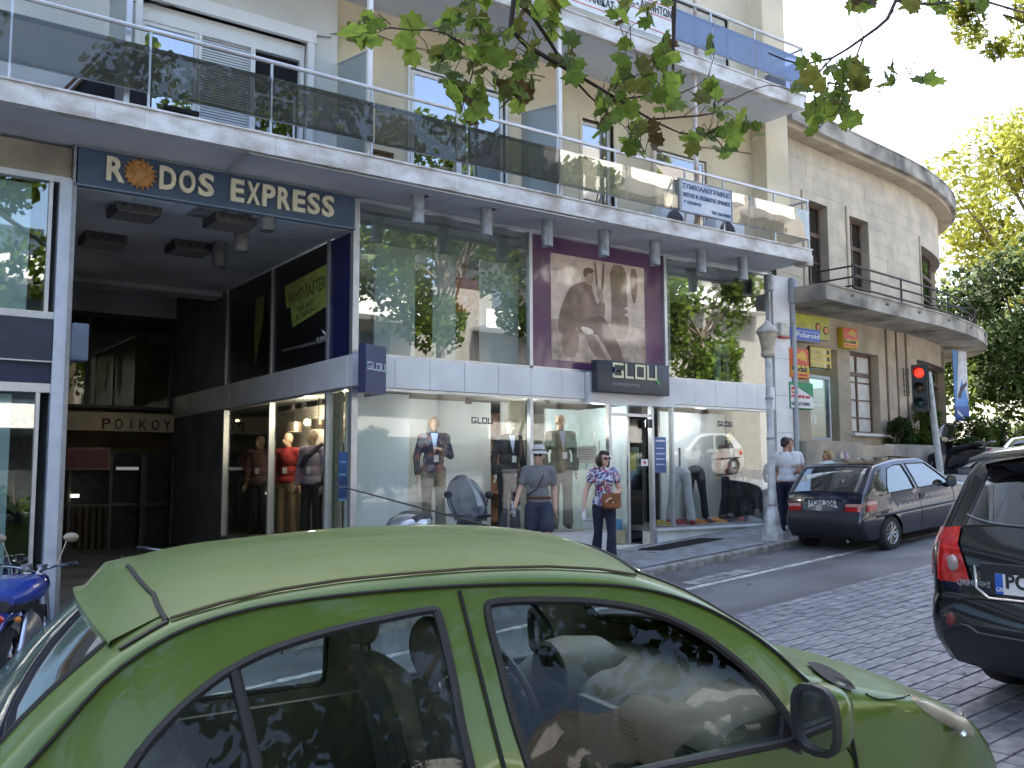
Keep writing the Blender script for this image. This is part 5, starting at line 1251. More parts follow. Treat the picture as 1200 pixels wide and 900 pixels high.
hood.add([v for r in rg for v in r], [(i*n+k, i*n+(k+1) % n, (i+1)*n+(k+1) % n, (i+1)*n+k) for i in range(5) for k in range(n)]); hood.build('instrument_hood', dashm, gt, smooth=True)
MB().lathe([(.001, 2.30-X0G), (.10, 2.30-X0G)], (0, .34, .96), 18, 'X').build('instrument_dial', dashd, gt)
st = MB(); c = Vector((2.10-X0G, .36, .93)); tilt = Matrix.Rotation(R_(-22), 3, 'Y')
ring = [c+tilt @ Vector((0, .175*math.cos(t), .175*math.sin(t))) for t in [2*math.pi*k/28 for k in range(29)]]
st.tube(ring, .016, 8, cap=False)
for t in (R_(200), R_(-20), R_(90+180)): st.tube([c, c+tilt @ Vector((0, .17*math.cos(t), .17*math.sin(t)))], [.03, .014], 6)
stw = st.build('steering_wheel', mat('wheel_grey', (.07, .072, .07), .5), gt, smooth=True); MB().ell(c, (.03, .07, .06), 12, 8).build('airbag_cover', mat('wheel_grey', (.07, .072, .07)), stw, smooth=True)
MB().tube([c, (2.35-X0G, .36, .82)], .035).build('steering_column', dashd, gt)
MB().box((2.27-X0G, -.13, .60), (2.36-X0G, .13, .93)).build('centre_console', mat('console_silver', (.22, .23, .23), .4, .3), gt)
for k, yy in enumerate((-.07, .0, .07)): MB().lathe([(.001, 2.255-X0G), (.028, 2.255-X0G), (.03, 2.28-X0G)], (0, yy, .68), 14, 'X').build('heater_dial', mat('dial_pale', (.40, .38, .30), .5), gt)
for yy in (-.58, -.2, .2): 
    mb = MB()
    for k in range(5): mb.box((2.285-X0G, yy-.05, .83+k*.016), (2.305-X0G, yy+.05, .837+k*.016))
    mb.build('air_vent', blk, gt)
MB().ell((2.45-X0G, 0, 1.36), (.02, .10, .035), 14, 8).build('inner_mirror', blk, gt, smooth=True)
MB().box((.5-X0G, -.66, .4), (2.9-X0G, .66, .45)).build('cabin_floor', dashd, gt)
for sd in (1, -1): MB().box((.7-X0G, sd*.70, .45), (2.75-X0G, sd*.735, .93)).build('door_lining', dashm, gt)
MB().box((.25-X0G, -.6, .92), (.75-X0G, .6, .94)).build('parcel_shelf', dashd, gt)
MB().box((1.0-X0G, -.42, 1.46), (2.0-X0G, .42, 1.47)).build('headlining', mat('headlining', (.15, .15, .14), .9), gt)
# ---------------------------------------------------------------- black compact hatchback parked at the far kerb
def car_thing(q, label, group=None):
    O, Fv, Lv, Uv = frame_of(q); t = thing('parked_car', O, label, 'car', group)
    t.matrix_world = Matrix(((Fv.x, Lv.x, Uv.x, O.x), (Fv.y, Lv.y, Uv.y, O.y), (Fv.z, Lv.z, Uv.z, O.z), (0, 0, 0, 1))); ORG[t.name] = Vector((0, 0, 0)); return t
def interior(t, x0, xf_, xr_, zb, y=.33, w_=.46, wheel=True):
    for (xx) in (xf_, xr_):
        for yy in (-y, y):
            ob = bevbox('seat', (xx-x0, yy-w_/2, zb-.45), (xx+.48-x0, yy+w_/2, zb-.28), seatm, t, .04)
            MB().prism([(xx-x0, yy-w_/2, zb-.42), (xx-.16-x0, yy-w_/2*.8, zb+.18), (xx-.05-x0, yy-w_/2*.8, zb+.2), (xx+.14-x0, yy-w_/2, zb-.4)], (0, w_*.9, 0)).build('seat_back', seatm, ob)
            MB().ell((xx-.13-x0, yy, zb+.27), (.05, .12, .09), 12, 8).build('headrest', seatm, ob, smooth=True)
    if wheel:
        c = Vector((xf_+.62-x0, y, zb+.0)); tl = Matrix.Rotation(R_(-22), 3, 'Y')
        MB().tube([c+tl @ Vector((0, .17*math.cos(a), .17*math.sin(a))) for a in [2*math.pi*k/20 for k in range(21)]], .013, 6, cap=False).build('steering_wheel', blk, t, smooth=True)
    bevbox('dashboard', (xf_+.72-x0, -.62, zb-.35), (xf_+1.05-x0, .62, zb+.03), dashd, t, .06)
    MB().box((.3-x0, -.6, .3), (xf_+1.0-x0, .6, .36)).build('cabin_floor', dashd, t)
bpaint = mat('black_navy_paint', (.012, .015, .028), .16, .1, var=.03, scale=2, coat=1)
def small_hatch(q, paint, label, plate_s, lights=True, sc=1.0, group=None):
    t = car_thing(q, label, group); L = 3.72*sc
    def yf(x, z):
        y = .795-max(0, z-.85)*.30-max(0, .35-z)*.2
        if z > .58 and z < .85: y -= .012
        if x < .7: y *= 1-.13*((.7-x)/.7)**2
        if x > 2.9: y *= 1-.17*((x-2.9)/.82)**2
        return y*sc
    c = Car(t, yf, .05); c.x0 = 1.8; c.xm = 1.85
    top = [(.10, .24, .01, 'rear_bumper'), (.0, .36, .03, 'rear_bumper'), (-.02, .52, .05, 'rear_bumper'), (.03, .64, .05, 'rear_bumper'), (.045, .66, .05, 'tailgate'), (.07, .78, .04, 'tailgate'), (.10, .90, .04, 'tailgate'), (.13, .945, .04, 'rear_window'),
           (.40, 1.22, .03, 'rear_window'), (.50, 1.30, .03, 'roof'), (.62, 1.345, .03, 'roof'), (1.1, 1.385, .03, 'roof'), (1.6, 1.375, .03, 'roof'), (1.92, 1.335, .04, 'windscreen'), (2.3, 1.12, .05, 'windscreen'), (2.62, .93, .05, 'bonnet'), (3.1, .84, .05, 'bonnet'), (3.52, .72, .06, 'bonnet'), (3.66, .62, .08, 'front_bumper'), (3.72, .46, .08, 'front_bumper'), (3.70, .32, .06, 'front_bumper'), (3.6, .22, .04, 'front_bumper')]
    top = [(a*sc, b*sc, k*sc, tg) for a, b, k, tg in top]
    c.frame(smooth_top(top, .06)); zs = .22*sc
    AR = {.64*sc: .27*sc, 3.02*sc: .27*sc}
    out = list(c.edge)+[(3.55*sc, zs)]+arch_outline(0, 3.6, zs, AR, .315*sc)+[(.12*sc, zs)]
    S = lambda l: [(a*sc, b*sc) for a, b in l]
    w1 = S([(.62, .90), (.70, .90), (1.40, .90), (1.34, 1.10), (1.24, 1.30), (.98, 1.305), (.80, 1.26), (.66, 1.04)])
    w2 = S([(1.50, .90), (2.46, .90), (2.44, .95), (2.22, 1.10), (1.94, 1.27), (1.36, 1.30), (1.44, 1.10)])
    c.side(out, [resamp(w1+[w1[0]], .07)[:-1], resamp(w2+[w2[0]], .07)[:-1]], paint, .07)
    gl = glass('hatch_glass', (.50, .55, .62), 1.8, .22); c.strip({'body': paint, 'rear_bumper': mat('bumper_black', (.015, .016, .022), .45), 'front_bumper': mat('bumper_black', (.015, .016, .022))}, .90, glass('hatch_screen', (.45, .52, .50), 1.5, .14))
    c.pane(w1, gl, .008); c.pane(w2, gl, .008)
    for w_ in (w1, w2): c.line(w_, .009, rub, 'window_rubber', .001, closed=True)
    c.line(S([(1.34, 1.32), (1.42, 1.1), (1.50, .88), (1.56, .55), (1.50, .28)]), .004, seam, 'door_gap', .001); c.line(S([(2.5, .90), (2.62, .72), (2.60, .3)]), .004, seam, 'door_gap', .001)
    c.line(S([(.30, .56), (.36, .575), (2.7, .575), (2.74, .56)]), .022, mat('bumper_black', (.015, .016, .022)), 'rub_strip', -.006)
    c.patch(S([(1.54, .80), (1.54, .73), (1.68, .73), (1.68, .80)]), blk, 'door_handle', .012)
    # rear lamps wrap the corner
    for sd in (1, -1):
        Z0, Z1 = .665*sc, .82*sc; qs = [.62, .72, .82, .92, 1.0]
        i0 = min(range(len(c.top)), key=lambda i: abs(c.top[i][1]-Z0)+abs(c.top[i][0]-.05)); i1 = min(range(len(c.top)), key=lambda i: abs(c.top[i][1]-Z1)+abs(c.top[i][0]-.08))
        rows = []
        for i, f in ((i0, 0), (i1, 0)): rows.append([Vector(c.pt(i, sd*q))+Vector((-.008, 0, 0)) for q in qs]+[Vector(c.P(xx*sc, (Z0, Z1)[0 if i == i0 else 1], sd, .008)) for xx in (.13, .22, .32)])
        mb = MB(); n = len(rows[0]); mb.add(rows[0]+rows[1], [(k, k+1, n+k+1, n+k) for k in range(n-1)]); tl = mb.build('tail_light', redl, t, smooth=True, angle=80)
        for v in []: pass
        mid = [rows[0][k].lerp(rows[1][k], .62)+Vector((-.006, sd*.004, 0)) for k in range(n)]; up_ = [rows[0][k].lerp(rows[1][k], .98)+Vector((-.006, sd*.004, 0)) for k in range(n)]
        MB().add(mid+up_, [(k, k+1, n+k+1, n+k) for k in range(n-1)]).build('clear_lens', mat('lens_pinkish', (.5, .28, .24), .15, coat=1), tl)
    zp = .80*sc if False else .775*sc
    plate(t, (.035*sc-c.x0-.01, 0, zp), (0, -1, 0), .50, .115, plate_s, eu=False, zd=(.12, 0, 1))
    # the plate faces backwards: recess behind it
    MB().box((.045*sc-c.x0, -.33, zp-.08), (.09*sc-c.x0, .33, zp+.08)).build('plate_recess', blk, t)
    MB().tube([(.18*sc-c.x0, .05, .97*sc), (.17*sc-c.x0-.02, -.12, 1.0*sc), (.20*sc-c.x0-.02, -.36, 1.03*sc)], .012).build('wiper', blk, t)
    mirror(t, (2.36*sc-c.x0, -.90*sc, .93*sc), -1, blk, R_(5), .85); mirror(t, (2.36*sc-c.x0, .90*sc, .93*sc), 1, blk, R_(-5), .85)
    for sd in (1, -1):
        MB().ell((3.45*sc-c.x0, sd*.5*sc, .66*sc), (.18, .14, .07), 14, 8).build('headlight', glass('lamp_lens', (.9, .9, .85)), t, smooth=True)
    c.wheel(.64*sc, .70*sc, .275*sc, .165, spokes=10); c.wheel(3.02*sc, .70*sc, .275*sc, .165, spokes=10)
    MB().box((.15-c.x0, -.6*sc, .2), (3.5*sc-c.x0, .6*sc, .45)).build('underbody', lblk, t)
    interior(t, c.x0, 1.60*sc, .80*sc, .92*sc, .32*sc)
    MB().tube([(.3-c.x0, -.38, .2), (.02-c.x0, -.38, .2)], .025).build('exhaust', chromem, t)
    return t, c
sx = (12.42, 9.16); hd = R_(2.5)
cx, cy = sx[0]+math.cos(hd)*1.72, sx[1]+math.sin(hd)*1.72
saxo, sc_ = small_hatch((cx, cy, G(cx, cy)-.015, hd, math.atan(.0865)), bpaint, 'small black three door hatchback parked at the far kerb behind the lamp post', 'POH 5063', sc=.97)
text('badge', 'SAXO', .05, Mxz((.075-1.8, -.42, .83), (0, -1, 0)), chromem, saxo, ext=.002)
# silver car parked further up, which the shop windows mirror
silver = mat('silver_paint', (.50, .51, .52), .3, .4, var=.03, coat=.8)
q = (22.0, 1.9); sv, _ = small_hatch((q[0], q[1], G(*q), R_(180), -math.atan(.04)), silver, 'silver hatchback parked beyond the black tall car, mirrored in the shop window', 'PON 4412')
# ---------------------------------------------------------------- tall black car at the right edge
suvp = mat('suv_black_paint', (.006, .006, .007), .13, .0, var=.02, coat=1)
sO = (5.60, 2.67, -1.459); hh = R_(-4.4)
SQ = (sO[0]+math.cos(hh)*2.2, sO[1]+math.sin(hh)*2.2, 0, hh, math.atan(.0865)); SQ = (SQ[0], SQ[1], G(SQ[0], SQ[1])+.02, SQ[3], SQ[4])
su = car_thing(SQ, 'tall black family car cut off by the right edge, seen from behind')
K = .965
def syf(x, z):
    y = .89-max(0, z-1.0)*.36-max(0, .45-z)*.35
    if .62 < z < 1.0: y -= .01
    if x < .8: y *= 1-.13*((.8-x)/.8)**2
    if x > 3.7: y *= 1-.15*((x-3.7)/.85)**2
    return y*K
s_ = Car(su, syf, .09); s_.x0 = 2.2; s_.xm = 2.2
top = [(.30, .26, .02, 'rear_bumper_guard'), (.08, .32, .05, 'rear_bumper_guard'), (.01, .44, .07, 'rear_bumper_guard'), (-.02, .60, .09, 'rear_bumper'), (.0, .72, .08, 'rear_bumper'), (.04, .76, .07, 'tailgate'), (.06, .92, .06, 'tailgate'), (.12, 1.06, .06, 'tailgate'),
       (.20, 1.16, .06, 'rear_window'), (.36, 1.40, .05, 'rear_window'), (.46, 1.53, .05, 'roof'), (.62, 1.585, .05, 'roof'), (1.4, 1.63, .05, 'roof'), (2.2, 1.64, .05, 'roof'), (2.8, 1.60, .05, 'windscreen'), (3.6, 1.12, .06, 'bonnet'), (4.2, 1.0, .08, 'bonnet'), (4.45, .86, .1, 'front_bumper'), (4.52, .6, .1, 'front_bumper'), (4.45, .3, .05, 'front_bumper')]
s_.frame(smooth_top([(a*K, b*K, k*K, g) for a, b, k, g in top], .07))
AR = {.86*K: .35*K, 3.62*K: .35*K}
out = list(s_.edge)+[(4.3*K, .27)]+arch_outline(0, 4, .27, AR, .40*K)+[(.3*K, .27)]
S = lambda l: [(a*K, b*K) for a, b in l]
w1 = S([(.52, 1.17), (1.35, 1.12), (1.38, 1.48), (.72, 1.47)]); w2 = S([(1.45, 1.12), (2.3, 1.09), (2.32, 1.50), (1.45, 1.49)]); w3 = S([(2.38, 1.09), (3.3, 1.08), (2.86, 1.43), (2.4, 1.5)])
s_.side(out, [resamp(w_+[w_[0]], .08)[:-1] for w_ in (w1, w2, w3)], suvp, .08)
gs = glass('privacy_glass', (.05, .055, .06), 1.2, .08)
s_.strip({'body': suvp, 'rear_bumper_guard': mat('guard_black', (.014, .015, .02), .5, bump=.1, bscale=250)}, .84, gs)
for w_ in (w1, w2, w3): s_.pane(w_, gs, .008); s_.line(w_, .01, rub, 'window_rubber', .001, closed=True)
s_.wheel(.86*K, .76*K, .34*K, .21, spokes=5); s_.wheel(3.62*K, .76*K, .34*K, .21, spokes=5)
MB().box((.35-2.2, -.7, .25), (4.1-2.2, .7, .5)).build('underbody', lblk, su)
interior(su, 2.2, 2.1, 1.2, 1.10, .38, .5)
# roof rails
for sd in (1, -1): MB().tube([(.75-2.2, sd*.60, 1.56), (.85-2.2, sd*.605, 1.61), (2.4-2.2, sd*.615, 1.64), (2.6-2.2, sd*.62, 1.60)], .022).build('roof_rail', chromem, su, smooth=True)
# roof spoiler
mb = MB(); vs = []
for k in range(13):
    q = -.95+1.9*k/12; y = .60*q; e = .05*(1-q*q); vs.append([(.50-2.2, y, 1.565+e), (.32-e-2.2, y, 1.535+e), (.30-e-2.2, y, 1.505+e), (.46-2.2, y, 1.50+e)])
mb.add([v for r in vs for v in r], [(i*4+j, i*4+(j+1) % 4, (i+1)*4+(j+1) % 4, (i+1)*4+j) for i in range(12) for j in range(4)]+[(0, 1, 2, 3), (48, 49, 50, 51)]); mb.build('roof_spoiler', suvp, su, smooth=True, angle=50)
# tail lamps: a body wrapping the corner with an inner round clear lens
for sd in (1, -1):
    rows = []; zz = [.86, .92, 1.0, 1.08, 1.15]; 
    for z in zz:
        z *= K; i = min(range(len(s_.top)), key=lambda i: abs(s_.top[i][1]-z)+(9 if s_.top[i][0] > 1 else 0)); f = (z/K-.86)/.29
        q0 = .66+.20*f
        r = [Vector(s_.pt(i, sd*(q0+(1-q0)*k/5)))+Vector((-.014, sd*.004, 0)) for k in range(6)]
        for xx in (.06, .14, .20-.06*abs(f-.3), .24): r.append(Vector(s_.P(s_.top[i][0]+xx*(1-.3*f), z, sd, .012)))
        for k in range(len(r)): r[k].z = z if k > 5 else r[k].z
        rows.append(r)
    n = len(rows[0]); mb = MB(); mb.add([v for r in rows for v in r], [(i*n+k, i*n+k+1, (i+1)*n+k+1, (i+1)*n+k) for i in range(4) for k in range(n-1)])
    tl = mb.build('tail_light', redl, su, smooth=True, angle=80)
    c = rows[1][2].lerp(rows[2][2], .4)+Vector((-.012, 0, 0))
    MB().ell(c, (.012, .038, .05), 14, 8).build('clear_lens', mat('lens_clear2', (.45, .36, .33), .12, .3, coat=1), tl, smooth=True)
    c2 = Vector((.0-2.2-.01, sd*.70*K, .60*K)); i = min(range(len(s_.top)), key=lambda i: abs(s_.top[i][1]-.60*K)+(9 if s_.top[i][0] > 1 else 0)); c2 = Vector(s_.pt(i, sd*.86))+Vector((-.004, 0, 0))
    rf = MB().ell(c2, (.016, .035, .045), 14, 8).build('reflector', mat('dull_red', (.14, .02, .02)), su, smooth=True)
# tailgate edge trim below the window, bumper crease
def along(z, q0, q1, r, m, nm, zfun=None, off=-.008):
    pts = []
    for k in range(25):
        q = q0+(q1-q0)*k/24; zz = (z+(zfun(q) if zfun else 0))*K
        T_ = s_.top; best = None
        for i in range(len(T_)-1):
            if T_[i][0] < 1.2 and T_[i][1] <= zz <= T_[i+1][1]:
                a = Vector(s_.pt(i, q)); b = Vector(s_.pt(i+1, q)); u = (zz-T_[i][1])/(T_[i+1][1]-T_[i][1]); best = a.lerp(b, u)
        if best: pts.append(best+Vector((off, 0, 0)))
    MB().tube(pts, r, 6).build(nm, m, su, smooth=True)
along(.56, -.98, .98, .012, mat('guard_black', (.014, .015, .02)), 'bumper_crease', lambda q: .03*math.cos(q*9)*(abs(q) > .6))
along(.74, -.80, .80, .005, seam, 'tailgate_gap', lambda q: -.03*(abs(q) > .74))
along(1.155, -.86, .86, .008, mat('trim_glint', (.25, .28, .33), .2, .8), 'window_trim', lambda q: .12*abs(q)**3)
# plate in its recess, garnish and model lettering
MB().box((-.015-2.2, -.36, .76), (.05-2.2, .36, .94)).build('plate_recess', blk, su)
plate(su, (-.03-2.2, 0, .83), (0, -1, 0), .52, .115, 'POK 3184', eu=True, zd=(.06, 0, 1))
MB().tube([(-.03-2.2, .38, .93), (-.045-2.2, .37, .80), (-.04-2.2, .30, .745), (-.045-2.2, -.3, .745)], .010).build('garnish', chromem, su, smooth=True)
MB().tube([(.25-2.2, -.02, 1.19), (.21-2.2, .25, 1.185), (.235-2.2, .40, 1.19)], .012).build('wiper', blk, su)
ib = min(range(len(s_.top)), key=lambda i: abs(s_.top[i][1]-.775)+(9 if s_.top[i][0] > 1 else 0)); ba = Vector(s_.pt(ib, .80)); bb = Vector(s_.pt(ib, .42)); bd_ = (bb-ba)
o = text('badge', 'QASHQAI+2', .05, Mxz(ba+Vector((-.022, 0, -.02)), bd_.normalized()), mat('badge_silver', (.6, .62, .65), .25, .6), su, ext=.004, sx=.85)
# ================================================================ curved stone building
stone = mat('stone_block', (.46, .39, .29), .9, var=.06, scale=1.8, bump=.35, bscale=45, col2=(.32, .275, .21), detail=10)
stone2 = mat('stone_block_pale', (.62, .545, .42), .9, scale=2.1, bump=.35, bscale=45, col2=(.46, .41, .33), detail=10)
concs = mat('weathered_concrete', (.46, .43, .37), .9, scale=1.4, bump=.4, bscale=30, col2=(.12, .115, .10), detail=10)
mort = mat('stone_joint', (.27, .245, .20), .95, var=.1)
ctrl = [(14.66, 11.78), (16.3, 12.0), (17.9, 12.2), (19.9, 12.45), (21.6, 12.82), (23.0, 13.3), (24.1, 13.9), (24.9, 14.7), (25.4, 15.7), (25.6, 17), (25.6, 20), (25.6, 26)]
cur = catm(ctrl, .1); SL = [0]
for a, b in zip(cur, cur[1:]): SL.append(SL[-1]+math.hypot(b[0]-a[0], b[1]-a[1]))
def CP(s, off=0):
    s = max(0, min(SL[-1]-1e-4, s)); i = max(0, np.searchsorted(SL, s)-1); i = int(min(i, len(cur)-2)); u = (s-SL[i])/(SL[i+1]-SL[i])
    a, b = cur[i], cur[i+1]; i2 = min(i+3, len(cur)-1); i1 = max(i-3, 0)
    tx, ty = cur[i2][0]-cur[i1][0], cur[i2][1]-cur[i1][1]; L = math.hypot(tx, ty)
    return Vector((a[0]+(b[0]-a[0])*u+ty/L*off, a[1]+(b[1]-a[1])*u-tx/L*off, 0))
def W3(s, z, off=0): p = CP(s, off); return Vector((p.x, p.y, z))
def hit(px, py):
    d = ray(px, py); best = None
    for i in range(0, 1500):
        s = i*.01; p = CP(s); e = abs(p.x*d.y-p.y*d.x)/d.xy.length
        if best is None or e < best[0]: best = (e, s, p.xy.length/d.xy.length*d.z)
        if best[0] < .02 and e > 1: break
    return best[1], best[2]
K_ = thing('stone_building', (20, 14, -.5), 'two storey beige stone building with rounded corner, ledge balcony and flat cornice', 'building')
ZL0, ZL1, ZW = 3.28, 3.56, 6.8
def curved(name, s0, s1, z0, z1, o0, o1, m, st=.25, parent=K_, ret=False):
    n = max(1, int((s1-s0)/st)); mb = MB(); vs = []
    for i in range(n+1):
        s = s0+(s1-s0)*i/n; vs += [W3(s, z0, o1), W3(s, z1, o1), W3(s, z1, o0), W3(s, z0, o0)]
    mb.add(vs, [(4*i+j, 4*(i+1)+j, 4*(i+1)+(j+1) % 4, 4*i+(j+1) % 4) for i in range(n) for j in range(4)]+[(0, 1, 2, 3), (4*n+3, 4*n+2, 4*n+1, 4*n)])
    return mb if ret else mb.build(name, m, parent, smooth=True, angle=35)
def H(px, py): return hit(px, py)
holes = []
def hole(pxa, pxb, pt, pb, z0=None, z1=None):
    a = H(pxa, (pt+pb)/2)[0]; b = H(pxb, (pt+pb)/2)[0]; zt = z1 if z1 is not None else H((pxa+pxb)/2, pt)[1]; zb = z0 if z0 is not None else H((pxa+pxb)/2, pb)[1]
    holes.append((a, b, zb, zt)); return (a, b, zb, zt)
u0 = hole(909, 917, 219, 241); u1 = hole(946, 971, 238, 330, ZL1); u2 = hole(997, 1019, 256, 345, ZL1, u1[3]-.02); u3 = hole(1081, 1096, 286, 370, ZL1, u1[3]-.04)
l1 = hole(949, 983, 408, 516); l2 = hole(997, 1031, 414, 508); l3 = hole(1076, 1108, 426, 500, .6)
print('STONE holes', [[round(v, 2) for v in h] for h in holes])
END = 17.5
# ashlar blocks, one by one on the side towards the street
rows = []; z = -1.3; nrow = 0; rects = []
while z < ZW-.02:
    z1 = min(z+.31, ZW)
    if not (z >= ZL0-.02 and z1 <= ZL1+.02):
        s = 0 if nrow % 2 == 0 else -.31
        while s < END:
            rects.append([max(0, s), min(END, s+.62), z, z1]); s += .62
    z = z1; nrow += 1
def cut(r, h):
    s0, s1, z0, z1 = r; a, b, c, d = h
    if s1 <= a or s0 >= b or z1 <= c or z0 >= d: return [r]
    o = []
    if s0 < a: o.append([s0, a, z0, z1])
    if s1 > b: o.append([b, s1, z0, z1])
    m0, m1 = max(s0, a), min(s1, b)
    if z0 < c: o.append([m0, m1, z0, c])
    if z1 > d: o.append([m0, m1, d, z1])
    return o
for h in holes:
    nr = []
    for r in rects: nr += cut(r, h)
    rects = nr
rects = [r for r in rects if r[1]-r[0] > .02 and r[3]-r[2] > .02]
def blockmb(r, mb, pr):
    s0, s1, z0, z1 = r; g = .002; n = 2; vs = []
    s0 += g; s1 -= g; z0 += g; z1 -= g
    for i in range(n+1):
        s = s0+(s1-s0)*i/n; vs += [W3(s, z0, -.02), W3(s, z0, pr), W3(s, z1, pr), W3(s, z1, -.02)]
    mb.add(vs, [(4*i+j, 4*(i+1)+j, 4*(i+1)+j+1, 4*i+j+1) for i in range(n) for j in range(3)]+[(0, 1, 2, 3), (4*n+3, 4*n+2, 4*n+1, 4*n)])
rects.sort(key=lambda r: (r[0] > 14, -((r[1]-r[0])*(r[3]-r[2]))/(5+r[0])**1.2 if r[2] > -.1 else 0))
random.seed(11)
for r in rects[:290]:
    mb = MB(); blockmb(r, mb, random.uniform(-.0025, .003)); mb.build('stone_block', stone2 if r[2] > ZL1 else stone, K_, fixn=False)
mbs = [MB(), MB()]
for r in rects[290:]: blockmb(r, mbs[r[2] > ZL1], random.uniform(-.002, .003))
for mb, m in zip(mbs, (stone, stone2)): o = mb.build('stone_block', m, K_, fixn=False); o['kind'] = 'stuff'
# joint backing with the same openings
ss = sorted({0, END}|{h[0] for h in holes}|{h[1] for h in holes}); zs_l = sorted({-1.5, ZW}|{h[2] for h in holes}|{h[3] for h in holes}); mb = MB()
for i in range(len(ss)-1):
    for j in range(len(zs_l)-1):
        c = ((ss[i]+ss[i+1])/2, (zs_l[j]+zs_l[j+1])/2)
        if any(h[0] < c[0] < h[1] and h[2] < c[1] < h[3] for h in holes): continue
        q = curved('x', ss[i], ss[i+1], zs_l[j], zs_l[j+1], -.35, -.006, None, ret=True); mb.add(q.v, q.f)
mb.build('wall', mort, K_, smooth=False)
curved('side_wall', END, SL[-1]-.01, -1.5, ZW, -.35, 0, stone, 1)
# cornice and ledge
curved('cornice', 0, SL[-1]-.01, ZW, ZW+.10, -.3, .34, stone, .2); curved('cornice_edge', 0, SL[-1]-.01, ZW+.10, ZW+.42, -.3, .45, concs, .2)
curved('flat_roof', 0, SL[-1]-.01, ZW+.42, ZW+.46, -3.5, .47, concs, .5)
LD = curved('ledge', -0.0, SL[-1]-3, ZL0, ZL1, -.1, 1.02, concs, .2); curved('ledge_top', 0, SL[-1]-3, ZL1, ZL1+.03, -.02, 1.05, concs, .2)
for i in range(9):
    p = W3(1.0+i*1.45, 3.47, 1.03); MB().lathe([(.001, -.05), (.03, -.05), (.03, .03)], p, 8, 'Y').build('drain_spout', mat('spout', (.25, .24, .22), .7), K_)
# iron railing of the ledge
iron = mat('black_iron', (.012, .012, .014), .5)
RR = MB()
for zz in (.62, .40, .18): RR.tube([W3(s*.25+1.5, ZL1+zz, .80) for s in range(0, 56)], .022, 6)
rl = RR.build('railing', iron, K_, smooth=True)
for s in [1.6, 3.6, 6.0, 8.4, 10.6, 12.4, 14.0]: MB().tube([W3(s, ZL1, .80), W3(s, ZL1+.64, .80)], .02, 6).build('railing_post', iron, rl)
for zz in (.60, .38, .20): MB().tube([W3(1.5, ZL1+zz, .80), W3(1.5, ZL1+zz-.0, .0)], .018, 6).tube([W3(8.2, ZL1+zz, .80), W3(6.9, ZL1+zz-.02, .1)], .018, 6).build('railing_arm', iron, rl)
# windows
brown = mat('window_wood', (.14, .085, .06), .6, var=.2, scale=10); paperw = mat('window_paper', (.60, .60, .56), .8, var=.06); oldgl = glass('old_glass', (.22, .26, .28), 1.6, .22, wob=.1)
def cwin(h, nx, rowsz, gm, back=None, sill=None, rec=-.24):
    a, b, z0, z1 = h; t = None; mb = MB()
    def bar(s0, s1, za, zb, o0=rec, o1=rec+.05): q = curved('x', s0, s1, za, zb, o0, o1, None, ret=True); mb.add(q.v, q.f)
    f = .05; bar(a, a+f, z0, z1); bar(b-f, b, z0, z1); bar(a+f, b-f, z0, z0+f); bar(a+f, b-f, z1-f, z1)
    for k in range(1, nx): s = a+(b-a)*k/nx; bar(s-.028, s+.028, z0+f, z1-f, rec, rec+.055)
    for i, fz in enumerate(rowsz): z = z0+(z1-z0)*fz; th = .045 if fz == max(rowsz) else .016; bar(a+f, b-f, z-th, z+th, rec+.005, rec+(.06 if th > .02 else .045))
    w_ = mb.build('window', brown, K_)
    zz = [z0+f]+[z0+(z1-z0)*q for q in rowsz]+[z1-f]
    for k in range(nx):
        for i in range(len(zz)-1): curved('pane', a+(b-a)*k/nx+.02, a+(b-a)*(k+1)/nx-.02, zz[i]+.012, zz[i+1]-.012, rec+.015, rec+.022, gm, parent=w_)
    curved('reveal', a, a+.004, z0, z1, rec, -.0, stone, parent=w_); curved('reveal', b-.004, b, z0, z1, rec, -.0, stone, parent=w_)
    if back: curved('curtain', a, b, z0, z1, rec-.14, rec-.12, back, parent=w_)  # a black_room back is a dark sheet standing for the unlit room
    if sill: curved('sill', a-.06, b+.3, z0-.06, z0, rec, .10, sill, parent=w_)
    return w_
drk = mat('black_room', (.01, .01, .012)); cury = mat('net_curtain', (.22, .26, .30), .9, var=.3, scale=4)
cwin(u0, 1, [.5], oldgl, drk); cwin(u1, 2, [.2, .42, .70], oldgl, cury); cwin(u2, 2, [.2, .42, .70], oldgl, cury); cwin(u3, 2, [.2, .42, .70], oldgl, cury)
cwin(l2, 2, [.2, .42, .64, .82][:3]+[.74], paperw, None, mat('sill_white', (.6, .6, .58), .7)); cwin(l3, 2, [.25, .5, .8], oldgl, drk)
for px, py0, py1 in ((940, 224, 325), (992, 243, 340), (1078, 278, 360)):
    s = H(px, (py0+py1)/2)[0]; curved('reveal_strip', s, s+.05, ZL1, u1[3]+.15, -.0, .03, stone, parent=K_)
grv = mat('groove_brown', (.11, .07, .05), .8)
for px in (1040, 1052, 1063): s = H(px, 450)[0]; curved('groove_strip', s-.04, s+.04, .2, ZL0, -.0, .012, grv)
s = H(1058, 448)[0]; mb = MB()
for dz in (0, .14, .28, .42): mb.tube([W3(s-.16, 1.9+dz, .08), W3(s+.16, 1.9+dz, .08)], .012, 6)
for ds_ in (-.12, .0, .12): mb.tube([W3(s+ds_, 1.8, .08), W3(s+ds_, 2.45, .08)], .012, 6)
o = mb.build('iron_bracket', iron, None); tag(o, 'black wrought iron lattice bracket on the stone wall between window and door', 'bracket')
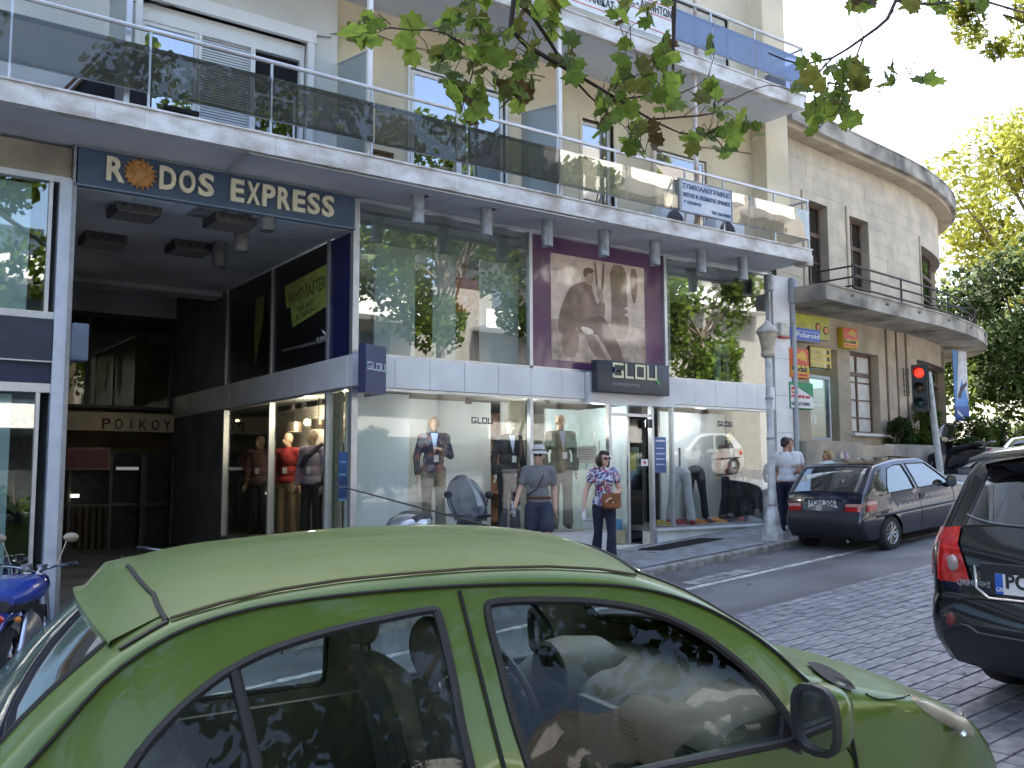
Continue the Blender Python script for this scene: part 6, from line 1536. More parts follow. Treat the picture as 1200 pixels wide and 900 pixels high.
# photo shop window in the stone building
a, b, z0, z1 = l1
zc = H(965, 440)[1]; ft = thing('photo_shop_window', W3((a+b)/2, z0), 'photo shop display window with glass shelves under the yellow sign', 'shop window')
a_, b_ = H(949, 480)[0], H(977, 480)[0]
mb = MB()
for (s0, s1, za, zb) in ((a_, a_+.06, z0, zc), (b_-.06, b_, z0, zc), (a_, b_, zc-.06, zc), (a_, b_, z0, z0+.06)): q = curved('x', s0, s1, za, zb, -.14, -.06, None, ret=True); mb.add(q.v, q.f)
mb.build('frame', alud, ft); curved('glass', a_+.06, b_-.06, z0+.06, zc-.06, -.11, -.10, shop_glass, parent=ft); curved('back_panel', a_-.05, b+.0, z0, z1, -.75, -.72, mat('teal_back', (.10, .26, .25), .7), parent=ft)
curved('light_box', a_+.06, b_-.06, zc-.22, zc-.07, -.5, -.2, mat('turquoise_glow', (.25, .60, .55), .5, var=0, emit=.35), parent=ft)
for k in range(4): curved('shelf', a_+.06, b_-.06, z0+.35+k*.38, z0+.37+k*.38, -.6, -.2, mat('shelf_glass', (.4, .48, .48), .2), parent=ft)
for i in range(16):
    s = a_+.12+(b_-a_-.2)*((i*7) % 16)/16; zz = z0+.37+(i % 4)*.38-.38*(i % 4 == 3 and 0); curved('camera_box', s, s+.10, zz, zz+random.uniform(.08, .22), -.45, -.3, mat('goods_%d' % (i % 4), [(.5, .5, .5), (.05, .12, .3), (.08, .08, .09), (.45, .2, .05)][i % 4], .5), parent=ft)
curved('reveal', b-.01, b, z0, z1, -.7, 0, stone); curved('reveal', a, a+.01, z0, z1, -.7, 0, stone)
# ---------------- photo shop signs
yel = mat('sign_yellow', (.62, .45, .03), .4, var=.05); ylg = mat('sign_lime', (.42, .42, .04), .4, var=.1); ored = mat('sign_red', (.55, .05, .015), .35, var=.05); orange = mat('sign_orange', (.70, .22, .02), .35, var=.03)
pblue = mat('sign_blue', (.03, .07, .42), .35, var=.05); fgreen = mat('sign_green', (.02, .24, .10), .35, var=.05); swhite = mat('sign_white', (.70, .72, .70), .4, var=.02); sred = mat('print_red', (.55, .03, .04), .4); sblk = mat('print_black', (.015, .015, .015), .5)
def flat_sign(pxs, Yp, label, name, face, side=None, depth=.12, cat='sign', rim=.02):
    """a box sign facing the street: pxs = (x0,y0,x1,y1) of its face seen from the camera at distance plane Yp"""
    A = onY(pxs[0], pxs[1], Yp); C_ = onY(pxs[2], pxs[3], Yp); t = thing(name, (A.x, Yp, C_.z), label, cat)
    bevbox('sign_box', (A.x-rim, Yp, C_.z-rim), (C_.x+rim, Yp+depth, A.z+rim), side or alud, t, .025)
    MB().box((A.x, Yp-.006, C_.z), (C_.x, Yp-.001, A.z)).build('sign_face', face, t); return t, A.x, C_.x, C_.z, A.z
yw = 11.72
t, x0, x1, z0, z1 = flat_sign((926, 366, 972, 399), yw+.02, 'lime yellow Greek photo centre sign high on the stone wall', 'photo_centre_sign', ylg, alud, .06)
fit_text('ΚΕΝΤΡΟ', x0+.08, x0+.40*(x1-x0)+.1, z1-.20, .12, yw+.012, mat('letter_lime', (.70, .70, .10), .5), t); fit_text('ΨΗΦΙΑΚΗΣ', x0+.03, x0+.62*(x1-x0), z1-.38, .12, yw+.012, mat('letter_lime', (.7, .7, .1)), t)
for k in (0, 1):
    c = (x0+(.70+.2*k)*(x1-x0), yw+.01, z1-.22-.05*k); MB().lathe([(.001, -.004), (.085, -.004), (.085, .0)], c, 20, 'Y').build('round_emblem', sblk, t); MB().box((c[0]-.05, c[1]-.008, c[2]-.05), (c[0]+.05, c[1]-.005, c[2]+.05)).build('emblem_mark', orange, t)
t, x0, x1, z0, z1 = flat_sign((926, 383, 961, 401), 11.5, 'blue rounded Polaroid sign projecting over the photo shop', 'polaroid_sign', pblue, mat('sign_side_grey', (.35, .36, .38), .5), .22)
t['label'] = 'blue rounded box sign with white Polaroid lettering above the red film sign'
fit_text('Polaroid', x0+.16, x1-.03, z0+.05, .10, 11.493, swhite, t); fit_text('αναγνωριστικό φωτό', x0+.10, x1-.05, z1-.07, .028, 11.493, swhite, t, .0008)
fit_text('ID φωτό', x0+.08, x0+.26, z1-.13, .028, 11.493, swhite, t, .0008)
for k, m in enumerate((orange, yel, fgreen)): MB().box((x0+.07+k*.02, 11.488, z0+.055), (x0+.085+k*.02, 11.4935, z0+.10)).build('colour_mark', m, t)
def kodak(t, x0, x1, z0, z1, y):
    MB().box((x0, y-.008, z0), (x1, y-.006, z0+(z1-z0)*.16)).build('orange_band', orange, t)
    MB().box((x0, y-.008, z0+(z1-z0)*.16), (x1, y-.0062, z0+(z1-z0)*.42)).build('yellow_band', yel, t)
    w_, h = x1-x0, z1-z0; cx, cz = x0+w_*.10, z0+h*.68
    for s0, s1 in ((28, 38), (41, 47), (50, 56), (-2, 4), (7, 13), (16, 24)): 
        a0, a1 = R_(s0-12), R_(s1-12); MB().prism([(cx+.02, y-.007, cz), (min(x1-.02, cx+math.cos(a0)*w_*.8), y-.007, cz+math.sin(a0)*h*.40), (min(x1-.02, cx+math.cos(a1)*w_*.8), y-.007, cz+math.sin(a1)*h*.40)], (0, -.002, 0)).build('ray_mark', yel, t)
    fit_text('Kodak', x0+.03*w_, x1-.06*w_, z0+h*.19, h*.22, y-.009, sblk, t, .004)
    fit_text('ΕΠΑΓΓΕΛΜΑΤΙΚΑ', x0+.08*w_, x1-.08*w_, z0+h*.05, h*.07, y-.009, sred, t, .0006)
t, x0, x1, z0, z1 = flat_sign((926, 408, 948, 443), 11.5, 'large red and yellow Kodak box sign above the green film sign', 'film_sign', ored, orange, .2); kodak(t, x0, x1, z0, z1, 11.5)
t, x0, x1, z0, z1 = flat_sign((988, 384, 1005, 408), 11.95, 'small red and yellow Kodak box sign alone on the wall above the papered window', 'film_sign', ored, yel, .2); kodak(t, x0, x1, z0, z1, 11.95)
t, x0, x1, z0, z1 = flat_sign((949, 406, 974, 432), yw+.25-.1, 'yellow DIGITAL PHOTO SHOP sign over the display window', 'photo_shop_sign', yel, mat('sign_brown', (.12, .08, .05), .6), .06); y_ = yw+.15
for i, s_t in enumerate(('DIGITAL', 'PHOTO', 'SHOP')): fit_text(s_t, x0+.04, x0+(x1-x0)*.52, z1-.13-i*.135, .10, y_-.008, mat('letter_ygrey', (.62, .60, .40), .5), t, .002)
for i in range(6): MB().box((x0+(x1-x0)*(.60+.2*(i % 2)), y_-.01, z1-.13-.14*(i//2)), (x0+(x1-x0)*(.72+.2*(i % 2)), y_-.007, z1-.04-.14*(i//2))).build('pictogram', sblk if i % 2 else mat('letter_ygrey', (.62, .6, .4)), t)
t, x0, x1, z0, z1 = flat_sign((926, 448, 953, 479), 11.5, 'green and white FUJIFILM box sign, lowest of the photo shop signs', 'film_sign', swhite, fgreen, .2); y_ = 11.5
w_, h = x1-x0, z1-z0
MB().prism([(x0, y_-.008, z1), (x1, y_-.008, z1), (x1, y_-.008, z0+h*.45)], (0, -.002, 0)).build('green_field', fgreen, t); MB().box((x0, y_-.0095, z1-h*.10), (x1, y_-.0072, z1)).build('green_field', fgreen, t)
MB().box((x0+.03*w_, y_-.012, z0+h*.58), (x0+.26*w_, y_-.0085, z0+h*.84)).build('red_logo', sred, t); MB().box((x0+.07*w_, y_-.013, z0+h*.64), (x0+.20*w_, y_-.0121, z0+h*.72)).build('logo_cut', swhite, t)
fit_text('FUJIFILM', x0+.02*w_, x0+.84*w_, z0+h*.36, h*.15, y_-.009, sred, t, .004); fit_text('ΕΡΓΑΣΤΗΡΙΟ', x0+.02*w_, x0+.84*w_, z0+h*.10, h*.13, y_-.009, sblk, t, .002)
# sailing banner at the end of the wall
A = onY(1116, 410, 13.0); C_ = onY(1136, 494, 13.0)
t = thing('sailing_banner', (A.x, 13.0, C_.z), 'tall blue banner with a white sail and windsurfer at the building corner', 'banner')
MB().box((A.x, 13.0, C_.z), (C_.x, 13.02, A.z)).build('banner_cloth', mat('banner_sky', (.10, .25, .55), .6, var=.2, scale=1.2), t)
B2 = lambda u, v: (A.x+(C_.x-A.x)*u, 12.995, A.z+(C_.z-A.z)*v)
MB().prism([B2(*p) for p in ((.42, 0), (1, 0), (1, .72), (.9, .66), (.55, .4), (.12, .78), (.3, .3))], (0, -.004, 0)).build('sail', mat('sail_white', (.55, .58, .62), .6), t)
MB().prism([B2(*p) for p in ((0, .80), (1, .78), (1, 1), (0, 1))], (0, -.003, 0)).build('sea', mat('sea_blue', (.02, .07, .30), .5), t)
MB().prism([B2(*p) for p in ((.30, .60), (.5, .50), (.9, .44), (.92, .48), (.55, .58), (.42, .68), (.2, .66))], (0, -.008, 0)).build('surfer', mat('wetsuit', (.05, .03, .06), .6), t)
MB().prism([B2(*p) for p in ((.1, .84), (.6, .94), (.62, .97), (.2, .90))], (0, -.006, 0)).build('board', swhite, t)
# ---------------- planter walls in front of the stone building
def bigwall(nm, x0, x1, y0, y1, zt, label, ledge=True):
    t = thing(nm, ((x0+x1)/2, y0, -1), label, 'wall')
    n = int((x1-x0)/.9)
    for i in range(n):
        a = x0+(x1-x0)*i/n; b = x0+(x1-x0)*(i+1)/n
        MB().box((a+.003, y0, .08), (b-.003, y1, zt)).build('wall_block', concs if nm == 'planter_wall' else stone, t)
    MB().box((x0, y0-.12, -1.8), (x1, y1, .08)).build('ledge', mat('ledge_grey', (.36, .37, .38), .85, scale=2, col2=(.24, .24, .24), bump=.3), t)
    return t
wa = onY(1011, 520, 11.35).x; zt1 = onY(960, 517, 11.35).z
stw2 = mat('wall_beige', (.42, .38, .30), .9, scale=1.2, col2=(.20, .19, .17), detail=10, bump=.3)
t = thing('terrace_wall', (16, 11.4, -1), 'low beige stained wall in front of the photo shop with a grey foot', 'wall')
for i in range(3):
    a = XE+(wa-XE)*i/3; MB().box((a+.002, 11.35, .2), (XE+(wa-XE)*(i+1)/3-.002, 11.75, zt1)).build('wall_block', stw2, t)
MB().box((XE, 11.22, -1.6), (wa, 11.76, .2)).build('foot', mat('ledge_grey', (.36, .37, .38)), t)
wb = onY(1037, 521, 11.75).x; zt2 = onY(1100, 522, 11.75).z
t = thing('planter_wall', (22, 11.8, -1), 'long low stone planter wall with shrubs on top, behind the parked scooter', 'wall')
for i in range(9):
    a = wb+i*2.0; MB().box((a+.003, 11.75+.04*max(0, i-1), .12), (a+1.997, 12.1+.04*max(0, i-1), zt2)).build('wall_block', concs if i == 0 else stw2, t)
MB().box((wb, 11.68, -1.6), (wb+18, 12.3, .12)).build('foot', mat('ledge_grey', (.36, .37, .38)), t)
MB().box((wa, 11.6, -1.2), (wb, 11.9, .62)).build('step_wall', stone, t)
sheet('terrace', fr(14.7, 60, 40), [11.9, 12.4, 14, 20, 45], lambda x, y: .55+.0*x if y < 13 else .75+.02*(y-13)+.03*max(0, x-26), earth, 0)
# ================================================================ figures
def cap_(mb, a, ra, b, rb, n=12, fl=None):
    a = Vector(a); b = Vector(b); d = b-a; L = d.length
    if L < 1e-6: return mb.ell(a, (ra, ra, ra), n, 8)
    q = d.normalized().to_track_quat('Z', 'Y').to_matrix(); pr = []
    for k in range(5): t = -math.pi/2+math.pi/2*k/4; pr.append((max(.0005, ra*math.cos(t)), ra*math.sin(t)))
    for k in range(5): t = math.pi/2*k/4; pr.append((max(.0005, rb*math.cos(t)), L+rb*math.sin(t)))
    vs = []; 
    for r, h in pr:
        for k in range(n): t = 2*math.pi*k/n; vs.append(a+q @ Vector((r*math.cos(t), r*math.sin(t), h)))
    m = len(pr); return mb.add(vs, [(i*n+k, i*n+(k+1) % n, (i+1)*n+(k+1) % n, (i+1)*n+k) for i in range(m-1) for k in range(n)]+[tuple(range(n-1, -1, -1)), tuple((m-1)*n+k for k in range(n))])
def skin(name, mb, m, parent, vox=.011, sm=4):
    """one continuous surface grown from overlapping volumes"""
    me = bpy.data.meshes.new('tmp'); me.from_pydata(mb.v, [], mb.f); o = bpy.data.objects.new('tmp', me); COL.objects.link(o)
    r = o.modifiers.new('r', 'REMESH'); r.mode = 'VOXEL'; r.voxel_size = vox; r.use_smooth_shade = True
    s = o.modifiers.new('s', 'SMOOTH'); s.factor = .5; s.iterations = sm
    dg = bpy.context.evaluated_depsgraph_get(); new = bpy.data.meshes.new_from_object(o.evaluated_get(dg)); bpy.data.objects.remove(o)
    new.materials.clear(); new.materials.append(m); new.name = name
    ob = bpy.data.objects.new(name, new); link(ob, parent); ORG[ob.name] = Vector((0, 0, 0)); return ob
V_ = lambda *a: Vector(a)
def pose(H=1.72, female=False, la=None, ra=None, ll=None, rl=None, lean=0, head=(0, 0), sit=False):
    """joints, facing +x; la/ra = (elbow, wrist); ll/rl = (knee, ankle) — all for a 1.72 m body"""
    sh = .155 if female else .170
    J = dict(pel=V_(0, 0, .93), che=V_(.0+lean, 0, 1.27), nek=V_(.0+lean, 0, 1.45), hed=V_(.02+lean+head[0], head[1]*0, 1.60),
             ls=V_(lean, sh, 1.40), rs=V_(lean, -sh, 1.40), lh=V_(0, .09, .88), rh=V_(0, -.09, .88))
    J['le'], J['lw'] = [V_(*p) for p in (la or ((-.02, .24, 1.12), (.05, .25, .87)))]; J['re'], J['rw'] = [V_(*p) for p in (ra or ((-.02, -.24, 1.12), (.05, -.25, .87)))]
    J['lk'], J['lf'] = [V_(*p) for p in (ll or ((.02, .10, .49), (0, .11, .08)))]; J['rk'], J['rf'] = [V_(*p) for p in (rl or ((.02, -.10, .49), (0, -.11, .08)))]
    J['yaw'] = head[1]; J['female'] = female; J['k'] = H/1.72; return J
def torso(mb, J, e=0, low=True, hi=True):
    f = J['female']; c = J['che']; p = J['pel']
    mb.ell(c+V_(0, 0, .02), (.112+e, .142+e if f else .156+e, .17+e), 16, 12); mb.ell(c.lerp(p, .55), (.098+e, .122+e if f else .138+e, .15+e), 16, 12)
    if f: mb.ell(c+V_(.07, .065, .0), (.06+e, .06+e, .06+e)); mb.ell(c+V_(.07, -.065, .0), (.06+e, .06+e, .06+e))
    if low: mb.ell(p+V_(-.01, 0, .0), (.118+e, .168+e, .125+e), 16, 12)
    if hi: cap_(mb, J['ls'], .058+e, J['rs'], .058+e); cap_(mb, c+V_(0, 0, .12), .075+e, J['nek']+V_(0, 0, -.02), .06+e)
def arm(mb, J, s_, e=0, frac=1.0, hand=True):
    S, E_, W_ = J[s_+'s'], J[s_+'e'], J[s_+'w']
    if frac <= 1: cap_(mb, S, .052+e, S.lerp(E_, frac), .043+e); 
    else:
        cap_(mb, S, .052+e, E_, .042+e); cap_(mb, E_, .042+e, E_.lerp(W_, frac-1), .03+e)
def hand_(mb, J, s_):
    E_, W_ = J[s_+'e'], J[s_+'w']; d = (W_-E_).normalized(); sd = 1 if s_ == 'l' else -1
    side = V_(1, 0, 0)-d*d.x; side = side.normalized() if side.length > .2 else V_(0, 1, 0); nrm = d.cross(side)
    cap_(mb, W_, .025, W_+d*.03, .028); 
    for k, (o, L_) in enumerate(((.030, .066), (.010, .078), (-.010, .072), (-.029, .056))):
        a = W_+d*.045+side*o; cap_(mb, W_+d*.02+side*o*.7, .016, a+d*.03, .014, 8); b = a+d*(.03+L_*.5)+nrm*(-sd*.008); cap_(mb, a+d*.02, .0115, b, .0105, 8); cap_(mb, b, .0105, b+d*L_*.42+nrm*(-sd*.022), .0095, 8)
    a = W_+d*.02+side*.025; b = a+d*.04+side*.030+nrm*(-sd*.012); cap_(mb, a, .015, b, .012, 8); cap_(mb, b, .012, b+d*.03+side*.004, .0105, 8)
def leg(mb, J, s_, e=0, frac=2.0, flare=0):
    h, k, f = J[s_+'h'], J[s_+'k'], J[s_+'f']
    if frac <= 1: cap_(mb, h, .088+e, h.lerp(k, frac), .066+e+flare)
    else: cap_(mb, h, .088+e, k, .056+e); cap_(mb, k, .056+e, k.lerp(f, frac-1), .038+e+flare)
def shoe_(mb, J, s_, e=0, dirx=(1, 0)):
    f = J[s_+'f']; d = V_(dirx[0], dirx[1], 0).normalized(); cap_(mb, f+V_(0, 0, -.03)-d*.04, .036+e, f+d*.13+V_(0, 0, -.052), .026+e); cap_(mb, f+V_(0, 0, -.0), .036+e, f+d*.06+V_(0, 0, -.04), .034+e)
def headmb(mb, J, hair=False):
    c = J['hed']; R = Matrix.Rotation(J['yaw'], 3, 'Z')
    cap_(mb, J['nek']+V_(-.01, 0, -.06), .052, c+V_(-.01, 0, -.06), .05)
    mb.ell(c+R @ V_(-.008, 0, .025), (.095, .075, .095), 16, 12); mb.ell(c+R @ V_(.022, 0, -.045), (.062, .054, .065), 14, 10); mb.ell(c+R @ V_(.052, 0, -.085), (.025, .028, .022), 10, 8)
    cap_(mb, c+R @ V_(.085, 0, .01), .010, c+R @ V_(.104, 0, -.025), .014, 8); cap_(mb, c+R @ V_(.078, -.018, -.052), .008, c+R @ V_(.078, .018, -.052), .008, 8)
    for s in (1, -1): mb.ell(c+R @ V_(-.005, s*.077, -.01), (.018, .010, .030), 8, 6); mb.ell(c+R @ V_(.072, s*.034, .028), (.018, .022, .008), 8, 6)
    return R
def place(name, label, cat, loc, yaw, group=None, k=1.0, roll=0):
    o = bpy.data.objects.new(name, None); COL.objects.link(o); o.location = loc; o.rotation_euler = (0, 0, yaw); o.scale = (k, k, k); tag(o, label, cat, group); ORG[o.name] = V_(0, 0, 0); return o
skinm = mat('skin', (.60, .37, .27), .55, var=.05, scale=12); skint = mat('skin_tan', (.42, .23, .15), .55, var=.05, scale=12)
jeans = mat('dark_jeans', (.014, .02, .045), .85, var=.25, scale=12, bump=.3, bscale=60); whitec = mat('white_cotton', (.72, .73, .76), .85, var=.03, scale=8, bump=.3, bscale=14)
leather = mat('tan_leather', (.27, .10, .035), .5, var=.12, scale=9); dkhair = mat('dark_hair', (.022, .012, .010), .55, var=.3, scale=30, stretch=(1, 1, .15)); blond = mat('blond_hair', (.38, .24, .11), .55, var=.35, scale=30, stretch=(1, 1, .15))
def stripes(name, c1, c2, sc, axis='Z'):
    m = mat(name, c1, .85, var=0); n = m.node_tree.nodes; L = m.node_tree.links; b = n['Principled BSDF']; tc = n.new('ShaderNodeTexCoord'); wv = n.new('ShaderNodeTexWave'); wv.bands_direction = axis; wv.inputs['Scale'].default_value = sc; wv.inputs['Distortion'].default_value = .4
    L.new(tc.outputs['Object'], wv.inputs[0]); cr_ = n.new('ShaderNodeValToRGB'); cr_.color_ramp.elements[0].color = (*c1, 1); cr_.color_ramp.elements[1].color = (*c2, 1); cr_.color_ramp.elements[0].position = .4; cr_.color_ramp.elements[1].position = .6
    L.new(wv.outputs[0], cr_.inputs[0]); L.new(cr_.outputs[0], b.inputs['Base Color']); return m
def patchy(name, cols, sc):
    m = mat(name, cols[0], .8, var=0); n = m.node_tree.nodes; L = m.node_tree.links; b = n['Principled BSDF']; tc = n.new('ShaderNodeTexCoord'); vo = n.new('ShaderNodeTexVoronoi'); vo.inputs['Scale'].default_value = sc; sp = n.new('ShaderNodeSeparateColor')
    L.new(tc.outputs['Object'], vo.inputs[0]); L.new(vo.outputs['Color'], sp.inputs[0]); cr_ = n.new('ShaderNodeValToRGB'); cr_.color_ramp.interpolation = 'CONSTANT'
    while len(cr_.color_ramp.elements) < len(cols): cr_.color_ramp.elements.new(.5)
    for i, c in enumerate(cols): cr_.color_ramp.elements[i].position = i/len(cols); cr_.color_ramp.elements[i].color = (*c, 1)
    L.new(sp.outputs[0], cr_.inputs[0]); L.new(cr_.outputs[0], b.inputs['Base Color']); return m
def glasses(J, t, m=None):
    R = Matrix.Rotation(J['yaw'], 3, 'Z'); c = J['hed']; mb = MB()
    for s in (1, -1): mb.ell(c+R @ V_(.088, s*.033, .012), (.010, .029, .020), 12, 8); mb.tube([c+R @ V_(.082, s*.058, .018), c+R @ V_(-.0, s*.080, .012)], .004, 6)
    mb.tube([c+R @ V_(.094, -.012, .016), c+R @ V_(.094, .012, .016)], .004, 6); mb.build('sunglasses', mat('sunglass_black', (.01, .01, .01), .1, coat=1), t, smooth=True)
def hairmb(J, kind):
    R = Matrix.Rotation(J['yaw'], 3, 'Z'); c = J['hed']; mb = MB()
    mb.ell(c+R @ V_(-.022, 0, .045), (.094, .086, .092), 16, 12)
    if kind == 'bob': mb.ell(c+R @ V_(-.045, 0, -.015), (.092, .112, .118), 16, 12); mb.ell(c+R @ V_(-.015, .075, -.03), (.06, .042, .10), 12, 8); mb.ell(c+R @ V_(-.015, -.075, -.03), (.06, .042, .10), 12, 8); mb.ell(c+R @ V_(.03, 0, .085), (.06, .075, .035), 12, 8)
    if kind == 'tied': mb.ell(c+R @ V_(-.085, 0, .0), (.05, .055, .06), 12, 8)
    return mb
# man with the sun hat
mx, my = 8.27, 11.02
J = pose(1.78, ra=((.0, -.25, 1.15), (.12, -.34, .92)), la=((-.03, .225, 1.14), (.02, .225, .88)), ll=((.16, .10, .50), (.16, .11, .09)), rl=((.0, -.10, .49), (-.20, -.11, .12)), head=(0.01, -.25), lean=.02)
t = place('person', 'man in pale sun hat, sunglasses, grey T-shirt and navy shorts holding a water bottle', 'person', (mx, my, GS(mx, my)+.01), R_(-122), k=1.0*J['k'])
J['la_'] = 1; mb = MB(); torso(mb, J); headmb(mb, J)
for s in 'lr': arm(mb, J, s, 0, 2.0); hand_(mb, J, s); leg(mb, J, s)
skin('body', mb, skinm, t, .0095, 3)
mb = MB(); torso(mb, J, .016, low=False); mb.ell(J['pel']+V_(0, 0, .06), (.125, .165, .10)); 
for s in 'lr': arm(mb, J, s, .022, .62)
ts = skin('t_shirt', mb, stripes('grey_stripe', (.13, .135, .14), (.24, .245, .25), 24), t, .012)
mb = MB(); mb.ell(J['pel']+V_(-.005, 0, -.01), (.130, .178, .13), 16, 12)
for s in 'lr': leg(mb, J, s, .022, .68, .026)
skin('shorts', mb, mat('navy_shorts', (.035, .042, .07), .85, var=.15, bump=.4, bscale=16), t, .012)
mb = MB().lathe([(.148, 0), (.152, .018), (.148, .036)], (0, 0, 1.005), 24); mb.v = [(v[0]*.92, v[1]*1.16, v[2]) for v in mb.v]; mb.build('belt', mat('belt_brown', (.10, .035, .015), .5), t)
mb = MB()
for s in 'lr': shoe_(mb, J, s, .006)
skin('shoes', mb, mat('shoe_brown', (.12, .07, .04), .6), t, .012)
glasses(J, t); c = J['hed']; hatm = mat('hat_cloth', (.60, .58, .54), .9, var=.06, scale=10)
MB().lathe([(.145, .022), (.142, .03), (.10, .055), (.092, .06), (.088, .10), (.078, .135), (.05, .150), (.001, .152)], c+V_(0, 0, .012), 24).build('sun_hat', hatm, t, smooth=True)
MB().lathe([(.097, .055), (.095, .085)], c+V_(0, 0, .012), 24).build('hat_band', mat('hat_band', (.18, .16, .15), .9), t)
MB().tube([J['ls']+V_(.0, -.06, .065), J['che']+V_(.145, .04, .03), J['che']+V_(.14, -.04, -.12), J['pel']+V_(.06, -.17, .12)], .008, 6).tube([J['ls']+V_(.0, -.06, .065), J['che']+V_(-.13, .02, .0), J['pel']+V_(-.05, -.17, .12)], .008, 6).build('bag_strap', blk, t)
hb_ = J['rw']+(J['rw']-J['re']).normalized()*.075
bt = place('water_bottle', 'small clear water bottle with blue label in the man\'s hand', 'bottle', (mx, my, GS(mx, my)+.01), R_(-122), k=J['k'])
ax_ = V_(.25, .15, -1).normalized(); qq = ax_.to_track_quat('Z', 'Y').to_matrix()
MB().lathe([(.001, -.10), (.012, -.10), (.012, -.08), (.026, -.06), (.028, .08), (.02, .09), (.001, .09)], hb_, 14, 'Z', rot=qq).build('bottle_body', glass('bottle_plastic', (.85, .92, .96), 1.2, .15, milk=.25, milkcol=(.75, .8, .85)), bt, smooth=True)
MB().lathe([(.0285, -.03), (.0285, .03)], hb_, 14, 'Z', rot=qq).build('bottle_label', mat('label_blue', (.10, .35, .60), .5), bt); MB().lathe([(.014, -.115), (.014, -.098)], hb_, 10, 'Z', rot=qq).build('bottle_cap', letw, bt)
# woman in the flowered top
wx, wy = 9.20, 10.66
J = pose(1.66, True, la=((.02, .25, 1.12), (.20, .05, 1.02)), ra=((-.02, -.27, 1.13), (.08, -.33, .90)), ll=((.14, .08, .49), (.14, .07, .08)), rl=((-.02, -.09, .49), (-.18, -.10, .11)), head=(.01, .45), lean=.01)
t = place('person', 'dark haired woman in sunglasses, flowered blouse and dark jeans with a tan shoulder bag', 'person', (wx, wy, GS(wx, wy)+.01), R_(-118), k=J['k'])
mb = MB(); torso(mb, J); headmb(mb, J)
for s in 'lr': arm(mb, J, s, 0, 2.0); hand_(mb, J, s)
cap_(mb, J['lf']+V_(-.02, 0, -.0), .035, J['lf']+V_(.1, 0, -.05), .025); cap_(mb, J['rf']+V_(-.02, 0, -.0), .035, J['rf']+V_(.1, 0, -.05), .025)
skin('body', mb, skinm, t, .0095, 3)
mb = MB(); torso(mb, J, .018, low=True)
for s in 'lr': arm(mb, J, s, .026, .42)
skin('blouse', mb, patchy('flower_print', [(.55, .55, .60), (.06, .08, .25), (.45, .07, .10), (.20, .25, .45), (.60, .58, .62), (.03, .03, .10)], 34), t, .012)
mb = MB(); mb.ell(J['pel']+V_(-.005, 0, -.05), (.128, .176, .11), 16, 12)
for s in 'lr': leg(mb, J, s, .012, 1.96, .038)
skin('jeans', mb, jeans, t, .012)
mb = MB()
for s in 'lr': shoe_(mb, J, s, .003)
skin('shoes', mb, blk, t, .012); glasses(J, t); skin('hair', hairmb(J, 'bob'), dkhair, t, .011)
MB().tube([J['rs']+V_(0, .05, .07), J['che']+V_(.15, -.06, -.02), J['pel']+V_(.17, .05, .12)], .010, 6).tube([J['rs']+V_(0, .05, .07), J['che']+V_(-.14, .0, 0), J['pel']+V_(.0, .19, .12)], .010, 6).build('bag_strap', leather, t)
bg_ = place('shoulder_bag', 'tan leather shoulder bag held in front of the flowered blouse', 'bag', (wx, wy, GS(wx, wy)+.01), R_(-118), k=J['k'])
Rb = Matrix.Rotation(R_(8), 3, 'Z'); mb = MB()
bm = bmesh.new(); bmesh.ops.create_cube(bm, size=1)
for v in bm.verts: v.co = Rb @ Vector((v.co.x*(.09+.02*(v.co.z < 0)), v.co.y*(.27+.04*(v.co.z < 0)), v.co.z*.23))+Vector((.195, .07, .97))
bmesh.ops.bevel(bm, geom=bm.edges[:], offset=.03, segments=3, affect='EDGES'); mb.add([v.co.copy() for v in bm.verts], [[v.index for v in f.verts] for f in bm.faces]); bm.free(); mb.build('bag_body', leather, bg_, smooth=True, angle=60)
MB().prism([Rb @ Vector((.052, a, b))+Vector((.195, .07, .97)) for a, b in ((-.13, .11), (.13, .11), (.12, .0), (.0, -.04), (-.12, .0))], (.008, 0, 0)).build('bag_flap', mat('leather_dark', (.22, .075, .025), .5), bg_)
MB().ell((.257, .08, .945), (.006, .012, .012), 8, 6).build('clasp', chromem, bg_)
ph = place('folded_map', 'small white folded paper in the woman\'s lowered hand', 'paper', (wx, wy, GS(wx, wy)+.01), R_(-118), k=J['k'])
hh_ = J['rw']+(J['rw']-J['re']).normalized()*.09; MB().prism([hh_+V_(.0, .03, .05), hh_+V_(.03, -.03, .05), hh_+V_(.05, -.03, -.12), hh_+V_(.02, .03, -.12)], (.006, .006, 0)).build('paper', whitec, ph)
# three women behind the lamp post and the hatchback
def woman(x, y, yaw, label, hairm, hk, J, k=None, seated=False, top=whitec):
    t = place('person', label, 'person', (x, y, GS(x, y)+.005), yaw, k=J['k'])
    mb = MB(); torso(mb, J); headmb(mb, J)
    for s in 'lr': arm(mb, J, s, 0, 2.0); hand_(mb, J, s)
    skin('body', mb, skint, t, .0105, 3)
    mb = MB(); torso(mb, J, .018, low=False, hi=False); cap_(mb, J['ls']+V_(0, .0, -.03), .075, J['rs']+V_(0, 0, -.03), .075); mb.ell(J['pel']+V_(0, 0, .05), (.135, .175, .12))
    for s in 'lr': arm(mb, J, s, .026, .5)
    skin('t_shirt', mb, top, t, .012)
    mb = MB(); mb.ell(J['pel']+V_(-.005, 0, -.03), (.13, .172, .12), 16, 12)
    for s in 'lr': leg(mb, J, s, .014, 1.95, .016)
    skin('jeans', mb, jeans, t, .013)
    mb = MB()
    for s in 'lr': shoe_(mb, J, s, .008)
    skin('shoes', mb, mat('trainer_white', (.6, .6, .62), .6, var=.15, scale=30), t, .012); skin('hair', hairmb(J, hk), hairm, t, .011); return t
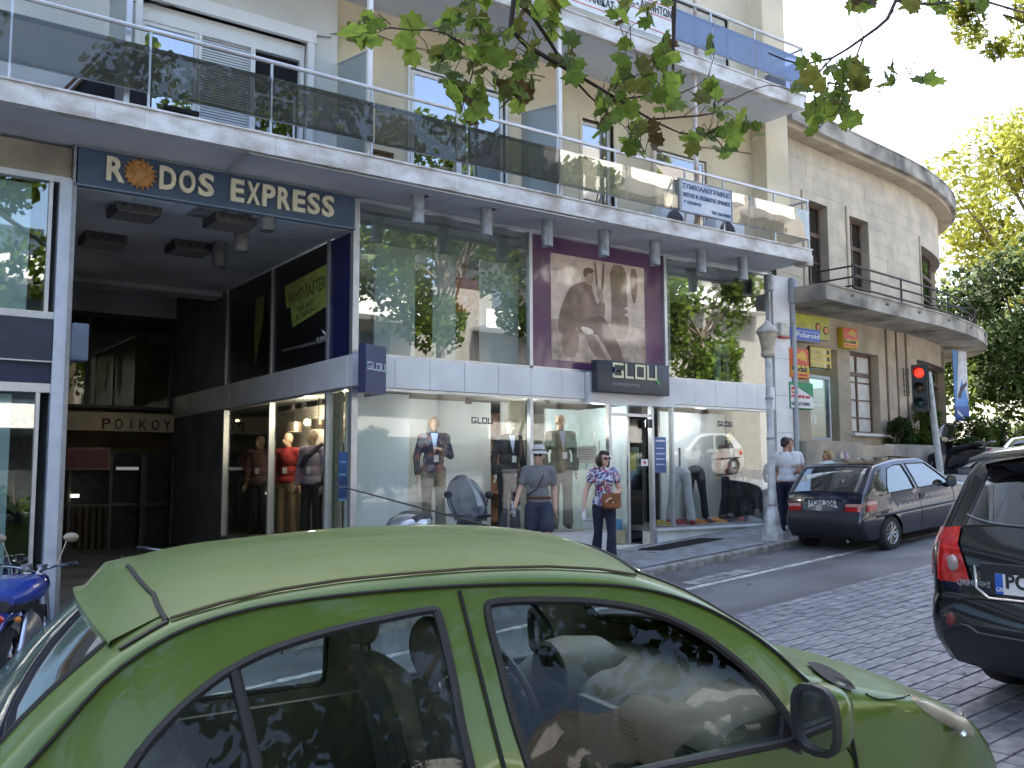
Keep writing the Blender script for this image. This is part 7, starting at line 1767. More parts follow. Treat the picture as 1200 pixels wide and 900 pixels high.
woman(12.98, 10.36, R_(25), 'dark haired woman in white T-shirt and jeans beside the lamp post, in profile', dkhair, 'tied', pose(1.62, True, la=((.02, .22, 1.13), (.20, .10, 1.10)), ra=((.0, -.23, 1.12), (.22, -.10, 1.08)), head=(.02, -.25)))
woman(13.42, 10.62, R_(-150), 'woman in white top with hair tied back, half hidden behind the dark haired woman', mat('brown_hair', (.09, .045, .03), .55, var=.3, scale=30), 'cap', pose(1.58, True, head=(.0, .3)))
bx_, by_ = 14.98, 10.98
J = pose(1.60, True, ll=((.42, .11, .47), (.42, .11, .08)), rl=((.42, -.11, .47), (.42, -.11, .08)), la=((.05, .22, .80), (.24, .10, .72)), ra=((.05, -.22, .80), (.24, -.1, .72)), head=(0, .2))
for kk in ('pel', 'che', 'nek', 'hed', 'ls', 'rs', 'lh', 'rh', 'le', 're', 'lw', 'rw'):
    if kk in ('le', 're', 'lw', 'rw'): J[kk].z += .06
    else: J[kk].z -= .36
woman(bx_, by_, R_(165), 'blond woman in a white top sitting behind the black hatchback by the terrace wall', blond, 'bob', J)
MB().box((14.72, 11.02, -1.3), (16.4, 11.215, GS(15.3, 11)+.47)).build('bench_step', concs, bpy.data.objects['terrace_wall'])
for o_ in bpy.data.objects:
    pass
# iced drinks standing on the foot of the wall
for px, c, lb in ((986.5, (.62, .58, .46), 'iced drink with cream coloured top standing on the wall ledge'), (992.5, (.60, .40, .58), 'iced drink with pale lilac top standing on the wall ledge')):
    p = onY(px, 545, 11.285); t = thing('iced_drink', (p.x, 11.285, .20), lb, 'drink')
    MB().lathe([(.001, 0), (.032, 0), (.042, .12), (.001, .121)], (p.x, 11.285, .20), 14).build('cup', mat('coffee_cup', (.05, .025, .02), .3), t, smooth=True)
    MB().lathe([(.044, .122), (.048, .14), (.042, .18), (.026, .22), (.010, .245), (.001, .25)], (p.x, 11.285, .20), 14).build('foam_top', mat('foam_%d' % int(px), c, .6), t, smooth=True)
# ================================================================ mannequins
mskin = mat('mannequin_skin', (.50, .36, .26), .45, var=.04); mpale = mat('mannequin_pale', (.58, .52, .42), .45, var=.04)
def mannequin(x, y, z, yaw, label, head=mskin, jacket=None, shirt=whitec, trousers=None, J=None, cardigan=None, scarf=None, k=1.02, longj=False, stand=True):
    J = J or pose(1.76, la=((-.02, .25, 1.12), (.06, .22, .88)), ra=((-.02, -.25, 1.12), (.04, -.23, .87)), head=(0, .1))
    t = place('mannequin', label, 'mannequin', (x, y, z+.01), yaw, 'dressed mannequins in the shop windows', k=k)
    mb = MB(); headmb(mb, J)
    for s in 'lr': arm(mb, J, s, -.005, 2.0); hand_(mb, J, s)
    cap_(mb, J['ls'], .04, J['rs'], .04); cap_(mb, J['nek']-V_(0, 0, .2), .05, J['nek'], .05); mb.ell(J['che'], (.09, .14, .15))
    skin('body', mb, head, t, .012, 3)
    if jacket:
        mb = MB(); torso(mb, J, .012, low=False); skin('shirt', mb, shirt, t, .014)
        mb = MB(); torso(mb, J, .022); cap_(mb, J['pel']+V_(0, .05, -.02), .15, J['pel']+V_(0, -.05, -.02), .15) if longj else None
        for s in 'lr': arm(mb, J, s, .014, 1.95)
        jk = skin('jacket', mb, jacket, t, .013)
        # open front: shirt wedge with lapels
        c = J['che']; MB().prism([c+V_(.118, .055, .20), c+V_(.118, -.055, .20), c+V_(.160, -.0, -.10)], (.012, 0, 0)).build('shirt_front', shirt, t)
        for s in (1, -1): MB().prism([c+V_(.125, s*.060, .20), c+V_(.120, s*.095, .12), c+V_(.160, s*.03, -.05), c+V_(.172, s*.0, -.12)], (.012, 0, .004)).build('lapel', jacket, t)
    else:
        mb = MB(); torso(mb, J, .022)
        for s in 'lr': arm(mb, J, s, .018, 1.92)
        skin('top', mb, shirt, t, .013)
    if trousers:
        mb = MB(); mb.ell(J['pel']+V_(0, 0, -.03), (.125, .168, .12), 16, 12)
        for s in 'lr': leg(mb, J, s, .016, 1.97, .03)
        skin('trousers', mb, trousers, t, .013)
        mb = MB()
        for s in 'lr': shoe_(mb, J, s, .004)
        skin('shoes', mb, mat('shoe_dark', (.03, .02, .018), .4), t, .013)
    MB().box((.15, -.01, 1.05), (.156, .06, 1.15)).build('price_tag', mat('paper_white', (.75, .76, .78), .6), t)
    if scarf: cap_(MB(), (0, 0, 0), .1, (0, 0, 1), .1); mb = MB(); mb.tube([J['ls']+V_(0, 0, .08), J['che']+V_(.16, .0, .05), J['rs']+V_(.14, .04, -.25)], [.05, .05, .04], 8).tube([J['ls']+V_(0, 0, .08), J['che']+V_(-.1, 0, .1)], .05, 8); mb.build('tied_sweater', scarf, t, smooth=True)
    return t
blz = mat('black_wool', (.012, .014, .022), .8); khaki = mat('khaki_cloth', (.17, .16, .12), .85, var=.1, bump=.3, bscale=18); lightblue = mat('blue_shirt', (.35, .45, .65), .8); darktr = mat('dark_trousers', (.02, .02, .028), .85)
def mpx(px, y): return onY(px, 560, y).x
cam_yaw = lambda x, y: math.atan2(-y, -x)
x = mpx(508, 12.25); mannequin(x, 12.25, ZS, R_(-115), 'mannequin in patterned navy cardigan over pale shirt and khaki trousers, left shop window', mskin, patchy('navy_knit', [(.015, .02, .07), (.03, .03, .09), (.16, .05, .06), (.02, .025, .08), (.12, .12, .16), (.015, .02, .06)], 14), lightblue, khaki, pose(1.76, la=((.0, .25, 1.14), (.20, .08, 1.22)), ra=((-.02, -.25, 1.12), (.04, -.24, .87))))
x = mpx(596, 12.2); mannequin(x, 12.2, ZS, R_(-100), 'mannequin in black blazer and light blue shirt behind the man in the hat', mpale, blz, mat('sky_shirt', (.50, .56, .75), .8), darktr, pose(1.76, head=(0, .55)))
x = mpx(657, 12.15); mannequin(x, 12.15, ZS, R_(-112), 'mannequin in beige suit between the man in the hat and the woman', mskin, khaki, lightblue, khaki, k=1.08)
x = mpx(857, 12.15); mannequin(x, 12.15, ZS, R_(-130), 'mannequin in red and black jacket and dark trousers, right shop window', mat('mannequin_dark', (.34, .31, .13), .5), patchy('red_black', [(.03, .01, .01), (.16, .02, .02), (.02, .01, .01), (.10, .05, .01)], 9), mat('grey_shirt', (.3, .32, .35), .8), darktr, pose(1.76, ll=((.03, .14, .49), (.05, .22, .08)), rl=((.02, -.13, .49), (-.05, -.18, .08))), k=.97)
# half figure in white tracksuit trousers
x = mpx(797, 12.05); t = place('mannequin', 'white baggy tracksuit trousers on a headless half mannequin, right shop window by the door', 'mannequin', (x, 12.05, ZS+.01), R_(-120))
J = pose(1.6, ll=((.04, .14, .49), (.05, .17, .08)), rl=((.0, -.14, .49), (-.05, -.17, .08))); mb = MB(); mb.ell(J['pel']+V_(0, 0, -.02), (.13, .17, .12))
for s in 'lr': leg(mb, J, s, .018, 1.92, .035)
skin('trousers', mb, mat('white_nylon', (.62, .65, .70), .6, bump=.6, bscale=9), t, .014); mb = MB()
for s in 'lr': shoe_(mb, J, s, .012)
skin('shoes', mb, mat('trainer_red', (.35, .03, .04), .5), t, .012); MB().tube([(0, 0, 1.0), (0, 0, 1.35)], .02).build('stand_pole', alud, t)
x = mpx(815, 12.5); t = place('mannequin', 'black shorts and tights on a hip mannequin in the middle of the right window', 'mannequin', (x, 12.5, ZS+.01), R_(-120)); J = pose(1.6, ll=((.04, .13, .49), (.05, .16, .08)), rl=((.0, -.13, .49), (-.05, -.15, .08))); mb = MB(); mb.ell(J['pel'], (.13, .17, .12))
for s in 'lr': leg(mb, J, s, .01, 1.9, .02)
skin('trousers', mb, darktr, t, .016)
# inside the passage window
py_ = 13.35
def mp2(px, dx): return onX(px, 560, XC+dx)
zf = -1.02
for px, dx, yaw, lab, kw in (
    (305, .55, 198, 'mannequin in navy striped sweater and dark jeans, deepest in the passage window', dict(shirt=stripes('navy_orange_stripe', (.012, .015, .06), (.30, .17, .10), 9), trousers=darktr)),
    (337, .50, 200, 'mannequin in red sweater with white collar and beige trousers in the passage window', dict(shirt=mat('red_wool', (.22, .012, .015), .85), trousers=mat('beige_cloth', (.28, .21, .14), .85))),
    (366, .50, 195, 'mannequin in lilac shirt with dark sweater over the shoulder in the passage window', dict(shirt=mat('lilac_shirt', (.30, .26, .38), .8), trousers=darktr, scarf=mat('dark_sweater', (.02, .022, .05), .85))),
    (398, .40, 190, 'mannequin in dark blue zip jacket nearest the shop corner', dict(jacket=blz, shirt=mat('denim_shirt', (.10, .16, .26), .8), trousers=darktr))):
    p = mp2(px, dx); mannequin(p.x, p.y, zf, R_(yaw+20), lab, J=pose(1.76, head=(0, R_(-20))), **kw)
# upstairs
x = mpx(0, 12.3)
p = onY(543, 330, 12.35); mannequin(p.x, 12.35, ZB1+.04, R_(-120), 'mannequin in red top in the upper left window', mat('mannequin_dark2', (.25, .17, .06), .5), shirt=mat('orange_red', (.50, .06, .02), .7), trousers=mat('grey_jeans', (.10, .12, .15), .85), k=.95)
p = onY(845, 390, 12.3); mannequin(p.x, 12.3, ZB1+.04, R_(-120), 'mannequin in dark top and pale trousers in the upper right window', mat('mannequin_dark2', (.25, .17, .06)), shirt=mat('dark_top', (.03, .03, .04), .8), trousers=mat('pale_jeans', (.45, .48, .52), .85), k=.90)
# hanging lamp shades over the passage display
for px, py, lb in ((345, 501, 'polished drum lamp above the red sweater, left of three'), (373, 498, 'polished drum lamp above the lilac shirt, middle of three'), (399, 494, 'polished drum lamp by the shop corner, right of three')):
    p = onX(px, py, XC+.62); t = thing('drum_lamp', p, lb, 'lamp')
    MB().lathe([(.12, .09), (.13, .09), (.13, -.07), (.12, -.07)], p, 18).build('drum', mat('brushed_steel', (.4, .33, .26), .3, .8), t, smooth=True); MB().lathe([(.001, -.05), (.11, -.05)], p, 14).build('bulb', lampm, t); MB().tube([p+V_(0, 0, .09), (p.x, p.y, ZB0+.1)], .006).build('cord', blk, t)
p = onX(278, 492, XC+.35); spot(p.x, p.y, p.z, 'bright bare lit spot at the deep end of the passage display'); MB().ell(p, (.035, .035, .035), 10, 8).build('bulb', mat('bulb_orange', (1, .62, .3), .5, var=0, emit=4), bpy.data.objects[[o.name for o in bpy.data.objects if o.name.startswith('spot_lamp')][-1]])
for px, py, lb in ((343, 480, 'left'), (356, 478, 'middle'), (375, 474, 'right')):
    p = onX(px, py, XC+.5); spot(p.x, p.y, p.z, 'small warm spot above the passage mannequins, %s of three' % lb, mat('lamp_glow_dim', (1, .8, .55), .5, var=0, emit=2.5), .035)
a0 = onX(397, 530, XC-.02); a1 = onX(406, 586, XC-.02)
t = thing('window_poster', a0, 'narrow blue poster stuck on the passage glass beside the shop corner', 'poster'); MB().box((XC-.022, a1.y, a1.z), (XC-.012, a0.y, a0.z)).build('sheet', bluep, t)
for k in range(4): MB().box((XC-.0235, a1.y+.02, a0.z-.15-k*.17), (XC-.0221, a0.y-.03, a0.z-.12-k*.17)).build('print_line', mat('print_cyan', (.25, .5, .65), .5), t)
plight(XC+.55, 13.2, .95, 14); plight(XC+.6, 14.6, .9, 9); plight(9.3, 12.6, .9, 7, (1, .9, .78)); plight(12.9, 12.2, .95, 3.5, (.95, .97, 1)); plight(7.0, 12.0, .75, 1.4, (.97, .98, 1), .22); plight(8.3, 12.0, .75, 1.4, (.97, .98, 1), .22); plight(7.2, 13.2, 3.2, 8, (.95, .97, 1))  # soft cool lights are fill without fittings, added to brighten the window mannequins
# fill light added inside the entrance to brighten its wall
plight(10.5, 12.3, .95, 3, (.9, .97, 1), .1)
# ================================================================ street furniture
postm = mat('post_paint', (.66, .68, .69), .5, col2=(.30, .31, .30), scale=5, detail=8)
lx, ly = 12.47, 10.25; lz_ = GS(lx, ly)
t = thing('street_lamp', (lx, ly, lz_), 'pale painted lamp post with conical lantern on the pavement before the shop', 'lamp post')
MB().lathe([(.18, -.05), (.18, .10), (.15, .16), (.13, .22), (.105, .42), (.08, .50), (.064, .55)], (lx, ly, lz_), 12).build('base', postm, t)
MB().lathe([(.066, .55), (.060, 1.6), (.062, 1.62), (.062, 1.66), (.056, 1.68), (.050, 3.0)], (lx, ly, lz_), 16).build('post', postm, t, smooth=True)
for z in (.55, 1.64, 2.3, 3.0): MB().lathe([(.070, -.02), (.070, .02)], (lx, ly, lz_+z), 16).build('collar', mat('band_grey', (.28, .29, .30), .5), t)
MB().lathe([(.10, 3.0), (.115, 3.03), (.115, 3.06), (.10, 3.08), (.125, 3.25), (.165, 3.40)], (lx, ly, lz_), 16).build('lantern_glass', mat('lantern_glass', (.42, .37, .27), .3, var=.15), t, smooth=True)
MB().lathe([(.185, 3.40), (.185, 3.43), (.13, 3.50), (.05, 3.56), (.035, 3.60), (.001, 3.62)], (lx, ly, lz_), 16).build('lantern_cap', mat('lantern_cap', (.40, .38, .33), .5), t, smooth=True)
# traffic light
Yt = 10.25; pb = onY(1107, 600, Yt); pb.z = GS(pb.x, Yt); pt_ = onY(1087.5, 436, Yt)
t = thing('traffic_light', pb, 'leaning pale traffic light pole with its red lamp lit, beyond the black hatchback', 'traffic light')
d = (pt_-pb).normalized(); MB().tube([pb-d*.1, pt_], .062, 14).build('pole', mat('pole_grey_green', (.44, .48, .48), .5, var=.1), t, smooth=True)
hc = onY(1079, 455, Yt-.08); cdir = (V_(-hc.x, -hc.y, 0)).normalized(); cdir = (cdir+V_(-.25, .1, 0)).normalized(); yw_ = math.atan2(cdir.y, cdir.x); Rh = Matrix.Rotation(yw_, 3, 'Z')
bx = MB(); bm = bmesh.new(); bmesh.ops.create_cube(bm, size=1)
for v in bm.verts: v.co = Rh @ Vector((v.co.x*.14, v.co.y*.22, v.co.z*.84))+hc
bmesh.ops.bevel(bm, geom=bm.edges[:], offset=.03, segments=2, affect='EDGES'); bx.add([v.co.copy() for v in bm.verts], [[v.index for v in f.verts] for f in bm.faces]); bm.free(); hs = bx.build('housing', mat('signal_black', (.02, .024, .022), .5), t, smooth=True, angle=60)
for k, (z, m) in enumerate(((.29, mat('signal_red', (1, .03, .015), .3, var=0, emit=.45)), (0, mat('lens_dark_amber', (.06, .035, .01), .2)), (-.29, mat('lens_dark_green', (.01, .05, .04), .2)))):
    c = hc+Rh @ V_(.075, 0, z); q = cdir.to_track_quat('Z', 'Y').to_matrix()
    MB().lathe([(.001, .02), (.055, .014), (.092, .0)], c, 18, 'Z', rot=q).build('lamp', m, t, smooth=True)
    mb = MB(); n = 13; a = [c+q @ V_(.105*math.cos(w2), .105*math.sin(w2), 0) for w2 in [0]]
    vs = []; zu = q.transposed() @ V_(0, 0, 1); a0_ = math.atan2(zu.y, zu.x)
    for i in range(n):
        w2 = a0_-1.9+3.8*i/(n-1); p = c+q @ V_(.104*math.cos(w2), .104*math.sin(w2), 0); vs += [p, p+cdir*(.20-.10*abs(i-6)/6)]
    mb.add(vs, [(2*i, 2*i+2, 2*i+3, 2*i+1) for i in range(n-1)]); mb.build('visor', mat('signal_black', (.02, .024, .022)), t, smooth=True, fixn=False)
for z in (.32, -.32): MB().tube([hc+V_(0, 0, z), pt_.lerp(pb, (pt_.z-hc.z-z)/(pt_.z-pb.z))], .018).build('bracket', blk, t)
# ================================================================ two wheelers
def wheel2(root, c, r, w_, rim=alloy, sp=5):
    wh = MB().lathe([(r*.72, -w_/2), (r*.92, -w_/2), (r, -w_*.25), (r, w_*.25), (r*.92, w_/2), (r*.72, w_/2), (r*.70, 0), (r*.72, -w_/2)], c, 26, 'Y').build('wheel', tyre, root, smooth=True)
    mb = MB().lathe([(r*.72, -.03), (r*.66, -.03), (r*.66, .03), (r*.72, .03)], c, 26, 'Y').lathe([(.001, -.05), (.04, -.05), (.04, .05), (.001, .05)], c, 12, 'Y')
    for k in range(sp): a = 2*math.pi*k/sp; mb.tube([Vector(c)+V_(.03*math.cos(a), 0, .03*math.sin(a)), Vector(c)+V_(r*.68*math.cos(a), 0, r*.68*math.sin(a))], .014, 6)
    mb.build('rim', rim, wh, smooth=True)
def rooted(name, x, y, z, yaw, label, cat, pitch=math.atan(.0865)):
    t = thing(name, (x, y, z), label, cat, None, rot=(0, 0, 0)); t.rotation_euler = (0, -pitch*math.cos(yaw), yaw) if abs(math.cos(yaw)) > .5 else (0, 0, yaw); return t
def loft(mb, secs, n=16):
    """secs: (x, z centre, half width, half height) closed rounded sections along x"""
    rg = []
    for (x, z, hw, hh) in secs: rg.append([(x, math.copysign(abs(math.cos(a))**.75, math.cos(a))*hw, z+math.copysign(abs(math.sin(a))**.8, math.sin(a))*hh) for a in [2*math.pi*k/n for k in range(n)]])
    m = len(rg); mb.add([v for r in rg for v in r], [(i*n+k, i*n+(k+1) % n, (i+1)*n+(k+1) % n, (i+1)*n+k) for i in range(m-1) for k in range(n)]+[tuple(range(n-1, -1, -1)), tuple((m-1)*n+k for k in range(n))]); return mb
def scooter(x, y, z, yaw, label, body, seatc, case=None, screen=None, scr_h=.45, wide=1.0, pitch=math.atan(.0865)):
    t = rooted('scooter', x, y, z, yaw, label, 'scooter', pitch)
    wheel2(t, (.66, 0, .25), .25, .11); wheel2(t, (-.62, 0, .24), .24, .13)
    loft(MB(), [(-.95, .74, .03, .03), (-.88, .72, .10, .07), (-.6, .66, .16, .13), (-.3, .60, .18, .17), (-.05, .52, .17, .17), (.05, .42, .15, .12)]).build('rear_body', body, t, smooth=True, angle=60)
    loft(MB(), [(-.15, .30, .17, .06), (.25, .27, .17, .05), (.42, .30, .16, .06)]).build('footboard', lblk, t, smooth=True)
    mb = MB(); rows = []
    for (x_, z_, hw) in ((.40, .28, .13), (.44, .45, .22), (.42, .65, .25), (.40, .82, .22), (.36, .95, .14)): rows.append([(x_-.10*abs(q)**2, hw*q, z_) for q in (-1, -.6, -.2, .2, .6, 1)]+[(x_-.05-.10*abs(q)**2, hw*q, z_) for q in (1, .6, .2, -.2, -.6, -1)])
    mb.add([v for r in rows for v in r], [(i*12+k, i*12+(k+1) % 12, (i+1)*12+(k+1) % 12, (i+1)*12+k) for i in range(4) for k in range(12)]+[tuple(range(12)), tuple(range(59, 47, -1))]); mb.build('leg_shield', body, t, smooth=True, angle=60)
    loft(MB(), [(.42, .62, .10, .14), (.62, .58, .12, .12), (.76, .50, .08, .07), (.82, .46, .02, .02)]).build('front_cowl', body, t, smooth=True, angle=60)
    loft(MB(), [(.42, .42, .05, .04), (.66, .53, .075, .03), (.90, .40, .06, .03)]).build('mudguard', body, t, smooth=True)
    MB().tube([(.66, .09, .25), (.50, .07, .60)], .025).tube([(.66, -.09, .25), (.50, -.07, .60)], .025).build('fork', alud, t)
    loft(MB(), [(-.80, .86, .10, .04), (-.62, .86, .15, .06), (-.35, .80, .16, .06), (-.05, .76, .15, .07), (.08, .70, .10, .06)]).build('seat', seatc, t, smooth=True)
    MB().tube([(.26, -.36, 1.02), (.32, -.12, .99), (.34, 0, .97), (.32, .12, .99), (.26, .36, 1.02)], .018).build('handlebar', blk, t, smooth=True)
    loft(MB(), [(.24, .98, .10, .05), (.36, .98, .13, .07), (.46, .93, .09, .06)]).build('headstock_cover', body, t, smooth=True)
    for s in (1, -1):
        MB().tube([(.30, s*.22, 1.02), (.28, s*.30, 1.24)], .008).build('mirror_stem', blk, t); MB().ell((.28, s*.32, 1.28), (.022, .065, .05), 14, 10).build('mirror', blk, t, smooth=True)
        MB().ell((.80, s*.09, .52), (.03, .05, .03)).build('indicator', mat('amber', (.5, .18, .02), .3), t, smooth=True)
    MB().ell((.79, 0, .60), (.03, .07, .05)).build('headlight', clearl, t, smooth=True); MB().ell((-.95, 0, .70), (.025, .08, .04)).build('tail_light', redl, t, smooth=True)
    MB().tube([(-.15, -.16, .26), (-.55, -.20, .30), (-.90, -.20, .38)], [.03, .05, .055], 12).build('exhaust', mat('exhaust_metal', (.3, .3, .3), .35, .8), t, smooth=True)
    loft(MB(), [(-.75, .28, .05, .05), (-.4, .30, .09, .09), (-.05, .30, .10, .08)]).build('engine', alud, t, smooth=True)
    MB().tube([(-.86, -.09, .84), (-1.0, -.07, .90), (-1.0, .07, .90), (-.86, .09, .84)], .012).build('grab_rail', alud, t)
    if screen:
        mb = MB(); n = 9; m = 8; vs = []
        for j in range(m+1):
            v = j/m; hw = .25*math.sqrt(max(.02, 1-(max(0, v-.35)/.66)**2)) if v > .35 else .20+.05*v/.35
            for i in range(n+1): q = -1+2*i/n; vs.append((.42-.20*v-.10*q*q, hw*q*wide, .93+scr_h*v))
        mb.add(vs, [(j*(n+1)+i, j*(n+1)+i+1, (j+1)*(n+1)+i+1, (j+1)*(n+1)+i) for j in range(m) for i in range(n)]); mb.build('windscreen', screen, t, smooth=True, fixn=False)
    if case:
        loft(MB(), [(-1.32, 1.03, .10, .05), (-1.28, 1.03, .18, .11), (-1.10, 1.04, .23, .15), (-.90, 1.04, .22, .14), (-.80, 1.03, .16, .11), (-.76, 1.0, .10, .05)]).build('top_case', case, t, smooth=True, angle=70)
        MB().box((-1.3, -.2, .97), (-.78, .2, .985)).build('case_seam', blk, t)
        loft(MB(), [(-1.18, 1.11, .20, .05), (-.98, 1.15, .205, .065), (-.82, 1.11, .18, .05)]).build('back_pad', blk, t, smooth=True)
        MB().box((-1.2, -.1, .88), (-.8, .1, .92)).build('case_rack', blk, t)
    return t
silverp = mat('silver_plastic', (.45, .46, .47), .25, .6, coat=.6)
scr = glass('scooter_screen', (.42, .46, .54), 1.2, .10, milk=.35, milkcol=(.22, .25, .32))
gx, gy = 6.58, 10.45
scooter(gx, gy, GS(gx, gy), R_(25), 'grey scooter with tall smoked windscreen and silver top case behind the green car roof', mat('scooter_grey', (.10, .11, .13), .3, .3, coat=.8), mat('seat_black', (.02, .02, .02), .6), silverp, scr, .62, wide=1.25)
sx_, sy_ = 19.5, 11.1
scooter(sx_, sy_, GS(sx_, 10.5)+.20, R_(76), 'black scooter with small windscreen parked before the planter wall behind the traffic light', mat('scooter_black', (.012, .013, .016), .2, .2, coat=1), mat('seat_black', (.02, .02, .02)), None, glass('scooter_screen2', (.5, .5, .46), 1.4, .14), .42, pitch=0)
def motorbike(x, y, yaw, label, paint, z=None, mir=True):
    t = rooted('motorbike', x, y, z if z is not None else GS(x, y), yaw, label, 'motorbike', 0)
    wheel2(t, (.78, 0, .32), .32, .11, chromem, 8); wheel2(t, (-.70, 0, .31), .31, .15, chromem, 8)
    loft(MB(), [(-.05, .84, .08, .05), (.08, .88, .17, .12), (.28, .90, .18, .13), (.48, .88, .12, .09), (.55, .86, .05, .04)]).build('fuel_tank', paint, t, smooth=True)
    loft(MB(), [(-1.0, .82, .08, .05), (-.80, .84, .15, .09), (-.50, .80, .16, .07), (-.20, .76, .15, .06), (-.02, .80, .11, .05)]).build('seat', mat('seat_black', (.02, .02, .02)), t, smooth=True)
    loft(MB(), [(-1.15, .62, .05, .04), (-1.0, .74, .10, .05), (-.70, .74, .11, .06), (-.4, .68, .10, .06)]).build('rear_mudguard', paint, t, smooth=True)
    MB().tube([(.78, .10, .32), (.50, .09, .95)], .024).tube([(.78, -.10, .32), (.50, -.09, .95)], .024).build('fork', chromem, t)
    MB().tube([(.30, -.42, 1.10), (.44, -.18, 1.06), (.48, 0, 1.0), (.44, .18, 1.06), (.30, .42, 1.10)], .013).build('handlebar', chromem, t, smooth=True)
    for s in (1, -1):
        MB().tube([(.30, s*.42, 1.10), (.38, s*.30, 1.085)], .02).build('grip', blk, t); 
        if mir: MB().tube([(.40, s*.22, 1.09), (.38, s*.30, 1.32)], .006).build('mirror_stem', chromem, t); MB().ell((.38, s*.34, 1.36), (.02, .075, .05), 14, 10).build('mirror', mat('mirror_shell', (.30, .26, .20), .3, .5), t, smooth=True)
        MB().ell((-.98, s*.16, .72), (.04, .03, .03)).build('indicator', mat('amber', (.5, .18, .02)), t, smooth=True)
        MB().tube([(-.7, s*.11, .31), (-.45, s*.12, .72)], .03).build('shock', chromem, t)
    MB().lathe([(.06, -.06), (.095, 0), (.09, .05), (.001, .07)], (.62, 0, .90), 16, 'X').build('headlight', chromem, t, smooth=True)
    for yy in (-.07, .07): MB().lathe([(.001, -.04), (.05, -.04), (.055, .02), (.001, .03)], (.42, yy, 1.07), 14, 'Z').build('instrument', chromem, t, smooth=True)
    MB().ell((-1.10, 0, .74), (.04, .08, .05)).build('tail_light', redl, t, smooth=True)
    loft(MB(), [(-.25, .42, .12, .14), (.05, .48, .15, .20), (.30, .45, .12, .16)]).build('engine', alud, t, smooth=True)
    MB().tube([(.35, -.14, .45), (.3, -.16, .22), (-.3, -.18, .22), (-.95, -.19, .28)], [.02, .025, .035, .045], 12).build('exhaust', chromem, t, smooth=True)
    MB().tube([(.5, 0, .9), (-.1, 0, .72), (-.7, 0, .6)], .03).tube([(.5, 0, .85), (.3, 0, .3), (-.3, 0, .28), (-.7, 0, .31)], .02).build('frame', blk, t)
    MB().tube([(.05, .1, .2), (.0, .25, .0)], .012).build('side_stand', blk, t)
    return t
bluep_ = mat('bike_blue', (.012, .03, .20), .18, .3, coat=1)
p = onY(8, 640, 10.9); mt = motorbike(p.x+.12, 10.5, R_(70), 'blue motorcycle with chrome mirror parked by the left shop, tail to the street', bluep_)
loft(MB(), [(-.95, .88, .12, .06), (-.7, .92, .24, .12), (-.3, .92, .26, .14), (.0, .88, .20, .10)]).build('seat_cover', mat('cover_blue', (.015, .045, .28), .35, coat=.5, bump=.5, bscale=8), mt, smooth=True)
p = onY(168, 636, 11.0); motorbike(p.x+.05, 10.45, R_(50), 'blue motorbike of which only the handlebar and dials show above the green car', bluep_, mir=False)
# ================================================================ plants
def leafmesh(name, seed):
    rnd = random.Random(seed); lobes = [(-2.3, .52), (-1.8, .46), (-1.38, .78), (-1.0, .60), (-.66, .93), (-.36, .68), (-.18, .80), (0, 1.0), (.18, .80), (.36, .68), (.66, .93), (1.0, .60), (1.38, .78), (1.8, .46), (2.3, .52)]
    pts = [V_(0, -.12, 0)]
    for a, r in lobes: 
        r *= rnd.uniform(.88, 1.12); a += rnd.uniform(-.05, .05); pts.append(V_(math.sin(a)*r*.55, math.cos(a)*r*.55+.05, 0))
    vs = [V_(0, .02, 0)]+pts; 
    for v in vs: v.z = -.18*abs(v.x)-.25*v.y*v.y+rnd.uniform(-.03, .03)
    vs[0].z = .02; n = len(pts); fs = [(0, i+1, (i+1) % n+1) for i in range(n)]
    me = bpy.data.meshes.new(name); me.from_pydata([tuple(v) for v in vs]+[(-.008, -.12, 0), (.008, -.12, 0), (.0, -.42, .03)], [], fs+[(n+1, n+2, n+3)]); return me
def lmat(n, c, tr=.5): return mat(n, c, .55, var=.15, scale=4, trans=tr, spec=.25)
lm_ = [lmat('leaf_green', (.11, .17, .03), .6), lmat('leaf_fresh', (.21, .30, .05), .65), lmat('leaf_olive', (.15, .16, .035), .6), lmat('leaf_brown', (.11, .07, .025), .45)]
leafs = []
for i in range(5):
    for j, m in enumerate(lm_):
        me = leafmesh('leaf', i); me.materials.append(m); me.polygons.foreach_set('use_smooth', [True]*len(me.polygons)); leafs.append(me)
bark = mat('bark', (.16, .13, .10), .9, var=.3, scale=6, bump=.6, bscale=20); twigm = mat('twig', (.035, .022, .016), .8)
random.seed(21)
def add_leaf(root, p, size, d=None, brown=.2, parts=True):
    me = leafs[random.choice(range(5))*4+random.choices((0, 1, 2, 3), (4, 4, 2.5, brown*2.5))[0]]
    o = bpy.data.objects.new('leaf', me); COL.objects.link(o); o.parent = root; o.location = p-ORG[root.name]
    o.rotation_euler = (random.uniform(-.9, 2.4), random.uniform(-.7, .7), random.uniform(0, 6.28)); s = size*random.uniform(.7, 1.15); o.scale = (s, s, s)
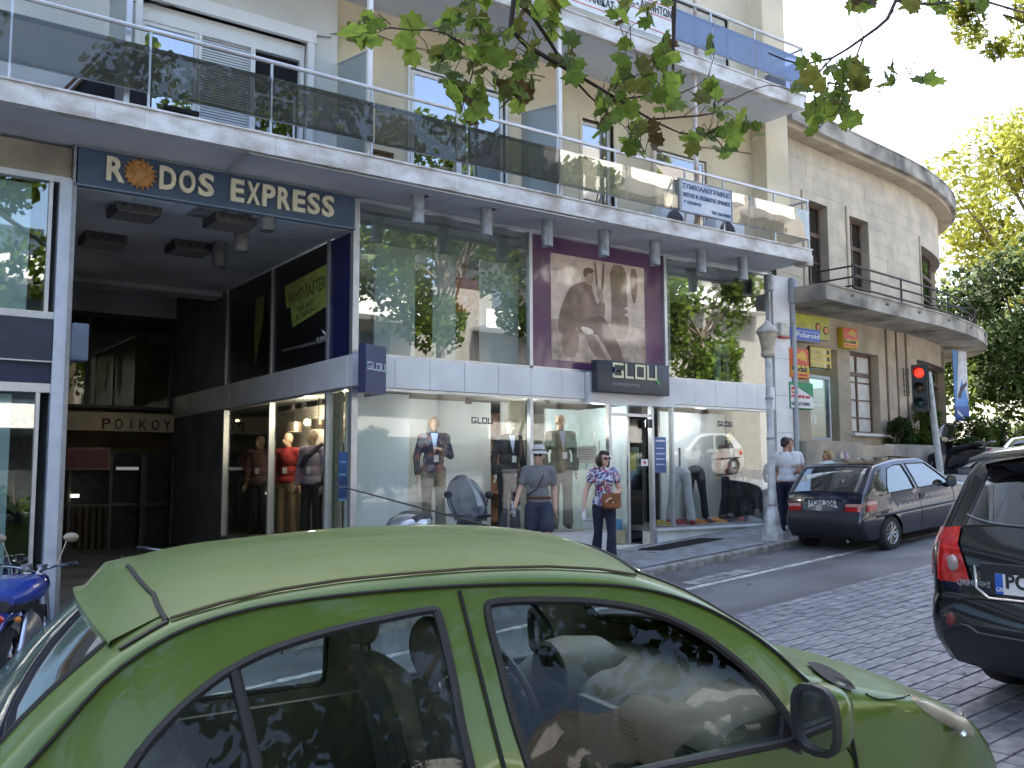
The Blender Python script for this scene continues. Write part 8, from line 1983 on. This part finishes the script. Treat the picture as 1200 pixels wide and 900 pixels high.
def twigs(root, Yp, paths, clusters, lsize, tr=(.02, .006), lmax=.75):
    P3 = []
    for pl in paths:
        n = len(pl)-1; pts = [onY(px, py, Yp+dy) for px, py, dy in pl]; pts = [Vector(q) for q in catm([tuple(p) for p in pts], .12)]
        rs = [pl_r for pl_r in [tr[0]+(tr[1]-tr[0])*i/(len(pts)-1) for i in range(len(pts))]]
        if pl[0][1] > 8: rs = [r*.45 for r in rs]
        MB().tube(pts, rs, 7).build('branch', twigm, root, smooth=True); P3 += pts
    mb = MB(); k = 0
    for (px, py, rx, ry, n, br) in clusters:
        for i in range(n):
            a = random.uniform(0, 6.28); r = math.sqrt(random.random()); p = onY(px+rx*r*math.cos(a), py+ry*r*math.sin(a), Yp+random.uniform(-.35, .35))
            q = min(P3, key=lambda v: (v-p).length); mid = p.lerp(q, .5)+V_(0, 0, .05)
            if .05 < (q-p).length < lmax: mb.tube([q, mid+V_(random.uniform(-.03, .03), 0, random.uniform(-.02, .05)), p], [.0035, .003, .002], 4); P3.append(p); P3.append(mid)
            add_leaf(root, p, lsize, brown=br)
    if mb.v: mb.build('twig', twigm, root, kind='stuff')
def crownmesh(mb, c, R, n, ls, seed, clump=14, flat=.75):
    rnd = random.Random(seed); cl = []
    for i in range(clump):
        while True:
            v = V_(rnd.uniform(-1, 1), rnd.uniform(-1, 1), rnd.uniform(-1, 1))
            if v.length < 1: break
        v = v.normalized()*v.length**.4*.78; cl.append((V_(c[0]+v.x*R[0], c[1]+v.y*R[1], c[2]+v.z*R[2]), rnd.uniform(.22, .42)*sum(R)/3))
    vs = []; fs = []
    for i in range(n):
        cc, r = cl[i % clump]; v = V_(rnd.gauss(0, 1), rnd.gauss(0, 1), rnd.gauss(0, 1)); v.normalize(); p = cc+v*r*(rnd.random()**.35)
        u = V_(rnd.gauss(0, 1), rnd.gauss(0, 1), rnd.gauss(0, 1)).normalized(); w2 = u.orthogonal().normalized(); s = ls*rnd.uniform(.6, 1.3); k = len(vs)
        vs += [p-u*s*.5, p+w2*s*.36+u*s*.05, p+u*s*.6, p-w2*s*.36+u*s*.05]; fs.append((k, k+1, k+2, k+3))
    mb.add(vs, fs); return cl
def tree(x, y, z, h, R, n, ls, label, m, seed=1, group=None, trunk_r=.2, clump=16, name='plane_tree', lean=(0, 0), limbs=True):
    t = thing(name, (x, y, z), label, 'tree', group); rnd = random.Random(seed)
    mb = MB(); c = (x+lean[0], y+lean[1], z+h-R[2]); cl = crownmesh(mb, c, R, n, ls, seed, clump)
    mb.build('crown', m, t, fixn=False)
    tb = MB(); top = V_(c[0], c[1], c[2]-R[2]*.1); tb.tube([(x, y, z-.3), (x+.1, y, z+h*.2), V_(x, y, z+h*.3).lerp(top, .3), top], [trunk_r*1.25, trunk_r, trunk_r*.8, trunk_r*.35], 10); tr_ = tb.build('trunk', bark, t, smooth=True)
    lb = MB()
    for cc, r in (cl if limbs else cl[:2]): a = V_(x, y, z+h*.3).lerp(top, rnd.uniform(.1, .9)); lb.tube([a, a.lerp(cc, .5)+V_(0, 0, .1), cc], [trunk_r*.4, trunk_r*.25, .02], 6)
    lb.build('limb', bark, tr_, smooth=True); return t
fol = [mat('foliage_dark', (.035, .065, .014), .7, var=.3, scale=.9, trans=.35, spec=.08), mat('foliage_mid', (.085, .13, .02), .7, var=.3, scale=.9, trans=.45, spec=.08), mat('foliage_sunny', (.30, .32, .05), .7, var=.2, scale=.8, trans=.6, spec=.08)]
# plane tree whose boughs hang into the picture; the trunk stands behind the camera
t = thing('plane_tree', (-2.6, -.9, G(-2.6, -.9)), 'plane tree whose leafy boughs with green and browning leaves hang into the top centre', 'tree')
tz = G(-2.6, -.9); MB().tube([(-2.6, -.9, tz-.2), (-2.55, -.8, 0), (-2.3, -.6, 2.6), (-1.8, -.3, 4.4)], [.26, .22, .19, .15], 12).build('trunk', bark, t, smooth=True)
b0 = onY(604, -60, 5.0); MB().tube([(-1.8, -.3, 4.4), (-.6, 1.4, 5.3), (1.2, 3.4, 5.6), b0], [.14, .10, .06, .028], 8).build('limb', bark, t, smooth=True)
paths = [[(604, -60, 0), (602, 0, 0), (598, 34, 0), (618, 54, .02), (642, 68, .05), (687, 94, .1), (725, 117, .1), (763, 140, .15), (797, 156, .2)],
         [(600, 30, 0), (575, 50, -.05), (553, 60, -.05), (554, 85, -.1), (546, 112, -.1), (540, 130, -.1)], [(604, 0, 0), (625, 20, .1), (648, 55, .15), (668, 88, .2), (690, 112, .2), (702, 123, .2)],
         [(725, 117, .1), (760, 112, .1), (800, 108, .1), (830, 90, .1), (838, 60, .1)], [(763, 140, .15), (800, 137, .1), (835, 133, .1), (852, 120, .1), (900, 100, .1), (935, 108, .1)], [(553, 60, -.05), (520, 38, -.1), (480, 35, -.2), (440, 32, -.2)],
         [(725, 117, .1), (710, 118, .1), (700, 128, .1), (697, 145, .1)], [(797, 156, .2), (840, 160, .2), (870, 165, .2)], [(790, 0, 0), (789, 60, 0), (788, 120, 0)]]
clus = [(560, 25, 42, 28, 26, .1), (535, 75, 30, 30, 16, .25), (600, 70, 40, 35, 18, .15), (575, 118, 40, 22, 16, .6), (545, 130, 30, 16, 10, .9), (630, 45, 40, 40, 14, .1), (640, 10, 35, 14, 10, .1),
        (425, 33, 17, 12, 7, .3), (430, 48, 8, 10, 3, .8), (480, 38, 10, 6, 2, .7), (477, 58, 8, 4, 2, .3), (755, 95, 35, 20, 14, .3), (775, 65, 22, 18, 10, .3), (735, 60, 12, 16, 4, 0), (725, 120, 28, 18, 12, .8), (752, 165, 22, 16, 12, .5), (790, 115, 25, 18, 12, .4), (720, 15, 22, 12, 5, .7), (768, 15, 20, 16, 6, 0),
        (840, 118, 20, 14, 8, .4), (850, 150, 24, 16, 12, .3), (815, 165, 20, 10, 8, .3), (855, 178, 14, 6, 3, .3), (828, 58, 8, 8, 3, .3), (880, 155, 10, 8, 3, 0), (680, 72, 16, 14, 5, .1), (935, 100, 25, 8, 4, .3), (706, 152, 10, 8, 4, .7), (610, 105, 20, 14, 8, .4)]
twigs(t, 5.0, paths, clus, .205)
t2 = thing('plane_tree', (7.5, -1.5, G(7.5, -1.5)), 'second plane tree whose dark bough and leaves hang against the bright sky at top right', 'tree')
MB().tube([(7.5, -1.5, G(7.5, 0)-.2), (7.5, -1.4, 1), (7.3, -1.0, 3.5), (7.2, -.2, 5.2)], [.24, .2, .16, .12], 12).build('trunk', bark, t2, smooth=True)
b1 = onY(1055, -50, 3.4); MB().tube([(7.2, -.2, 5.2), (7.0, 1.5, 5.2), b1], [.11, .07, .022], 8).build('limb', bark, t2, smooth=True)
twigs(t2, 3.4, [[(1055, -50, 0), (1050, 0, 0), (1040, 22, 0), (1012, 44, 0), (975, 68, .05), (940, 76, .1), (900, 62, .15)], [(1012, 44, 0), (1000, 75, 0), (995, 100, 0), (985, 125, 0)], [(975, 68, .05), (960, 85, 0), (955, 110, 0), (960, 150, 0)], [(1050, 0, 0), (1090, 5, 0), (1130, 0, 0)]],
      [(1000, 92, 22, 22, 16, .1), (975, 110, 18, 18, 12, .1), (985, 140, 18, 14, 9, .1), (955, 78, 16, 8, 6, .2), (1040, 95, 12, 8, 4, .1), (1085, 8, 24, 14, 11, .1), (1090, 100, 12, 8, 4, .1), (1000, 5, 22, 8, 8, .2), (955, 140, 8, 20, 5, .3), (1045, 80, 6, 5, 2, .1), (1150, 4, 24, 10, 6, .1)], .17, (.014, .004), .28)
# trees on the right behind the stone building
tree(38, 17, -.3, 16.0, (5.2, 5.0, 5.6), 15000, .30, 'tall tree with sunlit yellow green crown at the right edge beyond the stone building', fol[2], 5, trunk_r=.3, clump=26, name='tree')
tree(31, 15.0, .2, 7.6, (3.0, 2.6, 3.0), 11000, .22, 'dark green bushy tree right behind the rounded corner', fol[0], 8, trunk_r=.16, clump=20, name='tree')
tree(36, 13.4, .2, 8.5, (4.2, 3.0, 3.7), 13000, .24, 'dense mid green tree at the right edge under the sunlit crown', fol[1], 9, trunk_r=.2, clump=24, name='tree')
tree(29, 18.5, .6, 6.8, (2.6, 2.6, 3.0), 8000, .2, 'slim green tree touching the end of the stone wall', fol[1], 10, trunk_r=.14, clump=16, name='tree')
tree(48, 22, 0, 10, (6, 6, 4.6), 9000, .4, 'far green tree closing the view between the building and the right edge', fol[1], 12, trunk_r=.3, clump=22, name='tree')
tree(45, 12, 0, 9.5, (4, 3.5, 4.4), 9000, .34, 'far dark tree low at the right edge above the hedge', fol[0], 13, trunk_r=.3, clump=22, name='tree')
tree(16.5, .2, G(16.5, 0)+.1, 8.9, (.75, .95, .9), 2200, .13, 'near tree whose small leaves show in the top right corner of the sky', fol[2], 14, trunk_r=.06, clump=14, name='tree', lean=(-1.4, 7.2), limbs=False)
# shrubs on the planter wall
for i, (px, w_, h_, lb, m) in enumerate(((1048, 1.1, .60, 'feathery dark green shrub at the left end of the planter', 0), (1078, 1.2, .95, 'taller arching green shrub left of the scooter windscreen', 1), (1100, 1.0, .75, 'green shrub directly behind the traffic light pole', 1), (1125, 1.4, .7, 'low green bush right of the scooter', 0), (1150, 1.6, .8, 'round green bush on the planter near the right edge', 1), (1180, 2.0, .9, 'green bush on the planter above the black car roof', 0), (1200, 2.4, 1.0, 'last green bush of the planter at the right edge', 1))):
    p = onY(px, 520, 12.25+i*.12); z0 = zt2-.05; t = thing('shrub', (p.x, p.y, z0), lb, 'shrub', 'shrubs on the planter wall')
    mb = MB(); crownmesh(mb, (p.x, p.y, z0+h_*.45), (w_*.62, .5, h_*.62), 1900, .085, 30+i, 9); mb.build('foliage', fol[m], t, fixn=False)
    mb = MB()
    for k in range(7): a = random.uniform(0, 6.28); mb.tube([(p.x, p.y, z0-.1), (p.x+.3*w_*math.cos(a), p.y+.2*math.sin(a), z0+h_*.7)], [.02, .006], 5)
    mb.build('stem', bark, t)
p = onY(1165, 420, 13.5)
t = thing('park_lamp', (31, 14.0, .6), 'small park lamp with pale glass among the trees', 'lamp post'); MB().tube([(30.5, 12.9, .3), (30.5, 12.9, 2.2)], .05).build('post', mat('lamp_post_pale', (.4, .38, .32), .6), t); MB().lathe([(.08, 2.2), (.16, 2.55), (.001, 2.7)], (30.5, 12.9, 0), 12).build('lantern', mat('lantern_glass', (.42, .37, .27)), t)
# ================================================================ the other side of the street (seen in the glass)
for i, (x, y, m, h) in enumerate(((2.0, -6.0, 1, 15), (7.3, -5.4, 1, 15), (12.5, -6.5, 1, 15.5), (17.5, -6, 1, 14.5), (23, -6, 1, 12.5), (-4, -6, 1, 14), (30, -5, 1, 10), (-11, -5, 0, 9))):
    tree(x, y, G(x, 0)+.1, h, (3.0, 2.6, h*.36), 5600, .25, 'street tree across from the shops, %s' % ('opposite the passage', 'opposite the entrance', 'opposite the lamp post', 'beside the silver car', 'up the street', 'down the street', 'far up the street', 'far down the street')[i], fol[m], 40+i, 'street trees on the near side', .17, 18)
OB = thing('opposite_building', (10, -17, -2), 'pale block of flats with white balconies across the street, behind the camera', 'building')
ow = mat('opposite_plaster', (.20, .195, .18), .85, var=.06); MB().box((-30, -26, -4), (29, -17, 9.5)).box((29, -26, -4), (50, -17, 19)).build('wall', ow, OB)  # shade put into the plaster colour, so its mirror image stays dim
for k in range(7):
    for j in range(9 if k < 4 else 4):
        x = (-26 if k < 4 else 30)+j*(7.6 if k < 4 else 5); z = -.6+k*2.8
        MB().box((x, -17.02, z), (x+1.6, -16.98, z+1.9)).build('window', mat('opp_window', (.05, .07, .09), .15), OB)
        if k: MB().box((x-1.2, -17, z-.35), (x+3, -15.7, z-.2)).box((x-1.2, -15.76, z-.2), (x+3, -15.7, z+.55)).build('balcony', mat('opp_white', (.7, .7, .68), .7), OB)

t = thing('hedge', (6, -3.4, G(6, 0)+.17), 'clipped green hedge along the near pavement behind the camera', 'hedge')
for x in (-2.5, 1.5, 5.5, 9.5, 13.5): 
    mb = MB(); crownmesh(mb, (x, -3.6, G(x, 0)+1.1), (2.4, .6, 1.15), 5200, .13, int(60+x), 14); mb.build('foliage', fol[1 if x > 3 else 0], t, fixn=False)
mb = MB()
for i in range(36): x = -4+i*.55; mb.tube([(x, -3.6, G(x, 0)), (x+random.uniform(-.2, .2), -3.6, G(x, 0)+1.6)], [.03, .01], 5)
mb.build('stem', bark, t)

# fallen leaves and litter along the kerbs
mb = MB(); rnd = random.Random(5)
for i in range(420):
    X = rnd.uniform(2, 18); Y = 9.93-abs(rnd.gauss(0, .16)) if i % 3 else rnd.uniform(1, 11.4)
    z = (GS(X, Y) if Y > 9.96 else G(X, Y)+(.03 if Y < YJ else 0))+.008; a = rnd.uniform(0, 6.28); s_z = rnd.uniform(.012, .04)
    mb.add([(X+s_z*math.cos(a+k*1.57), Y+s_z*.7*math.sin(a+k*1.57), z+(.006 if k % 2 else 0)) for k in range(4)], [(0, 1, 2, 3)])
o = mb.build('fallen_leaves', mat('dry_leaf', (.16, .11, .05), .9, var=.3, scale=2), None, fixn=False); o['kind'] = 'stuff'

MB().box((-30, -17.0, -3), (45, -16.9, 1.6)).build('ground_floor_front', mat('arcade_dark', (.035, .04, .04), .4, var=.3, scale=.5), OB)  # dark band added to dim the reflections in the shop windows
MB().box((-30, -16.9, 1.6), (45, -16.7, 2.2)).build('shop_fascia', mat('opp_fascia', (.10, .16, .15), .6, var=.3, scale=.3), OB)
